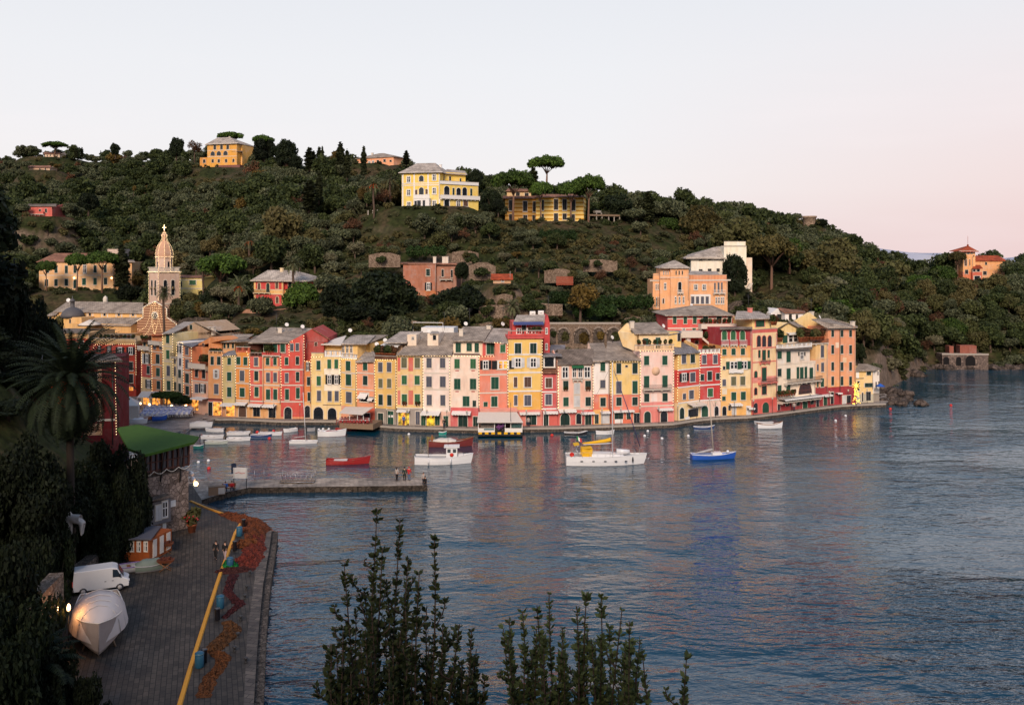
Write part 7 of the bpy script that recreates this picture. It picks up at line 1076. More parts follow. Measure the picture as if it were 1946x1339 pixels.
TW = [('K', 480, 700, 240, 330, 212, 'tall grey retaining wall with a small pale door'), ('K', 340, 560, 155, 190, 225, 'low stone wall high above the brown villa'), ('K', 560, 850, 598, 640, 190, 'stone wall behind the fan palm'), ('K', 860, 1250, 585, 610, 190, 'long low wall below the hedge'), ('K', 700, 840, 500, 560, 193, 'wall below the orange roofed shed'), ('K', 1420, 1700, 225, 262, 222, 'low wall across the right terraces'), ('K', 1100, 1340, 300, 350, 210, 'stone wall left of the red fence'), ('J', 220, 780, 620, 740, 205, 'ochre garden wall under the red villa'), ('J', 1300, 1560, 165, 225, 222, 'pink earth bank wall in the middle of the slope'), ('H', 930, 1240, 755, 840, 257, 'wall under the balustrade left of the yellow villa'), ('I', 620, 1300, 680, 740, 257, 'pale retaining wall below the ochre villa'), ('I', 60, 280, 970, 1060, 232, 'grey wall with a door left of the terraces'), ('N', 0, 820, 615, 735, 262, 'rough wall beneath the long apricot villa'), ('J', 880, 1120, 780, 900, 186, 'brown rock wall behind the red gable'), ('K', -160, 150, 725, 800, 184, 'stone wall behind the cream rooftops'), ('K', 530, 850, 735, 800, 183, 'stone wall behind the salmon red house'), ('K', 1760, 1960, 690, 745, 189, 'rough rocky bank above the arcades'), ('N', 1500, 1900, 890, 1000, 214, 'dark wall right of the bell tower foot'), ('L', 790, 1010, 900, 1010, 208, 'dark stone wall beside the peach villa'), ('M', 370, 620, 700, 760, 255, 'ruined pinkish wall among the trees'), ('J', 0, 200, 730, 800, 190, 'grey wall above the left roofs')]
for a in TW: twall(*a[:6], lab=a[6], mat=STONED if 'dark' in a[6] else (plaster((176, 128, 100), .8) if 'ochre' in a[6] or 'pinkish' in a[6] else None))
# clipped hedges and lawn strips on the terraces
for k, (x0, x1, y, Y, w_) in enumerate(((1580, 1960, 575, 197, 'long clipped hedge right of the golden tree'), (1180, 1270, 540, 196, 'square hedge left of the golden tree'), (1380, 1650, 650, 193, 'dark hedge on top of the arcaded wall'), (940, 1060, 620, 192, 'rounded hedge above the yellow house'), (0, 260, 160, 232, 'dark hedge bank above the brown villa'), (1080, 1330, 30, 240, 'green hedge on an upper terrace'))):
    a, b = at(*px('K', x0, y), Y), at(*px('K', x1, y), Y); n = max(3, int((b.x-a.x)/1.5)); c = (a+b)/2; lb = [(a.x+(b.x-a.x)*i/(n-1)-c.x, 0, .0, 1.1, 1.0, 1.3) for i in range(n)]
    o = link('hedge', quads('hedge', leaves(lb, 900+350*n, .28, seed=k, shell=.8), L_HEDGE), None, c); tag(o, w_, 'hedge')
fn = House('garden_fence', 'red brown slatted garden fence on the middle terrace', 'K', 1200, 1335, 204, 204, 0, 'fence'); m = MB(); a, b = fn.pt(1200, 410), fn.pt(1335, 410); tz_ = fn.pt(1200, 368).z
for i in range(28): xx = a.x+(b.x-a.x)*i/27; m.box((xx-.05, 0, a.z-.8), (xx+.05, .04, tz_))
m.build('palings', plain('red brown fence', (.30, .07, .04), .9), fn.o); m = MB(); m.box((a.x, .041, a.z+.3), (b.x, .08, a.z+.4)); m.build('rail', plain('red brown fence', (.3, .07, .04)), fn.o)
# pergola right of ochre villa; balustrade left of the yellow villa
pg = House('pergola', 'weathered garden pergola on posts right of the ochre villa', 'I', 1030, 1300, 262, 266, 0, 'pergola')
for i, x in enumerate((1035, 1095, 1140, 1195, 1240, 1285)): hb(pg, x, x+6, 600, 665, 0, .3, 'post', STONE_T)
hb(pg, 1030, 1300, 597, 606, -.2, .5, 'beam', WOODM); hb(pg, 1088, 1135, 562, 580, 0, 1.5, 'arch_top', STONE_T); hb(pg, 1095, 1101, 580, 600, 0, .3, 'post', STONE_T); hb(pg, 1135, 1141, 580, 600, 0, .3, 'post', STONE_T)
bl = House('balustrade', 'white post balustrade left of the yellow villa', 'H', 940, 1240, 256, 258, 0, 'balustrade')
for x in range(945, 1240, 38): hb(bl, x, x+8, 722+(1240-x)*.08-12, 772-(x-940)*.06, 0, .3, 'post', STONE_T)
# rocks and coast wall at the right
RK = rock('sea rock', (.035, .028, .025), (.13, .10, .085), .5)
def put_rocks(name, lab, C_, n, sx, sy, sz, seed):
    q = random.Random(seed); m = MB()
    for i in range(n):
        c = (q.gauss(0, sx), q.gauss(0, sy), q.random()*sz*.5-.3); r = sz*(.35+.5*q.random()); k0 = len(m.v); m.ball(c, (r*1.3, r, r*.8), k=8)
        for j in range(k0, len(m.v)): v = m.v[j]; f_ = 1+.28*math.sin(v[0]*2.1+i)*math.cos(v[1]*1.7+v[2]*2.3); m.v[j] = tuple(c[a]+(v[a]-c[a])*f_ for a in range(3))
    m.sm = [False]*len(m.sm); tag(m.build(name, RK, None, C_), lab, 'rocks', None, 'structure')
put_rocks('shore_rocks', 'dark wet rocks off the tip of the quay', P2(1700, 187, .2), 26, 1.6, 2.5, 1.3, 3); put_rocks('shore_rocks', 'dark rocks behind the small end house', P2(1684, 194, .8), 22, 1.5, 2.5, 1.3, 4)
for i in range(17): put_rocks('shore_rocks', 'low dark rocks along the wooded shore', P2(1715+i*22, 243 if i > 1 else 228, .1), 12, 1.8, 1.5, 1.6, 20+i)
cw = House('coast_wall', 'old stone wall with dark arches at the foot of the right woods', 'M', 1030, 1420, 241, 240, -1, 'sea wall'); cw.wall(1030, 1420, [(1130, rock('coast wall stone', (.08, .06, .055), (.24, .18, .15), .9))], depth=5, zbot=-1)
for x, w_, y0 in ((1062, 50, 1150), (1168, 44, 1150), (1268, 84, 1140)):
    a, b, c = cw.pt(x-w_/2, 1225), cw.pt(x+w_/2, y0), cw.pt(x, y0); r = (b.x-a.x)/2; m = MB(); m.prism([Vector((a.x, -.05, a.z)), Vector((b.x, -.05, a.z))][::1]+[Vector((c.x+r*math.cos(math.pi*i/8), -.05, b.z-r+r*math.sin(math.pi*i/8))) for i in range(9)], (0, .045, 0)); m.build('arch_opening', plain('arch shade', (.008, .007, .008), .95), cw.o)  # flat near-black panels, shade inside the arches put into the colour
cw.band(1025, 1425, 1128, h=.4, mat=STONE_T)
for x0, x1, y0 in ((1090, 1125, 1060), (1180, 1320, 1055)): a, b = cw.pt(x0, y0, 3), cw.pt(x1, y0, 3); m = MB(); m.box((a.x, 3, cw.pt(x0, 1130, 3).z-.5), (b.x, 6, a.z)); m.build('ruin', plaster((150, 84, 66), .8), cw.o)

# ------------------------------------------------------------------ trees with a place of their own
def top_tree(kind, reg, x, ytop, wpx, ybase, Y, pw, ph, name, label, cat='tree', group=None, var=None, terrz=False):
    u, vt = px(reg, x, ytop); vb = px(reg, x, ybase)[1]; w = wpx/REG[reg][2]/F*Y; zt = HC-(vt-HY)/F*Y; zb = HC-(vb-HY)/F*Y
    if terrz: zb = terr((u-CX)/F*Y, Y)-.2
    return tree(kind, u, None, Y, w/pw, name, label, cat, group, var, z=zb, sz=max(.15, (zt-zb)/ph))
G4 = 'cypresses along the ridge'
for reg, x, yt, yb, Y, w, l in (('H', 467, 213, 400, 345, 70, 'broad dark cypress, leftmost of the ridge row'), ('H', 500, 245, 390, 348, 46, 'shorter cypress tucked against the leftmost one'), ('H', 548, 210, 375, 346, 46, 'cypress in the second pair on the ridge'), ('H', 574, 207, 370, 345, 26, 'very thin reddish cypress in the second pair'), ('H', 722, 172, 400, 330, 62, 'tallest cypress on the ridge, above the palm'), ('H', 777, 232, 470, 300, 52, 'cypress just right of the tallest one'), ('H', 913, 205, 450, 318, 44, 'slim black cypress in front of the long peach building'), ('H', 1263, 240, 360, 318, 44, 'lone cypress above the roof of the yellow villa'), ('H', 545, 410, 660, 275, 56, 'dark cypress lower on the slope'), ('H', 466, 480, 735, 268, 100, 'wide old cypress half way down the slope'),
 ('G', 318, 225, 290, 490, 14, 'tiny far cypress left of three'), ('G', 336, 228, 290, 490, 14, 'tiny far cypress in the middle of three'), ('G', 375, 215, 290, 488, 22, 'far cypress right of three on the left ridge'), ('N', 905, 140, 600, 262, 130, 'big black cypress right of the long apricot villa'), ('I', 576, 200, 400, 272, 76, 'cypress under the tallest stone pine'), ('I', 1520, 405, 650, 262, 90, 'stout cypress alone on the right of the hill'), ('L', 955, 840, 1010, 205, 76, 'small dark cypress between peach villa and white cottage')):
    top_tree('cypress', reg, x, yt, w*1.25, yb, Y, 1.6, 10.0, 'cypress_tree', l, 'cypress', G4)
G5 = 'umbrella pines'
for k, reg, x, yt, w, yb, Y, pw, ph, var, l in (('pine', 'I', 685, 115, 305, 420, 285, 9.0, 8.3, 0, 'tallest umbrella pine standing against the sky'), ('pine', 'I', 410, 235, 350, 650, 258, 9.0, 8.3, 0, 'wide umbrella pine in front of the left wing of the ochre villa'), ('pine', 'I', 640, 325, 195, 645, 257, 9.0, 8.3, 1, 'small umbrella pine before the corner of the ochre villa'), ('pine', 'I', 885, 325, 255, 658, 257, 9.0, 8.3, 1, 'forked umbrella pine before the right shutters of the ochre villa'), ('pine', 'I', 1030, 275, 285, 668, 256, 9.0, 8.3, 0, 'tall umbrella pine right of the ochre villa'),
 ('pine', 'G', 150, 172, 220, 300, 498, 9.0, 8.3, 0, 'lone umbrella pine on the far left skyline'), ('pine', 'G', 1595, 92, 225, 260, 425, 9.0, 8.3, 0, 'flat umbrella pine behind the orange skyline villa'), ('pine', 'G', 1860, 120, 200, 310, 388, 9.0, 8.3, 0, 'bright umbrella pine right of the orange skyline villa'), ('pine', 'N', 110, 310, 215, 612, 260, 9.0, 8.3, 1, 'leftmost umbrella pine before the long apricot villa'), ('pine', 'N', 430, 235, 280, 612, 260, 9.0, 8.3, 0, 'middle umbrella pine before the long apricot villa'), ('pine', 'N', 695, 205, 320, 604, 259, 9.0, 8.3, 1, 'rightmost umbrella pine before the long apricot villa'), ('pine', 'J', 90, 190, 440, 640, 225, 9.0, 8.3, 0, 'broad bright umbrella pine right of the bell tower'),
 ('low_pine', 'J', 745, 420, 300, 720, 205, 7.8, 5.4, 0, 'round bright pine right of the red and yellow villa'), ('low_pine', 'F', 1000, 20, 600, 330, 212, 7.8, 5.4, 0, 'huge rounded green pine behind the orange block'), ('pine', 'L', 1150, 385, 440, 890, 238, 9.0, 8.3, 2, 'large bronze cedar like pine right of the white villa'), ('low_pine', 'L', 1300, 400, 220, 640, 245, 7.8, 5.4, 1, 'green pine crown beside the bronze one'), ('low_pine', 'L', 560, 150, 370, 500, 262, 7.8, 5.4, 2, 'russet brown pine above the white villa'), ('low_pine', 'L', 300, 230, 190, 420, 264, 7.8, 5.4, 1, 'green pine left of the russet one'), ('low_pine', 'M', 820, 455, 260, 640, 300, 7.8, 5.4, 1, 'yellow green pine in the saddle at the right'), ('low_pine', 'M', 1030, 380, 240, 560, 305, 7.8, 5.4, 0, 'pine left of the castle'), ('low_pine', 'M', 1110, 820, 230, 1060, 252, 7.8, 5.4, 1, 'leaning pine above the sea wall'), ('low_pine', 'M', 590, 1150, 220, 1280, 226, 7.8, 5.4, 0, 'low pine overhanging the shore'), ('pine', 'M', 1160, 262, 150, 480, 309, 9.0, 8.3, 2, 'dark pine pressed against the castle tower')):
    top_tree(k, reg, x, yt, w, yb, Y, pw, ph, 'umbrella_pine', l, 'pine', G5, var)
G6 = 'large dark evergreen trees'
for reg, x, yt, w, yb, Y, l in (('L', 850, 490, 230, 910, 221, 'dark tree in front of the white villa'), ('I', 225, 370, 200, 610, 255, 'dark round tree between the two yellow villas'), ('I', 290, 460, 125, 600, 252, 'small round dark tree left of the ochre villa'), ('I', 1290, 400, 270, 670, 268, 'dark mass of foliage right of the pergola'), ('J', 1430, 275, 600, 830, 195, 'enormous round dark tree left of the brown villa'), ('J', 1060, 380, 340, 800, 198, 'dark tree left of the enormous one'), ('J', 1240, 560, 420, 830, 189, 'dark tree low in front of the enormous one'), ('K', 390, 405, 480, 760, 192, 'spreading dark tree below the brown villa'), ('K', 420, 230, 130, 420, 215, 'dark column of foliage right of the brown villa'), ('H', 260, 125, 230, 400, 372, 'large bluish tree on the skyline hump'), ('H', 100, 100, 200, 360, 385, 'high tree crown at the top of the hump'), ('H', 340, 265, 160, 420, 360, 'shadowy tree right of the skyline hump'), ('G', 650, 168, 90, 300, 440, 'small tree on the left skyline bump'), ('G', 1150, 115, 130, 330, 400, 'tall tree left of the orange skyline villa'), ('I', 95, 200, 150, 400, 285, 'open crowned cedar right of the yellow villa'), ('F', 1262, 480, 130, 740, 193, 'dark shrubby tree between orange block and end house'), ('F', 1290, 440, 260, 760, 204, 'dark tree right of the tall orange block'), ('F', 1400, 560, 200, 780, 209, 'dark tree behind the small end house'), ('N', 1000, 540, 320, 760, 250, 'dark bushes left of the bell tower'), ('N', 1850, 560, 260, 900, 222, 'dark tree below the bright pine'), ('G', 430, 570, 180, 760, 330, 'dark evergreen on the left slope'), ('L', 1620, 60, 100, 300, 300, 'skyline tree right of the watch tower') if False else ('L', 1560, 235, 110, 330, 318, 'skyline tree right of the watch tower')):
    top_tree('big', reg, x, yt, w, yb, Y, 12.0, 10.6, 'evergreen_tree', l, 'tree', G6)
for kind, reg, x, yt, w, yb, Y, pw, ph, l, nm in (('autumn', 'K', 1395, 390, 335, 745, 190.5, 5.2, 5.6, 'golden leaved tree with a pale trunk above the arches', 'autumn_tree'), ('autumn', 'G', 800, 520, 45, 600, 325, 5.2, 5.6, 'tiny bright orange tree on the left slope', 'autumn_tree'), ('bare', 'G', 1800, 310, 220, 520, 372, 5.0, 4.6, 'russet tree right of the orange skyline villa', 'russet_tree'), ('bare', 'H', 840, 780, 220, 960, 252, 5.0, 4.6, 'bare reddish tree below the balustrade', 'russet_tree'), ('autumn', 'J', 350, 780, 190, 880, 188, 5.2, 5.6, 'yellowing bush behind the grey roofs', 'autumn_tree'), ('bare', 'G', 1300, 140, 160, 300, 402, 5.0, 4.6, 'orange brown tree on the skyline left of the villa', 'russet_tree'), ('bare', 'M', 250, 430, 150, 640, 285, 5.0, 4.6, 'rust coloured tree on the right slope', 'russet_tree'), ('olive', 'J', 410, 510, 240, 770, 200, 5.4, 4.9, 'grey olive tree in front of the red villa', 'olive_tree_by_villa')):
    top_tree(kind, reg, x, yt, w, yb, Y, pw, ph, nm.replace('_by_villa', ''), l, 'tree', None)
for reg, x, yc, r, yb, Y, fr, l in (('H', 995, 520, 95, 760, 254, 1, 'date palm with orange fruit left of the yellow villa'), ('H', 1130, 475, 85, 715, 262, 0, 'palm without fruit close to the yellow villa'), ('J', 320, 80, 95, 240, 238, 1, 'fruiting palm high on the left slope'), ('J', 235, 450, 110, 790, 207, 1, 'fruiting palm left of the red villa'), ('J', 682, 265, 88, 520, 208, 0, 'palm rising over the roof of the red villa'), ('N', 1347, 645, 95, 1040, 215, 0, 'slender palm in front of the bell tower'), ('K', 840, 615, 85, 730, 187.5, 0, 'low fan palm behind the yellow house'), ('H', 830, 720, 90, 830, 262, 0, 'bushy palm below the dark trees'), ('J', -60, 270, 90, 520, 236, 0, 'palm behind the bell tower')):
    u, v = px(reg, x, yc); p = at(u, v, Y); zb_ = at(*px(reg, x, yb), Y).z; palm('palm_tree', L_PALM, 46, r/REG[reg][2]/F*Y*1.15, .34, p.z-zb_, .26, int(x)+7, bool(fr), l, (p.x, Y, zb_), 'palm trees', 12)
# ------------------------------------------------------------------ trees that cover the slopes
KEEP = [(753, 311, 912, 398, 262), (665, 288, 752, 320, 345), (956, 360, 1111, 424, 262), (1115, 398, 1182, 424, 262), (378, 262, 462, 338, 398), (74, 480, 262, 556, 268), (476, 512, 585, 584, 214), (766, 496, 870, 556, 216), (1233, 495, 1392, 592, 197), (1303, 456, 1432, 572, 225), (1822, 462, 1900, 531, 310), (336, 520, 390, 560, 246), (85, 455, 350, 660, 222), (1526, 403, 1548, 428, 320),
 (84, 286, 116, 304, 500), (60, 312, 98, 328, 450), (60, 386, 112, 412, 303), (932, 520, 976, 542, 199), (1045, 612, 1182, 655, 190), (888, 493, 944, 518, 212), (1462, 580, 1536, 620, 197), (455, 582, 582, 618, 205), (84, 553, 262, 582, 262), (690, 458, 775, 492, 222), (1052, 510, 1092, 536, 204), (860, 470, 912, 488, 225), (1100, 488, 1176, 500, 222), (905, 568, 978, 590, 190), (690, 400, 770, 430, 257), (1060, 425, 1185, 440, 257), (1798, 650, 1890, 700, 241), (1025, 345, 1160, 425, 257), (1240, 355, 1290, 470, 262), (1060, 530, 1150, 615, 190), (1460, 470, 1520, 560, 238), (620, 505, 800, 600, 195)]
kinds = {'olive': (2.4, 4.9), 'oak': (2.8, 5.6), 'shrub': (1.5, 1.7), 'bare': (2.2, 4.5), 'autumn': (2.4, 5.2)}
cells = {}; spots = []; q = random.Random(5)
for _ in range(26000):
    u = q.uniform(-160, 2080); uu = min(max(u, KU[0]), KU[-1]); y0 = float(np.interp(uu, KU, KY[:, 0])); y1 = float(np.interp(uu, KU, KY[:, -1]))
    if u < 1690: y0 += 9
    Y = y0+(y1+10-y0)*q.random()**.8; X = (u-CX)/F*Y; mid = 640 < u < 1230 and Y < 252
    zz = terr(X, Y); v = HY+(HC-zz)/Y*F
    sparse = mid and 470 < v < 660
    r_ = q.random(); kn = 'olive' if r_ < .55 else ('oak' if r_ < .94 else ('bare' if r_ < .98 else 'autumn'))
    if u > 1400: kn = 'oak' if r_ < .52 else ('olive' if r_ < .94 else 'bare')
    big_ = kn == 'oak' and q.random() < .22 and Y < y1-28 and u < 1690
    if sparse: kn = 'shrub' if r_ < .40 else ('olive' if r_ < .74 else ('oak' if r_ < .86 else ('bare' if r_ < .95 else 'autumn')))
    s = q.uniform(.75, 1.42)*(1 if u < 1560 else 1.1)*(.72 if sparse else 1)*(1.5 if big_ and not sparse else 1); w_, h_ = kinds[kn]; w_ *= s; h_ *= s
    dm = (1.6 if kn == 'shrub' else 2.9)*(s+.1)*(1.45 if sparse else 1)*(1+max(0, Y-300)/300); ci, cj = int(X//4), int(Y//4)
    if any((X-a)**2+(Y-b)**2 < (dm*.5+e*.5)**2 for i in (-1, 0, 1) for j in (-1, 0, 1) for a, b, e in cells.get((ci+i, cj+j), ())): continue
    hit = lambda w_, h_: any(u-w_/Y*F < k[2] and u+w_/Y*F > k[0] and v-h_/Y*F < k[3] and v > k[1] and Y < k[4]+6 for k in KEEP)
    if hit(w_, h_):
        kn = 'shrub'; s = q.uniform(.7, 1.2); dm = 1.8
        if hit(1.5*s, 1.7*s): continue
    if any(math.hypot(X-a, Y-b) < r*.55 for a, b, c, r in PADS): continue
    if u < 380 and Y < 226: continue
    if q.random() < .35 and sparse: continue
    cells.setdefault((ci, cj), []).append((X, Y, dm)); spots.append((Y, X, zz, kn, s))
spots.sort(); cnt = {}; cap = {'olive': 275, 'oak': 265, 'shrub': 200, 'bare': 100, 'autumn': 90}; rest = {}
lab = {'olive': ('olive_tree', 'grey green olive tree on the hillside', 'olive trees covering the hillside'), 'oak': ('broadleaf_tree', 'dark broadleaf evergreen tree on the hillside', 'broadleaf trees covering the hillside'), 'shrub': ('shrub', 'low green shrub on the garden terraces', 'shrubs on the garden terraces'), 'bare': ('russet_tree', 'half bare russet tree among the hillside greens', 'russet trees scattered on the hillside'), 'autumn': ('yellow_tree', 'yellowing tree among the hillside greens', 'yellowing trees scattered on the hillside')}
for Y, X, zz, kn, s in spots:
    if cnt.get(kn, 0) < cap[kn]:
        cnt[kn] = cnt.get(kn, 0)+1; c, t = PROTO[kn][q.randrange(len(PROTO[kn]))]; o = link(lab[kn][0], t, None, (X, Y, zz-.1), q.random()*6.28, (s*q.uniform(.9, 1.15), s*q.uniform(.9, 1.15), s*q.uniform(.85, 1.2))); tag(o, lab[kn][1], 'shrub' if kn == 'shrub' else 'tree', lab[kn][2]); link('crown', c, o)
    else: rest.setdefault(kn if kn in ('oak', 'olive', 'shrub') else 'bare', []).append((X, Y, zz, s))
for kn, L_ in rest.items():
    out_ = []
    for X, Y, zz, s in L_:
        a = RAW[kn][q.randrange(len(RAW[kn]))]; a = a[::2] if kn != 'bare' else a; c = a.mean(axis=1, keepdims=True); a = c+(a-c)*1.3; t = q.random()*6.28; ct, st = math.cos(t), math.sin(t); b = a*s; b = np.stack([b[..., 0]*ct-b[..., 1]*st+X, b[..., 0]*st+b[..., 1]*ct+Y, b[..., 2]*q.uniform(.85, 1.2)+zz-.2], axis=-1); out_.append(b)
    tag(link('woodland', quads('woodland', np.concatenate(out_), {'oak': leafmat('far oak leaves', *OKV), 'shrub': L_OAK, 'olive': leafmat('far olive leaves', *OLV), 'bare': L_BARE}[kn])), 'far %s wood running up to the ridge' % {'oak': 'dark green', 'olive': 'grey green', 'bare': 'russet', 'shrub': 'low bushy'}[kn], 'woodland', None, 'stuff')
for i in range(34):                                 # trees on the two steep bare spots
    u = R.uniform(1636, 1728) if i < 20 else R.uniform(-40, 118); Y = (float(np.interp(u, KU, KY[:, 0]))+R.uniform(4, 26)) if i < 20 else R.uniform(278, 297); k = 'oak' if i % 3 else 'olive'; tree(k, u, None, Y, R.uniform(.5, .85), lab[k][0], lab[k][1], 'tree', lab[k][2])
# undergrowth between the trees
V = []
for _ in range(5200):
    u = q.uniform(-120, 2050); uu = min(max(u, KU[0]), KU[-1]); y0 = float(np.interp(uu, KU, KY[:, 0]))+(9 if u < 1690 else 1); y1 = float(np.interp(uu, KU, KY[:, -1])); Y = y0+(y1-y0)*q.random(); X = (u-CX)/F*Y; zz = terr(X, Y)
    if any(math.hypot(X-a, Y-b) < r for a, b, c, r in PADS) or (u < 380 and Y < 226) or (1045 < u < 1182 and Y < 192): continue
    V.append(RAW['shrub'][_ % 3][::9]*np.array([q.uniform(.5, 1.1)]*2+[q.uniform(.4, .8)])+np.array([X, Y, zz-.15]))
V = np.concatenate(V); c = V.mean(axis=1, keepdims=True); V = c+(V-c)*1.9; tag(link('undergrowth', quads('undergrowth', V, leafmat('scrub leaves', (.020, .026, .010), (.10, .10, .045)))), 'low scrub growing between the hillside trees', 'undergrowth', None, 'stuff')

# ------------------------------------------------------------------ left foreground
def lamp(o, w): d = bpy.data.lights.new('lamp_glow', 'POINT'); d.energy = w; d.color = (1, .45, .14); d.shadow_soft_size = .2; l = bpy.data.objects.new('lamp_glow', d); col.objects.link(l); l.parent = o; l.location = (.3, -.35, 0)
h = House('red_villa', 'deep red house behind the big palm, its corner lit with bulbs', 'Z', 40, 220, 131, 134, 1.0, 'house', 'red palazzi on the piazza'); h.wall(40, 220, [(688, plaster((112, 28, 32))), (840, plaster((100, 26, 28)))], depth=12, zbot=-3)
h.poly([(20, 690, -1.5), (233, 684, -1.5), (214, 671, 5), (40, 676, 5)], SLATE_D, .3); h.band(60, 219, 800, h=.3, mat=TRIM); h.win(178, 785, 14, 26, 'k'); h.win(120, 760, 16, 34, 'k'); h.win(178, 725, 14, 34, 'k'); h.panel(186, 193, 700, 790, (200, 150, 120)); h.panel(160, 194, 806, 826, (220, 170, 120)); m = MB()
for i in range(9): a = h.pt(165+i*3.2, 814, -.05); m.lathe([(.05, -.35), (.12, -.15), (.05, .1), (.08, .35)], (a.x, -.08, a.z), k=6)
m.build('balustrade', TERRA_D, h.o); hstring(h, [(219, 688), (221, 826)], 'down the corner of the deep red house behind the palm', t=-.1, step=.4); m = MB(); a = h.pt(214, 700, -.1); m.tube([(a.x, -.1, a.z), (a.x, -.1, 1)], .07); m.build('drainpipe', IRON, h.o)
# stone house with the grass roof
h = House('stone_house', 'old rubble stone house with a glazed timber veranda under a green roof', 'P', 640, 945, 91.3, 95.4, NZ, 'house'); h.wall(640, 945, [(138, rock('pinkish rubble', (.16, .115, .095), (.42, .32, .27), 1.1))], depth=9, zbot=-1)
gr = plain('artificial turf', (.040, .098, .009), .95, var=.35, scale=1.5); m = MB(); T = [gnd(u, v, 10.1) for u, v in ((222, 812), (262, 806), (298, 814), (330, 821), (378, 829), (369, 839), (276, 863), (243, 851))]; m.prism([p for p in T][::-1], (0, 0, -.25)); 
g_ = m.build('green_roof', gr, None); g_.parent = h.o; g_.matrix_parent_inverse = Matrix.LocRotScale(h.o.location, h.o.rotation_euler, None).inverted(); g_['label'] = 'flat roof covered with bright green turf'
m = MB(); a, b = h.pt(640, 137, 0), h.pt(945, 137, 0); zt = 9.8-NZ; n = 9
for i in range(n+1): xx = a.x+(b.x-a.x)*i/n; m.box((xx-.07, -.12, a.z), (xx+.07, .02, zt))
for z in (a.z+.1, a.z+.95, zt-.15): m.box((a.x, -.10, z), (b.x, .0, z+.1))
m.box((b.x-.02, .1, a.z), (b.x+.1, 8, a.z+.2)); m.box((b.x-.02, .1, zt-.3), (b.x+.1, 8, zt-.1))
for i in range(6): m.box((b.x-.02, .4+i*1.4, a.z+.2), (b.x+.1, .55+i*1.4, zt-.3))
ver = m.build('veranda', plain('dark red timber', (.10, .04, .03), .7), h.o); m = MB(); m.box((a.x, .03, a.z), (b.x-.05, .05, zt)); m.box((b.x-.06, .05, a.z), (b.x-.03, 8, zt)); m.build('glazing', plain('veranda glass', (.05, .04, .05), .1, .6), ver)
m = MB()
for i in range(4): xa = a.x+(b.x-a.x)*i/4; xb = a.x+(b.x-a.x)*(i+1)/4; m.tube([(xa+(xb-xa)*k/6, -.35, a.z+.15-.35*math.sin(math.pi*k/6)) for k in range(7)], .04, k=5)
m.build('rope_swag', CANVAS, ver)
for x0, x1 in ((690, 672), (800, 770), (905, 890)): p, q_ = h.pt(x0, -20, -.5), h.pt(x1, 180, -.05); m = MB(); m.tube([p, q_], .07); m.build('brace', IRON, h.o)
h.poly([(660, 308, -1.3), (832, 265, -1.3), (805, 245, .3), (690, 280, .3)], SLATE_D, .12, 'porch_roof'); h.wall(700, 835, [(300, plain('grey door wall', (.16, .15, .16)))], t=-.35, depth=.34, ybot=440, name='kiosk_front'); h.win(757, 370, 36, 100, 'w', t=-.36, sill=False); h.win(797, 350, 34, 110, 'P', t=-.36, sill=False)
h.panel(830, 865, 298, 330, WHITE, t=-.02, name='notice'); h.panel(783, 806, 438, 470, WHITE, t=-.02, name='notice')
for x, y, mt, r_ in ((960, 130, HULLW, .3), (968, 165, HULLW, .34), (990, 192, LAMPM, .26)): p = h.pt(x, y, 1.5); m = MB(); m.ball((0, 0, 0), r_); q_ = m.build('wall_lamp', mt, h.o, p); lamp(q_, 60) if mt == LAMPM else None; m = MB(); m.tube([(0, 0, 0), (-.8, 0, .1)], .04); m.build('bracket', IRON, q_)
# cabin, tent top, van, covered boat
ORW = plain('orange varnished cabin wood', (.30, .075, .02), .5, var=.3)
h = House('cabin', 'small orange wooden cabin with curtained windows and a grey roof', 'P', 530, 702, 85.2, 84.6, NZ, 'cabin'); h.wall(530, 702, [(535, ORW)], depth=3.6, zbot=0)
for x in (552, 594, 637, 680): h.win(x, 580, 22, 62, 'P', sill=False)
for i, x in enumerate((552, 594, 637, 680)): h.panel(x-9, x-1, 553, 608, CANVAS, t=-.052, name='curtain')
h.poly([(512, 533, -.4), (712, 533, -.4), (775, 452, 3.8), (560, 448, 3.8)], plain('cabin roof felt', (.10, .10, .125), .8), .12); m = MB(); b = h.pt(702, 600, 0)
for y_ in (.5, 1.6, 2.7): m.box((b.x+.001, y_, b.z-.9), (b.x+.05, y_+.6, b.z+.7))
m.build('side_window', CANVAS, h.o)
p = at(*px('P', 640, 450), 90); o = empty('parasol_tent', (p.x, 90, p.z), 0, 'white canvas tent top behind the wooden cabin', 'tent'); m = MB(); m.lathe([(2.3, -.8), (.05, .35)], k=4, smooth=False); m.build('canopy', CANVAS, o); m = MB(); m.tube([(0, 0, -4), (0, 0, .3)], .05); m.build('pole', IRON, o)
VW = plain('white van paint', (.62, .62, .64), .3, .5, var=.03); p = gnd(192, 1120, NZ); van = empty('van', p, math.radians(24), 'white panel van parked on the quay behind the covered boat', 'van')
van.scale = (.87,)*3; prof = [(-2.4, .35), (-2.45, 1.0), (-2.35, 2.25), (1.0, 2.3), (1.45, 2.15), (1.95, 1.25), (2.45, 1.0), (2.5, .35)]; m = MB(); m.prism([(x, -.95, z) for x, z in prof], (0, 1.9, 0)); bd = m.build('body', VW, van); bv = bd.modifiers.new('bevel', 'BEVEL'); bv.width = .07; bv.segments = 3
m = MB(); m.prism([(1.02, -.97, 1.35), (1.78, -.97, 1.35), (1.42, -.97, 2.05), (1.02, -.97, 2.1)], (0, .02, 0)); m.build('side_window', GLS2, van); m = MB(); m.prism([(1.53, -.8, 2.08), (1.53, .8, 2.08), (1.99, .8, 1.32), (1.99, -.8, 1.32)], (.03, 0, .02)); m.build('windscreen', GLS2, van)
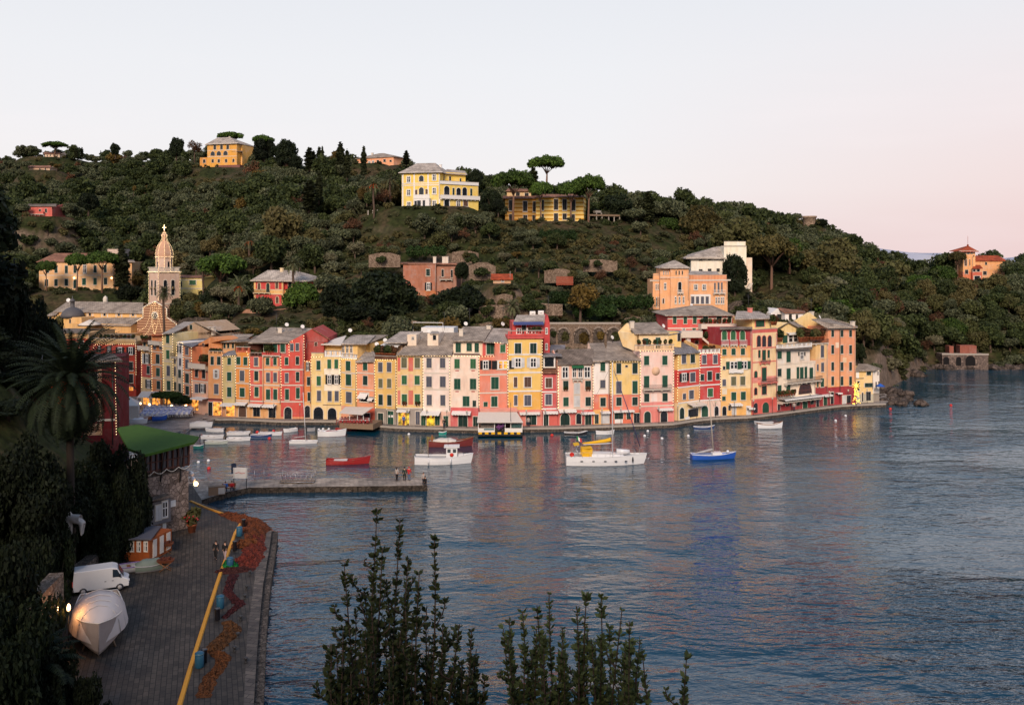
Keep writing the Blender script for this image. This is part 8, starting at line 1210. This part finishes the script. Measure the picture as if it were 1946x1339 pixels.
for x in (-1.55, 1.65):
    for s in (-1, 1): m = MB(); m.lathe([(.2, -.1), (.34, -.1), (.34, .1), (.2, .1)], k=16); w = m.build('wheel', HULLK, van, (x, s*.9, .34)); w.rotation_euler = (math.pi/2, 0, 0); m = MB(); m.lathe([(.0, -.105), (.2, -.105), (.2, .105), (0, .105)], k=12); m.build('rim', SAILC, w)
for s in (-1, 1): m = MB(); m.box((-2.49, s*.88-.06, .9), (-2.44, s*.88+.06, 1.35)); m.build('tail_light', RED, van); m = MB(); m.box((2.44, s*.7-.15, .8), (2.52, s*.7+.15, .95)); m.build('headlight', WHITE, van)
m = MB(); m.box((-2.5, -.95, .35), (-2.43, .95, .55)); m.box((2.44, -.95, .35), (2.56, .95, .6)); m.build('bumper', HULLK, van); m = MB(); m.box((-2.5, -.012, .6), (-2.44, .012, 2.2)); m.build('door_seam', HULLK, van)
for x in (.3, .95): m = MB(); m.box((x, -.97, 1.02), (x+.16, -.951, 1.07)); m.build('door_handle', HULLK, van)
m = MB(); m.box((1.6, -1.15, 1.35), (1.72, -.96, 1.65)); m.build('wing_mirror', HULLK, van)
ARP = plain('pearly tarpaulin', (.50, .44, .42), .45, .4, var=.08, scale=1.2); p = gnd(188, 1216, NZ); cb, L, Wd, _ = boat('covered_boat', 'big boat on stands shrouded in a pale translucent tarpaulin', 188, 1216, 10, 1.5, .46, math.radians(-66), (plain('primed hull', (.34, .28, .26), .6), DECK, plain('primed keel', (.30, .25, .23), .6), CANVAS), open_=False, z=NZ+.6, Y=p.y, L=7.4, D=.7)
c_ = cover(cb, L, Wd*1.16, .36, ARP, -.5, .49, 2.1, 'tarpaulin'); m = MB()
for i in range(4): x = -L*.24+L*.46*i/3; m.tube([(x, (Wd*.56*(1-max(0, ((x/L+.5)-.4)/.62)**2.1))*math.cos(math.pi*a/8), 0.42+2.1*math.sin(math.pi*a/8)) for a in range(9)], .03, k=5)
m.build('rope', TARP, cb); m = MB()
for x in (-2, 1.6):
    for s in (-1, 1): m.tube([(x, s*1.1, -.7), (x, s*.7, .5)], .08)
    m.box((x-.15, -.2, -.7), (x+.15, .2, -.4))
m.build('stand', WOODM, cb)
onl = boat('inflatable', 'grey inflatable with a violet stripe behind the van', 262, 1080, 34, .4, .42, .5, (GREYB, DECK, GREYB, plain('violet stripe', (.18, .12, .3), .6)), z=NZ+.1, open_=True, L=3.4); o, L, Wd, _ = boat('covered_dinghy', 'dinghy under a grey green sheet beside the cabin', 288, 1080, 24, .4, .5, .4, (plain('grey green hull', (.12, .15, .13)), DECK, GREYB, GREYB), z=NZ+.1, open_=False, L=2.7); cover(o, L, Wd, .4, plain('grey green sheet', (.14, .17, .15), .9), -.5, .45, .5)
for x, y, l in ((800, 622, 'folding cart with a brown basket beside the cabin door'), (802, 728, 'folding cart with a brown basket below the grey sheet')):
    p = gnd(*px('P', x, y), NZ); o = empty('cart', p, .3, l, 'cart', 'folding carts by the cabin'); m = MB(); [m.tube([(s*.5, t, 0), (-s*.5, t, .75)], .03) for s in (-1, 1) for t in (-.3, .3)]; m.build('leg', WOODB, o); m = MB(); m.prism([(-.75, -.4, .95), (.75, -.4, .95), (.5, -.3, .7), (-.5, -.3, .7)], (0, .8, 0)); m.build('basket', plain('brown basket', (.12, .035, .015), .8), o); link('net_bundle', quads('net_bundle', leaves([(0, 0, .98, .55, .3, .18)], 300, .14, seed=3), plain('brown net', (.10, .03, .02), .9)), o)
p = gnd(*px('P', 965, 492), NZ); o = link('planter', TERP[0], None, p, 0, (2.2,)*3); tag(o, 'big planted pot with red flowers at the stone house corner', 'planter'); link('foliage', TERP[1], o); m = MB(); [m.ball((R.gauss(0, .18), -.2+R.gauss(0, .1), .5+R.random()*.3), .05) for i in range(14)]; m.build('flowers', HULLR, o)
# animal sculpture on the bank
p = at(*px('P', 245, 510), 78); sc_m = plain('weathered white sculpture', (.42, .39, .37), .9, var=.25, scale=5)
def skin_new(name, V, E, rad, mat, parent=None, loc=(0, 0, 0), lv=1):
    me = bpy.data.meshes.new(name); me.from_pydata(V, E, []); me.materials.append(mat); me.update(); o = link(name, me, parent, loc); o.modifiers.new('skin', 'SKIN').use_smooth_shade = True
    if not me.skin_vertices: return o
    for i, r in enumerate(rad): me.skin_vertices[0].data[i].radius = (r, r)
    me.skin_vertices[0].data[0].use_root = True; o.modifiers.new('sub', 'SUBSURF').render_levels = lv; return o
sv = [(0, 0, 1.35), (.55, 0, 1.4), (-.5, 0, 1.35), (.75, .05, 1.9), (.85, .05, 2.6), (.95, .05, 3.15), (1.25, .05, 3.05), (.5, -.22, .7), (.55, -.22, 0), (.5, .22, .7), (.45, .22, 0), (-.5, -.22, .75), (-.55, -.22, 0), (-.5, .22, .75), (-.45, .22, 0), (.93, -.1, 3.5), (.93, .2, 3.5), (-.72, 0, .9)]
se = [(0, 1), (0, 2), (1, 3), (3, 4), (4, 5), (5, 6), (1, 7), (7, 8), (1, 9), (9, 10), (2, 11), (11, 12), (2, 13), (13, 14), (5, 15), (5, 16), (2, 17)]
sr = [.40, .36, .38, .24, .17, .16, .09, .14, .07, .14, .07, .15, .07, .15, .07, .03, .03, .05]
o = skin_new('animal_sculpture', [(-a*1.05, b, c*1.0) for a, b, c in sv], se, sr, sc_m, None, p, 2); tag(o, 'white long necked animal sculpture standing on the dark bank', 'sculpture')
# lamps on the bank
for x, y, Y, l, r_ in ((200, 958, 66, 'glowing wall lamp left of the covered boat', .2), (132, 965, 64, 'small lamp lighting the orange wall on the bank', .10)):
    p = at(*px('P', x, y), Y); m = MB(); m.ball((0, 0, 0), (r_*.7, r_*.7, r_*1.4)); o = m.build('quay_lamp', LAMPM, None, p); tag(o, l, 'lamp'); lamp(o, 75 if r_ > .15 else 60); m = MB(); m.tube([(0, 0, -.2), (0, .0, NZ-p.z)], .045); m.build('post', IRON, o)
h = House('bank_wall', 'stone wall under the trees glowing orange beside a lamp', 'P', -120, 190, 60, 70, NZ, 'wall'); h.wall(-120, 170, [(880, STONEW)], depth=1, zbot=-1)
h = House('bank_wall', 'rough stone wall with brick red piers behind the cabin', 'P', 190, 620, 76, 92, NZ, 'wall'); h.wall(190, 640, [(590, STONED)], depth=1, zbot=-1)
for x, y in ((476, 400), (556, 365), (616, 330)): a = h.pt(x, y, 1.5); m = MB(); m.box((a.x-.2, 1.5, a.z-3), (a.x+.2, 1.9, a.z+.9)); m.build('pier', plaster((150, 50, 34)), h.o)
p = gnd(*px('P', 368, 690), NZ); m = MB(); m.lathe([(.2, 0), (.22, .1), (.17, .2), (.17, .8), (.25, .85), (.2, 1.05), (.05, 1.15)], k=10); o = m.build('hydrant', HULLR, None, p+Vector((0, 0, 0))); tag(o, 'red hydrant like post behind the van', 'hydrant')
# kit along the quay
BLB = plain('blue barrel plastic', (.015, .085, .15), .5, .4)
for u, v, hh, l in ((455, 1018, .95, 'blue lidded barrel farthest up the quay'), (437, 1078, .95, 'blue lidded barrel rising from the green net'), (418.5, 1155, 1.05, 'blue lidded barrel beside the curling brown net'), (379, 1267, 1.05, 'blue lidded barrel nearest the camera')):
    p = gnd(u, v, NZ); m = MB(); m.lathe([(.27, 0), (.30, .05), (.30, hh*.8), (.27, hh*.84), (.31, hh*.86), (.31, hh*.93), (.2, hh), (0, hh)], k=16); o = m.build('barrel', BLB, None, p); tag(o, l, 'barrel', 'blue barrels along the quay'); m = MB(); m.lathe([(.312, hh*.865), (.312, hh*.90)], k=16); m.build('lid_rim', plain('pale blue rim', (.12, .22, .28), .5), o)
for u, v, l in ((463, 1003, 'black bin beside the farthest barrel'), (446, 1046, 'black bin among the orange nets'), (413, 1178, 'black bin at the end of the brown net'), (388, 1258, 'black bin beside the nearest barrel')):
    p = gnd(u, v, NZ); m = MB(); m.lathe([(.16, 0), (.2, .05), (.2, .85), (.23, .88), (.23, .92), (.1, .93)], k=12); tag(m.build('mooring_bin', HULLK, None, p), l, 'bin', 'black bins along the quay')
for i, (x, y) in enumerate(((1325, 757), (1305, 848), (1295, 905), (1268, 1038), (1250, 1145), (1230, 1230), (1300, 1300))):
    p = gnd(*px('P', x, y), NZ); m = MB(); m.lathe([(.14, 0), (.09, .06), (.08, .22), (.17, .28), (.15, .36), (0, .38)], k=10); tag(m.build('bollard', IRON, None, p), 'little iron mooring bollard on the granite edge', 'bollard', 'iron bollards on the near quay')
m = MB(); Pp = [gnd(u, v, NZ) for u, v in ((362, 952), (395, 966), (430, 978), (461, 989), (456, 997), (447, 1012), (437, 1040), (418, 1092), (396, 1160), (362, 1268), (338, 1350))]
V = []
for i, p in enumerate(Pp):
    d = (Pp[min(i+1, len(Pp)-1)]-Pp[max(0, i-1)]).normalized(); n = Vector((d.y, -d.x, 0)); V += [p-n*.17, p-n*.12+Vector((0, 0, .10)), p+n*.12+Vector((0, 0, .10)), p+n*.17]
m.add(V, [(i*4+j, (i+1)*4+j, (i+1)*4+j+1, i*4+j+1) for i in range(len(Pp)-1) for j in range(3)]); tag(m.build('yellow_boom', plain('orange yellow cable cover', (.62, .27, .02), .6)), 'long orange yellow cable cover running down the quay', 'cable cover')
def net(path, wd, hgt, c, lab, seed, cat='fishing net'):
    q = random.Random(seed); P = [gnd(u, v, NZ) for u, v in path]; n = 10; Q = []; Wd_ = []
    for i, (a, b) in enumerate(zip(P, P[1:])):
        for k in range(n): Q.append(a.lerp(b, k/n)+Vector((q.gauss(0, .05), q.gauss(0, .05), 0))); Wd_.append(wd[i]+(wd[i+1]-wd[i])*k/n)
    m = MB(); V = []; K = 13
    for i, p in enumerate(Q):
        d = (Q[min(i+1, len(Q)-1)]-Q[max(0, i-1)]).normalized(); nn = Vector((d.y, -d.x, 0)); w = Wd_[i]*(.85+.3*q.random()); e = min(1, i/4+.1, (len(Q)-1-i)/4+.1)
        for j in range(K): s = -1+2*j/(K-1); h_ = hgt*e*max(0, 1-s*s)**.6*(.65+.35*math.sin(i*.9+j*1.3+seed)+.45*(q.random()-.5)) if 0 < j < K-1 else -.02; V.append(p+nn*s*w+Vector((0, 0, max(h_, -.02)+.01)))
    m.add(V, [(i*K+j, (i+1)*K+j, (i+1)*K+j+1, i*K+j+1) for i in range(len(Q)-1) for j in range(K-1)], 0, False); mt, t, pb = base('net', .95, .1); g = node(t, 'NewGeometry'); nz = node(t, 'TexNoise', i_Scale=5.0, i_Detail=8.0, i_Distortion=1.5); t.links.new(g.outputs['Position'], nz.inputs['Vector']); r = node(t, 'ValToRGB'); r.color_ramp.elements[0].position = .38; r.color_ramp.elements[1].position = .62; r.color_ramp.elements[0].color = (*[k*.3 for k in c], 1); r.color_ramp.elements[1].color = (*[k*1.4 for k in c], 1); t.links.new(nz.outputs['Fac'], r.inputs[0]); t.links.new(r.outputs[0], pb.inputs['Base Color']); bu = node(t, 'Bump', i_Strength=1.0, i_Distance=.1); t.links.new(nz.outputs['Fac'], bu.inputs['Height']); t.links.new(bu.outputs[0], pb.inputs['Normal'])
    tag(m.build('fishing_net', mt), lab, cat, 'fishing nets spread on the quay')
net([(422, 975), (450, 984), (478, 992), (488, 1008), (482, 1030)], [.5, .9, 1.2, 1.4, .8], .45, (.13, .042, .02), 'orange net draped along the corner of the quay', 1); net([(448, 1042), (470, 1034), (486, 1026)], [.9, 1.3, .8], .55, (.15, .05, .02), 'tangled orange net heap in the middle of the pile', 2); net([(484, 1012), (484, 1040), (478, 1062), (468, 1084)], [.8, 1.1, 1.1, .7], .35, (.14, .03, .02), 'rusty red net lying along the granite edge', 3)
net([(456, 1058), (472, 1066), (480, 1076)], [.8, .9, .5], .35, (.12, .025, .018), 'dark red net behind the green one', 9); net([(408, 1086), (440, 1084), (488, 1080)], [.25, .9, .5], .25, (.055, .02, .018), 'dark brown net stretched across the yellow line', 4); net([(424, 1077), (437, 1076), (450, 1076)], [.3, .75, .3], .55, (.01, .13, .035), 'green net bunched around a blue barrel', 5)
net([(446, 1090), (436, 1112), (433, 1124), (448, 1142), (457, 1148), (440, 1162), (424, 1176)], [.5, .40, .38, .4, .38, .25, .25], .22, (.06, .018, .02), 'long dark brown net curling like a snake', 6); net([(428, 1180), (444, 1196), (430, 1212), (410, 1228), (404, 1240)], [.3, .7, .75, .7, .4], .3, (.10, .045, .02), 'ochre brown net heap between the black bins', 7); net([(404, 1238), (425, 1250), (418, 1268), (398, 1290), (385, 1330)], [.4, .5, .4, .5, .5], .25, (.12, .045, .018), 'orange brown net nearest the camera', 8)
# things on the mole
WD = plain('pale crate wood', (.30, .19, .12), .8)
p = gnd(*px('P', 1120, 258), MZ); o = empty('crate', p, .35, 'wooden chest with a pale panel on the root of the mole', 'crate'); m = MB(); m.box((-.95, -.35, 0), (.95, .35, .95)); m.build('body', WD, o); m = MB(); m.box((-1, -.4, .951), (1, .4, 1.02)); m.build('lid', WOODM, o); m = MB(); m.box((.15, -.37, .1), (.9, -.351, .85)); m.build('panel', CANVAS, o)
p = gnd(*px('P', 1265, 232), MZ); o = empty('sign_board', p, 0, 'white sign with a thin red line on two posts on the mole', 'sign'); m = MB(); m.box((-.85, -.04, 1.45), (.85, .04, 2.75)); b_ = m.build('panel', WHITE, o); m = MB(); m.tube([(-.6, -.05, 2.05), (-.2, -.05, 2.2), (.2, -.05, 2.05), (.6, -.05, 2.12)], .03); m.build('red_stroke', RED, b_)
for s in (-1, 1): m = MB(); m.tube([(s*.75, 0, 0), (s*.75, 0, 2.75)], .05); m.build('post', IRON, o)
p = gnd(*px('P', 1225, 222), MZ); o = empty('sign_post', p, .5, 'dark blue sign left of the white board', 'sign'); m = MB(); m.box((-.3, -.03, 1.9), (.3, .03, 3.1)); m.build('panel', plain('dark navy sign', (.02, .03, .06), .5), o); m = MB(); m.tube([(0, 0, 0), (0, 0, 1.9)], .04); m.build('post', IRON, o)
p = gnd(*px('P', 1195, 240), MZ); o = empty('bench', p, .3, 'dark wooden bench on the mole where two people sit', 'bench'); m = MB(); m.box((-.8, -.25, .42), (.8, .2, .47)); m.build('seat', WOODB, o); m = MB(); m.box((-.8, .2, .55), (.8, .25, .95)); m.build('backrest', WOODB, o)
for s in (-1, 1): m = MB(); m.box((s*.7-.04, -.2, 0), (s*.7+.04, .2, .42)); m.box((s*.7-.04, .2, 0), (s*.7+.04, .25, .95)); m.build('leg', IRON, o)
BENCH = p
p = gnd(*px('Q', 830, 530), MZ); o = empty('gangway', p, 0, 'light metal gangway frame folded on the mole', 'gangway'); m = MB()
for y in (-.5, .5):
    m.tube([(-2.0, y, .15), (2.3, y, .15)], .05); m.tube([(-2.5, y, 1.25), (-.2, y, 1.1), (2.2, y, .95)], .04)
    for i in range(7): m.tube([(-1.9+i*.65, y, .15), (-1.9+i*.65, y, 1.15)], .03)
m.build('frame', plain('galvanised', (.35, .35, .38), .4, metal=.6), o); m = MB(); m.box((-2, -.45, .16), (2.3, .45, .2)); m.build('tread', WOODM, o)
for i, (x, y) in enumerate(((520, 515), (590, 512), (915, 512), (968, 510), (730, 512))): p = gnd(*px('Q', x, y), MZ); m = MB(); m.tube([(0, 0, 0), (0, 0, 1.3)], .035); tag(m.build('stanchion', plain('galvanised', (.35, .35, .38), .4), None, p), 'thin galvanised post on the outer edge of the mole', 'post', 'thin posts on the mole')

# ------------------------------------------------------------------ people
SKIN = plain('skin', (.42, .24, .17), .6)
def person(loc, rz, lab, top, legs, hair, pose='stand', coat=0, H_=1.72, grp=None):
    o = empty('person', loc, rz, lab, 'person', grp); k = H_/1.72; st = .0; hz = .92; bend = 0
    if pose == 'sit': hz = .50
    if pose == 'crouch': hz = .30
    T = .52; fx = {'walk': .22}.get(pose, .02); lean = .10 if pose in ('sit', 'crouch') else 0
    def leg(s):
        if pose == 'sit': return [(s*.10, -.02, hz), (s*.12, -.44, .50), (s*.12, -.46, .08), (s*.12, -.60, .04)]
        if pose == 'crouch': return [(s*.10, 0, hz), (s*.15, -.36, .52), (s*.13, -.10, .08), (s*.13, -.28, .04)]
        f = fx*s; return [(s*.10, 0, hz), (s*.10, -f*.6-.03, .49), (s*.10, -f+(.1 if f < 0 else 0), .08), (s*.10, -f-.14, .04)]
    def arm(s):
        if pose in ('sit', 'crouch'): return [(s*.19, -lean, hz+.47), (s*.25, -.10-lean, hz+.22), (s*.16, -.33, hz+.12), (s*.12, -.40, hz+.08)]
        f = -.16*s if pose == 'walk' else -.03; return [(s*.19, 0, hz+.49), (s*.25, f*.3+.02, hz+.22), (s*.25, f-.06, hz-.02), (s*.25, f-.09, hz-.11)]
    def build(name, chains, mat, root=None):
        V, E, Rr = [], [], []
        for ch in chains:
            b = None
            for p_, r in ch:
                key = tuple(round(c*k, 4) for c in p_)
                if key in V: i = V.index(key)
                else: V.append(key); Rr.append(r*k); i = len(V)-1
                if b is not None and i != b: E.append((b, i))
                b = i
        return skin_new(name, V, E, Rr, mat, o, lv=1)
    sp_ = [((0, 0, hz), .13), ((0, -lean*.4, hz+.22), .12), ((0, -lean, hz+.46), .13), ((0, -lean*1.2, hz+.58), .055), ((0, -lean*1.3-.01, hz+.66), .085), ((0, -lean*1.3-.01, hz+.74), .085)]
    ch = [sp_]
    for s in (-1, 1): ch += [[((0, 0, hz), .13)]+list(zip(leg(s), (.095, .065, .045, .04))), [((0, -lean, hz+.46), .13)]+list(zip(arm(s), (.06, .045, .032, .03)))]
    build('body', ch, SKIN)
    m = MB(); hx = (0, (-lean*1.3-.12)*k, (hz+.68)*k); m.ball((0, hx[1]+.01, hx[2]), .016*k, k=6)
    for s in (-1, 1): m.ball((s*.03*k, hx[1]+.025, hx[2]+.03), .012*k, k=6)
    m.build('face_features', plain('dark features', (.06, .03, .025), .6), o)
    jc = [[((0, -lean*.1, hz-.02 if not coat else hz-.0), .155), ((0, -lean*.4, hz+.22), .15), ((0, -lean, hz+.46), .15), ((0, -lean*1.1, hz+.54), .075)]]
    if coat and pose in ('stand', 'walk'): jc[0] = [((0, 0, hz-coat), .17)]+jc[0]
    for s in (-1, 1): a = arm(s); jc.append([((0, -lean, hz+.46), .15), (a[0], .075), (a[1], .06), (a[2], .045)])
    build('jacket', jc, top)
    for s in (-1, 1): l = leg(s); build('trouser_leg', [[(l[0], .11), (l[1], .078), (l[2], .06)]], legs); m = MB(); f_ = l[3]; m.box(((f_[0]-.045)*k, (f_[1]-.03)*k, 0), ((f_[0]+.045)*k, (f_[1]+.24)*k, .09*k)); m.build('shoe', HULLK, o)
    m = MB(); c = (0, (-lean*1.3+.02)*k, (hz+.735)*k); m.ball(c, (.105*k, .11*k, .10*k), k=10); 
    if hair[1]: m.ball((0, c[1]+.06*k, c[2]-.13*k), (.09*k, .06*k, .17*k), k=8)
    m.build('hair', hair[0], o); return o
BK = plain('black coat', (.012, .012, .014), .85); JN = plain('dark jeans', (.03, .035, .06), .9); LJ = plain('pale pink trousers', (.36, .28, .30), .9); BLU = plain('bright blue jacket', (.02, .12, .42), .8); REDJ = plain('red jacket', (.42, .02, .025), .8); GRN = plain('dark green coat', (.02, .035, .03), .85); CRM = plain('cream jacket', (.38, .34, .32), .85); DK = plain('dark hair', (.02, .013, .01), .6); BN = plain('brown hair', (.08, .04, .02), .6)
G7 = 'people walking and standing by the water'
person(gnd(410, 1062, NZ), 0.15, 'person in a long black coat walking on the near quay, left of a pair', BK, BK, (DK, 1), 'walk', .3, grp=G7); person(gnd(427.5, 1063.5, NZ), -.1, 'person in a short black jacket and pale trousers walking by the yellow line', BK, LJ, (DK, 0), 'walk', .12, grp=G7)
person(gnd(*px('Q', 1573, 517), MZ), 2.6, 'person in cream jacket, leftmost of three on the mole', CRM, BK, (DK, 1), 'stand', .1, grp=G7); person(gnd(*px('Q', 1630, 517), MZ), 3.3, 'person in a dark green coat between two others on the mole', GRN, BK, (DK, 0), 'stand', .3, grp=G7); person(gnd(*px('Q', 1663, 515), MZ), 3.0, 'person in a red hooded jacket and jeans on the mole', REDJ, plain('mid blue jeans', (.08, .13, .22), .9), (REDJ, 0), 'stand', .15, grp=G7)
person(gnd(*px('Q', 1770, 545), MZ), .4, 'person in pale clothes leaning at the very end of the mole', CRM, JN, (BN, 1), 'stand', .05, 1.5, grp=G7); person(gnd(*px('Q', 1788, 548), MZ), -.8, 'person in black crouching at the very end of the mole', BK, BK, (DK, 0), 'crouch', grp=G7)
for dx, t_, l in ((-.38, BLU, 'person in a bright blue jacket sitting on the mole bench'), (.36, REDJ, 'person in a red jacket sitting on the mole bench')): person(BENCH+Vector((dx*.95, dx*.3-.03, 0)), .3, l, t_, JN, (DK, 0), 'sit', grp='people sitting on the bench')
for u, v, l, t_ in ((1509, 781, 'person in a pale top walking below the white balconies', CRM), (1004, 811, 'person in pale clothes beside the floating bar', CRM), (844, 814, 'person in black standing on the quay below the pale pink house', BK), (767, 808, 'person in blue in the lit orange doorway', BLU), (238, 771, 'person in blue in the middle of the piazza', BLU)):
    person(gnd(u, v, QZ+.02), 0, l, t_, JN, (DK, 0), 'stand', .1, grp=G7)

# ------------------------------------------------------------------ near vegetation
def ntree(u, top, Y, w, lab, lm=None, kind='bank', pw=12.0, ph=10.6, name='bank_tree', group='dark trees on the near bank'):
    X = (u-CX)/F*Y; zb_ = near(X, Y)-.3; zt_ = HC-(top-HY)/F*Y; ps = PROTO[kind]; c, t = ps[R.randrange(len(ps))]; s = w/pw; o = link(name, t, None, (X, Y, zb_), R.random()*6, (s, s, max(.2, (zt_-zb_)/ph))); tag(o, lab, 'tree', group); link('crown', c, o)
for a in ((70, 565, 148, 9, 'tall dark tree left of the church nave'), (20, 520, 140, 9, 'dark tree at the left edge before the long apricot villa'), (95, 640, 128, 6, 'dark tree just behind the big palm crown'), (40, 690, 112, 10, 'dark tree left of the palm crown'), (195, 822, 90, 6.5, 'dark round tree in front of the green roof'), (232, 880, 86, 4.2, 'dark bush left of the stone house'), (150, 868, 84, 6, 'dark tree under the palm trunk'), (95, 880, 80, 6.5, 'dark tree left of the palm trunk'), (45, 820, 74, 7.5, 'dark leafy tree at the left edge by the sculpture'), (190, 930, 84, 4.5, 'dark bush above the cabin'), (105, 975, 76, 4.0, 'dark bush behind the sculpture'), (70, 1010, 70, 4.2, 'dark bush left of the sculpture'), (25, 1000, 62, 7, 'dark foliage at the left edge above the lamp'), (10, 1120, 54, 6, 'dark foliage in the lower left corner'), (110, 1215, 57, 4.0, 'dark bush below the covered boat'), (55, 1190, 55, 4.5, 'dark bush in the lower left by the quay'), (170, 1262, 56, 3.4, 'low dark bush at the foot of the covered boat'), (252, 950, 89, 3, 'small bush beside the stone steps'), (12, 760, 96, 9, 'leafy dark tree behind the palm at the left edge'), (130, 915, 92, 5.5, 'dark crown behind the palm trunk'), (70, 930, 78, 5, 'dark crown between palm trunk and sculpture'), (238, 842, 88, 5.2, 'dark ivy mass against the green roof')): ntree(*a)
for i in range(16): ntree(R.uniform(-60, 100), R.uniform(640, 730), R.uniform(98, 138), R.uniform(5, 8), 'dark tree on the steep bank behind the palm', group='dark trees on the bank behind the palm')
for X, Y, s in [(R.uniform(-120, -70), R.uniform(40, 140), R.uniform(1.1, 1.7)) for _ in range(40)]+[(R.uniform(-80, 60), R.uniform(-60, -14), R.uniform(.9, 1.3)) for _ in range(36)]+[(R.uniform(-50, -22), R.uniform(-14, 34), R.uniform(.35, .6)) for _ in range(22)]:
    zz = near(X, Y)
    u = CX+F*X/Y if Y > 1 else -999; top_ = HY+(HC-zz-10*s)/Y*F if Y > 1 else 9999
    if u > -60: continue  # only trees outside the view stay, added to shade the near quay
    c, t = PROTO['big'][R.randrange(3)]; o = link('shade_tree', t, None, (X, Y, zz-.4), R.random()*6, (s,)*3); tag(o, 'dense unseen tree shading the quay from the headland slope', 'tree', 'unseen trees shading the quay'); link('crown', c, o)
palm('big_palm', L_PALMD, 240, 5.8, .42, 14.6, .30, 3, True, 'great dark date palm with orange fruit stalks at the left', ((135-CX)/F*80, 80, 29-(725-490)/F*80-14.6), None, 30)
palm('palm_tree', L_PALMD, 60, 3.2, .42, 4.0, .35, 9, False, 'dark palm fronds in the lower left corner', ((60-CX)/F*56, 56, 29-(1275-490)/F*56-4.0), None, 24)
def shrub_near(name, lab, stems, base_u, seed):
    q = random.Random(seed); Y0 = 7.6; lo, hi = min(a for a, b in stems), max(a for a, b in stems); stems = stems+[(q.uniform(lo-8, hi+8), q.uniform(1190, 1345)) for _ in range(int((hi-lo)/7) if hi-lo > 120 else 0)]; bx = (base_u-CX)/F*Y0; bz = near(bx, Y0)-.2; o = empty(name, (bx, Y0, bz), 0, lab, 'shrub', 'leafy shrubs just below the camera'); V = []; m = MB(); O = Vector((bx, Y0, bz))
    for u, v in stems:
        Y = Y0+q.uniform(-.5, .5); tip = at(u, v, Y)-O; b = Vector((q.gauss(0, .25), q.gauss(0, .2), 0)); mid = Vector((tip.x*.75+q.gauss(0, .05), tip.y*.6, tip.z*.6)); pts = []
        for i in range(25): t = i/24; pts.append(b*(1-t)**2+mid*2*t*(1-t)+tip*t*t+Vector((math.sin(i*.42+u)*.06*(1-t*.5), 0, 0)))
        m.tube(pts, [.028*(1-.85*i/24) for i in range(25)], k=5)
        subs = [(pts, .30, 1.0)]
        for k in range(8):
            i = q.randrange(11, 23); a = q.random()*6.28; l = q.uniform(.25, .6)*(1-(i-13)/13); e = pts[i]+Vector((math.cos(a)*l*.8, math.sin(a)*l*.8, l)); sp2 = [pts[i].lerp(e, j/6)+Vector((math.cos(a), math.sin(a), 0))*.04*math.sin(j/6*3.14) for j in range(7)]; m.tube(sp2, .006, k=4); subs.append((sp2, 0, .9))
        for P_, st_, ss in subs:
            L_ = sum((b_-a_).length for a_, b_ in zip(P_, P_[1:])); n = int(L_/.036)
            for k in range(n):
                if q.random() < (.36 if P_ is pts else .15): continue
                t = st_+(1-st_)*(k+q.random())/n; f = t*(len(P_)-1); i = min(int(f), len(P_)-2); p = P_[i].lerp(P_[i+1], f-i); d = (P_[i+1]-P_[i]).normalized(); a0 = q.random()*6.28; l0 = q.uniform(.05, .10)*(1-.3*t)*ss
                for j in range(q.randrange(3, 7)):
                    a = a0+j*1.26+q.gauss(0, .3); o_ = Vector((math.cos(a), math.sin(a), 0)); ld = (o_*q.uniform(.5, 1.1)+d*q.uniform(.3, 1.1)).normalized(); l = l0*q.uniform(.7, 1.2); s_ = ld.cross(Vector((q.gauss(0, 1), q.gauss(0, 1), q.gauss(0, 1)))).normalized()*l*.26
                    V.append([p, p+ld*l*.55-s_, p+ld*l, p+ld*l*.55+s_])
    m.build('stem', BARK, o); link('foliage', quads('foliage', np.array(V), L_FG), o)
shrub_near('near_shrub', 'tall wispy dark shrub rising from the bottom edge left of centre', [(713, 968), (757, 984), (822, 1018), (660, 1070), (702, 1088), (781, 1114), (742, 1120), (800, 1090), (690, 1120), (720, 1040), (770, 1060), (645, 1200), (670, 1160), (870, 1185), (845, 1200), (912, 1232), (895, 1245), (630, 1235), (735, 1180), (765, 1150), (810, 1170), (690, 1200), (710, 1150), (750, 1190), (785, 1210), (825, 1215)], 740, 1)
shrub_near('near_shrub', 'bushier dark shrub along the bottom edge right of centre', [(1050, 1125), (1120, 1128), (1143, 1128), (1000, 1160), (1024, 1150), (975, 1178), (1178, 1160), (1200, 1180), (1092, 1152), (1075, 1190), (960, 1215), (1155, 1190), (1210, 1215), (1030, 1200), (1110, 1200), (1135, 1210), (1185, 1225), (990, 1230)], 1090, 2)
shrub_near('near_shrub', 'tiny sprig at the bottom edge right of the bushier shrub', [(1298, 1248), (1308, 1290), (1218, 1235)], 1280, 3)
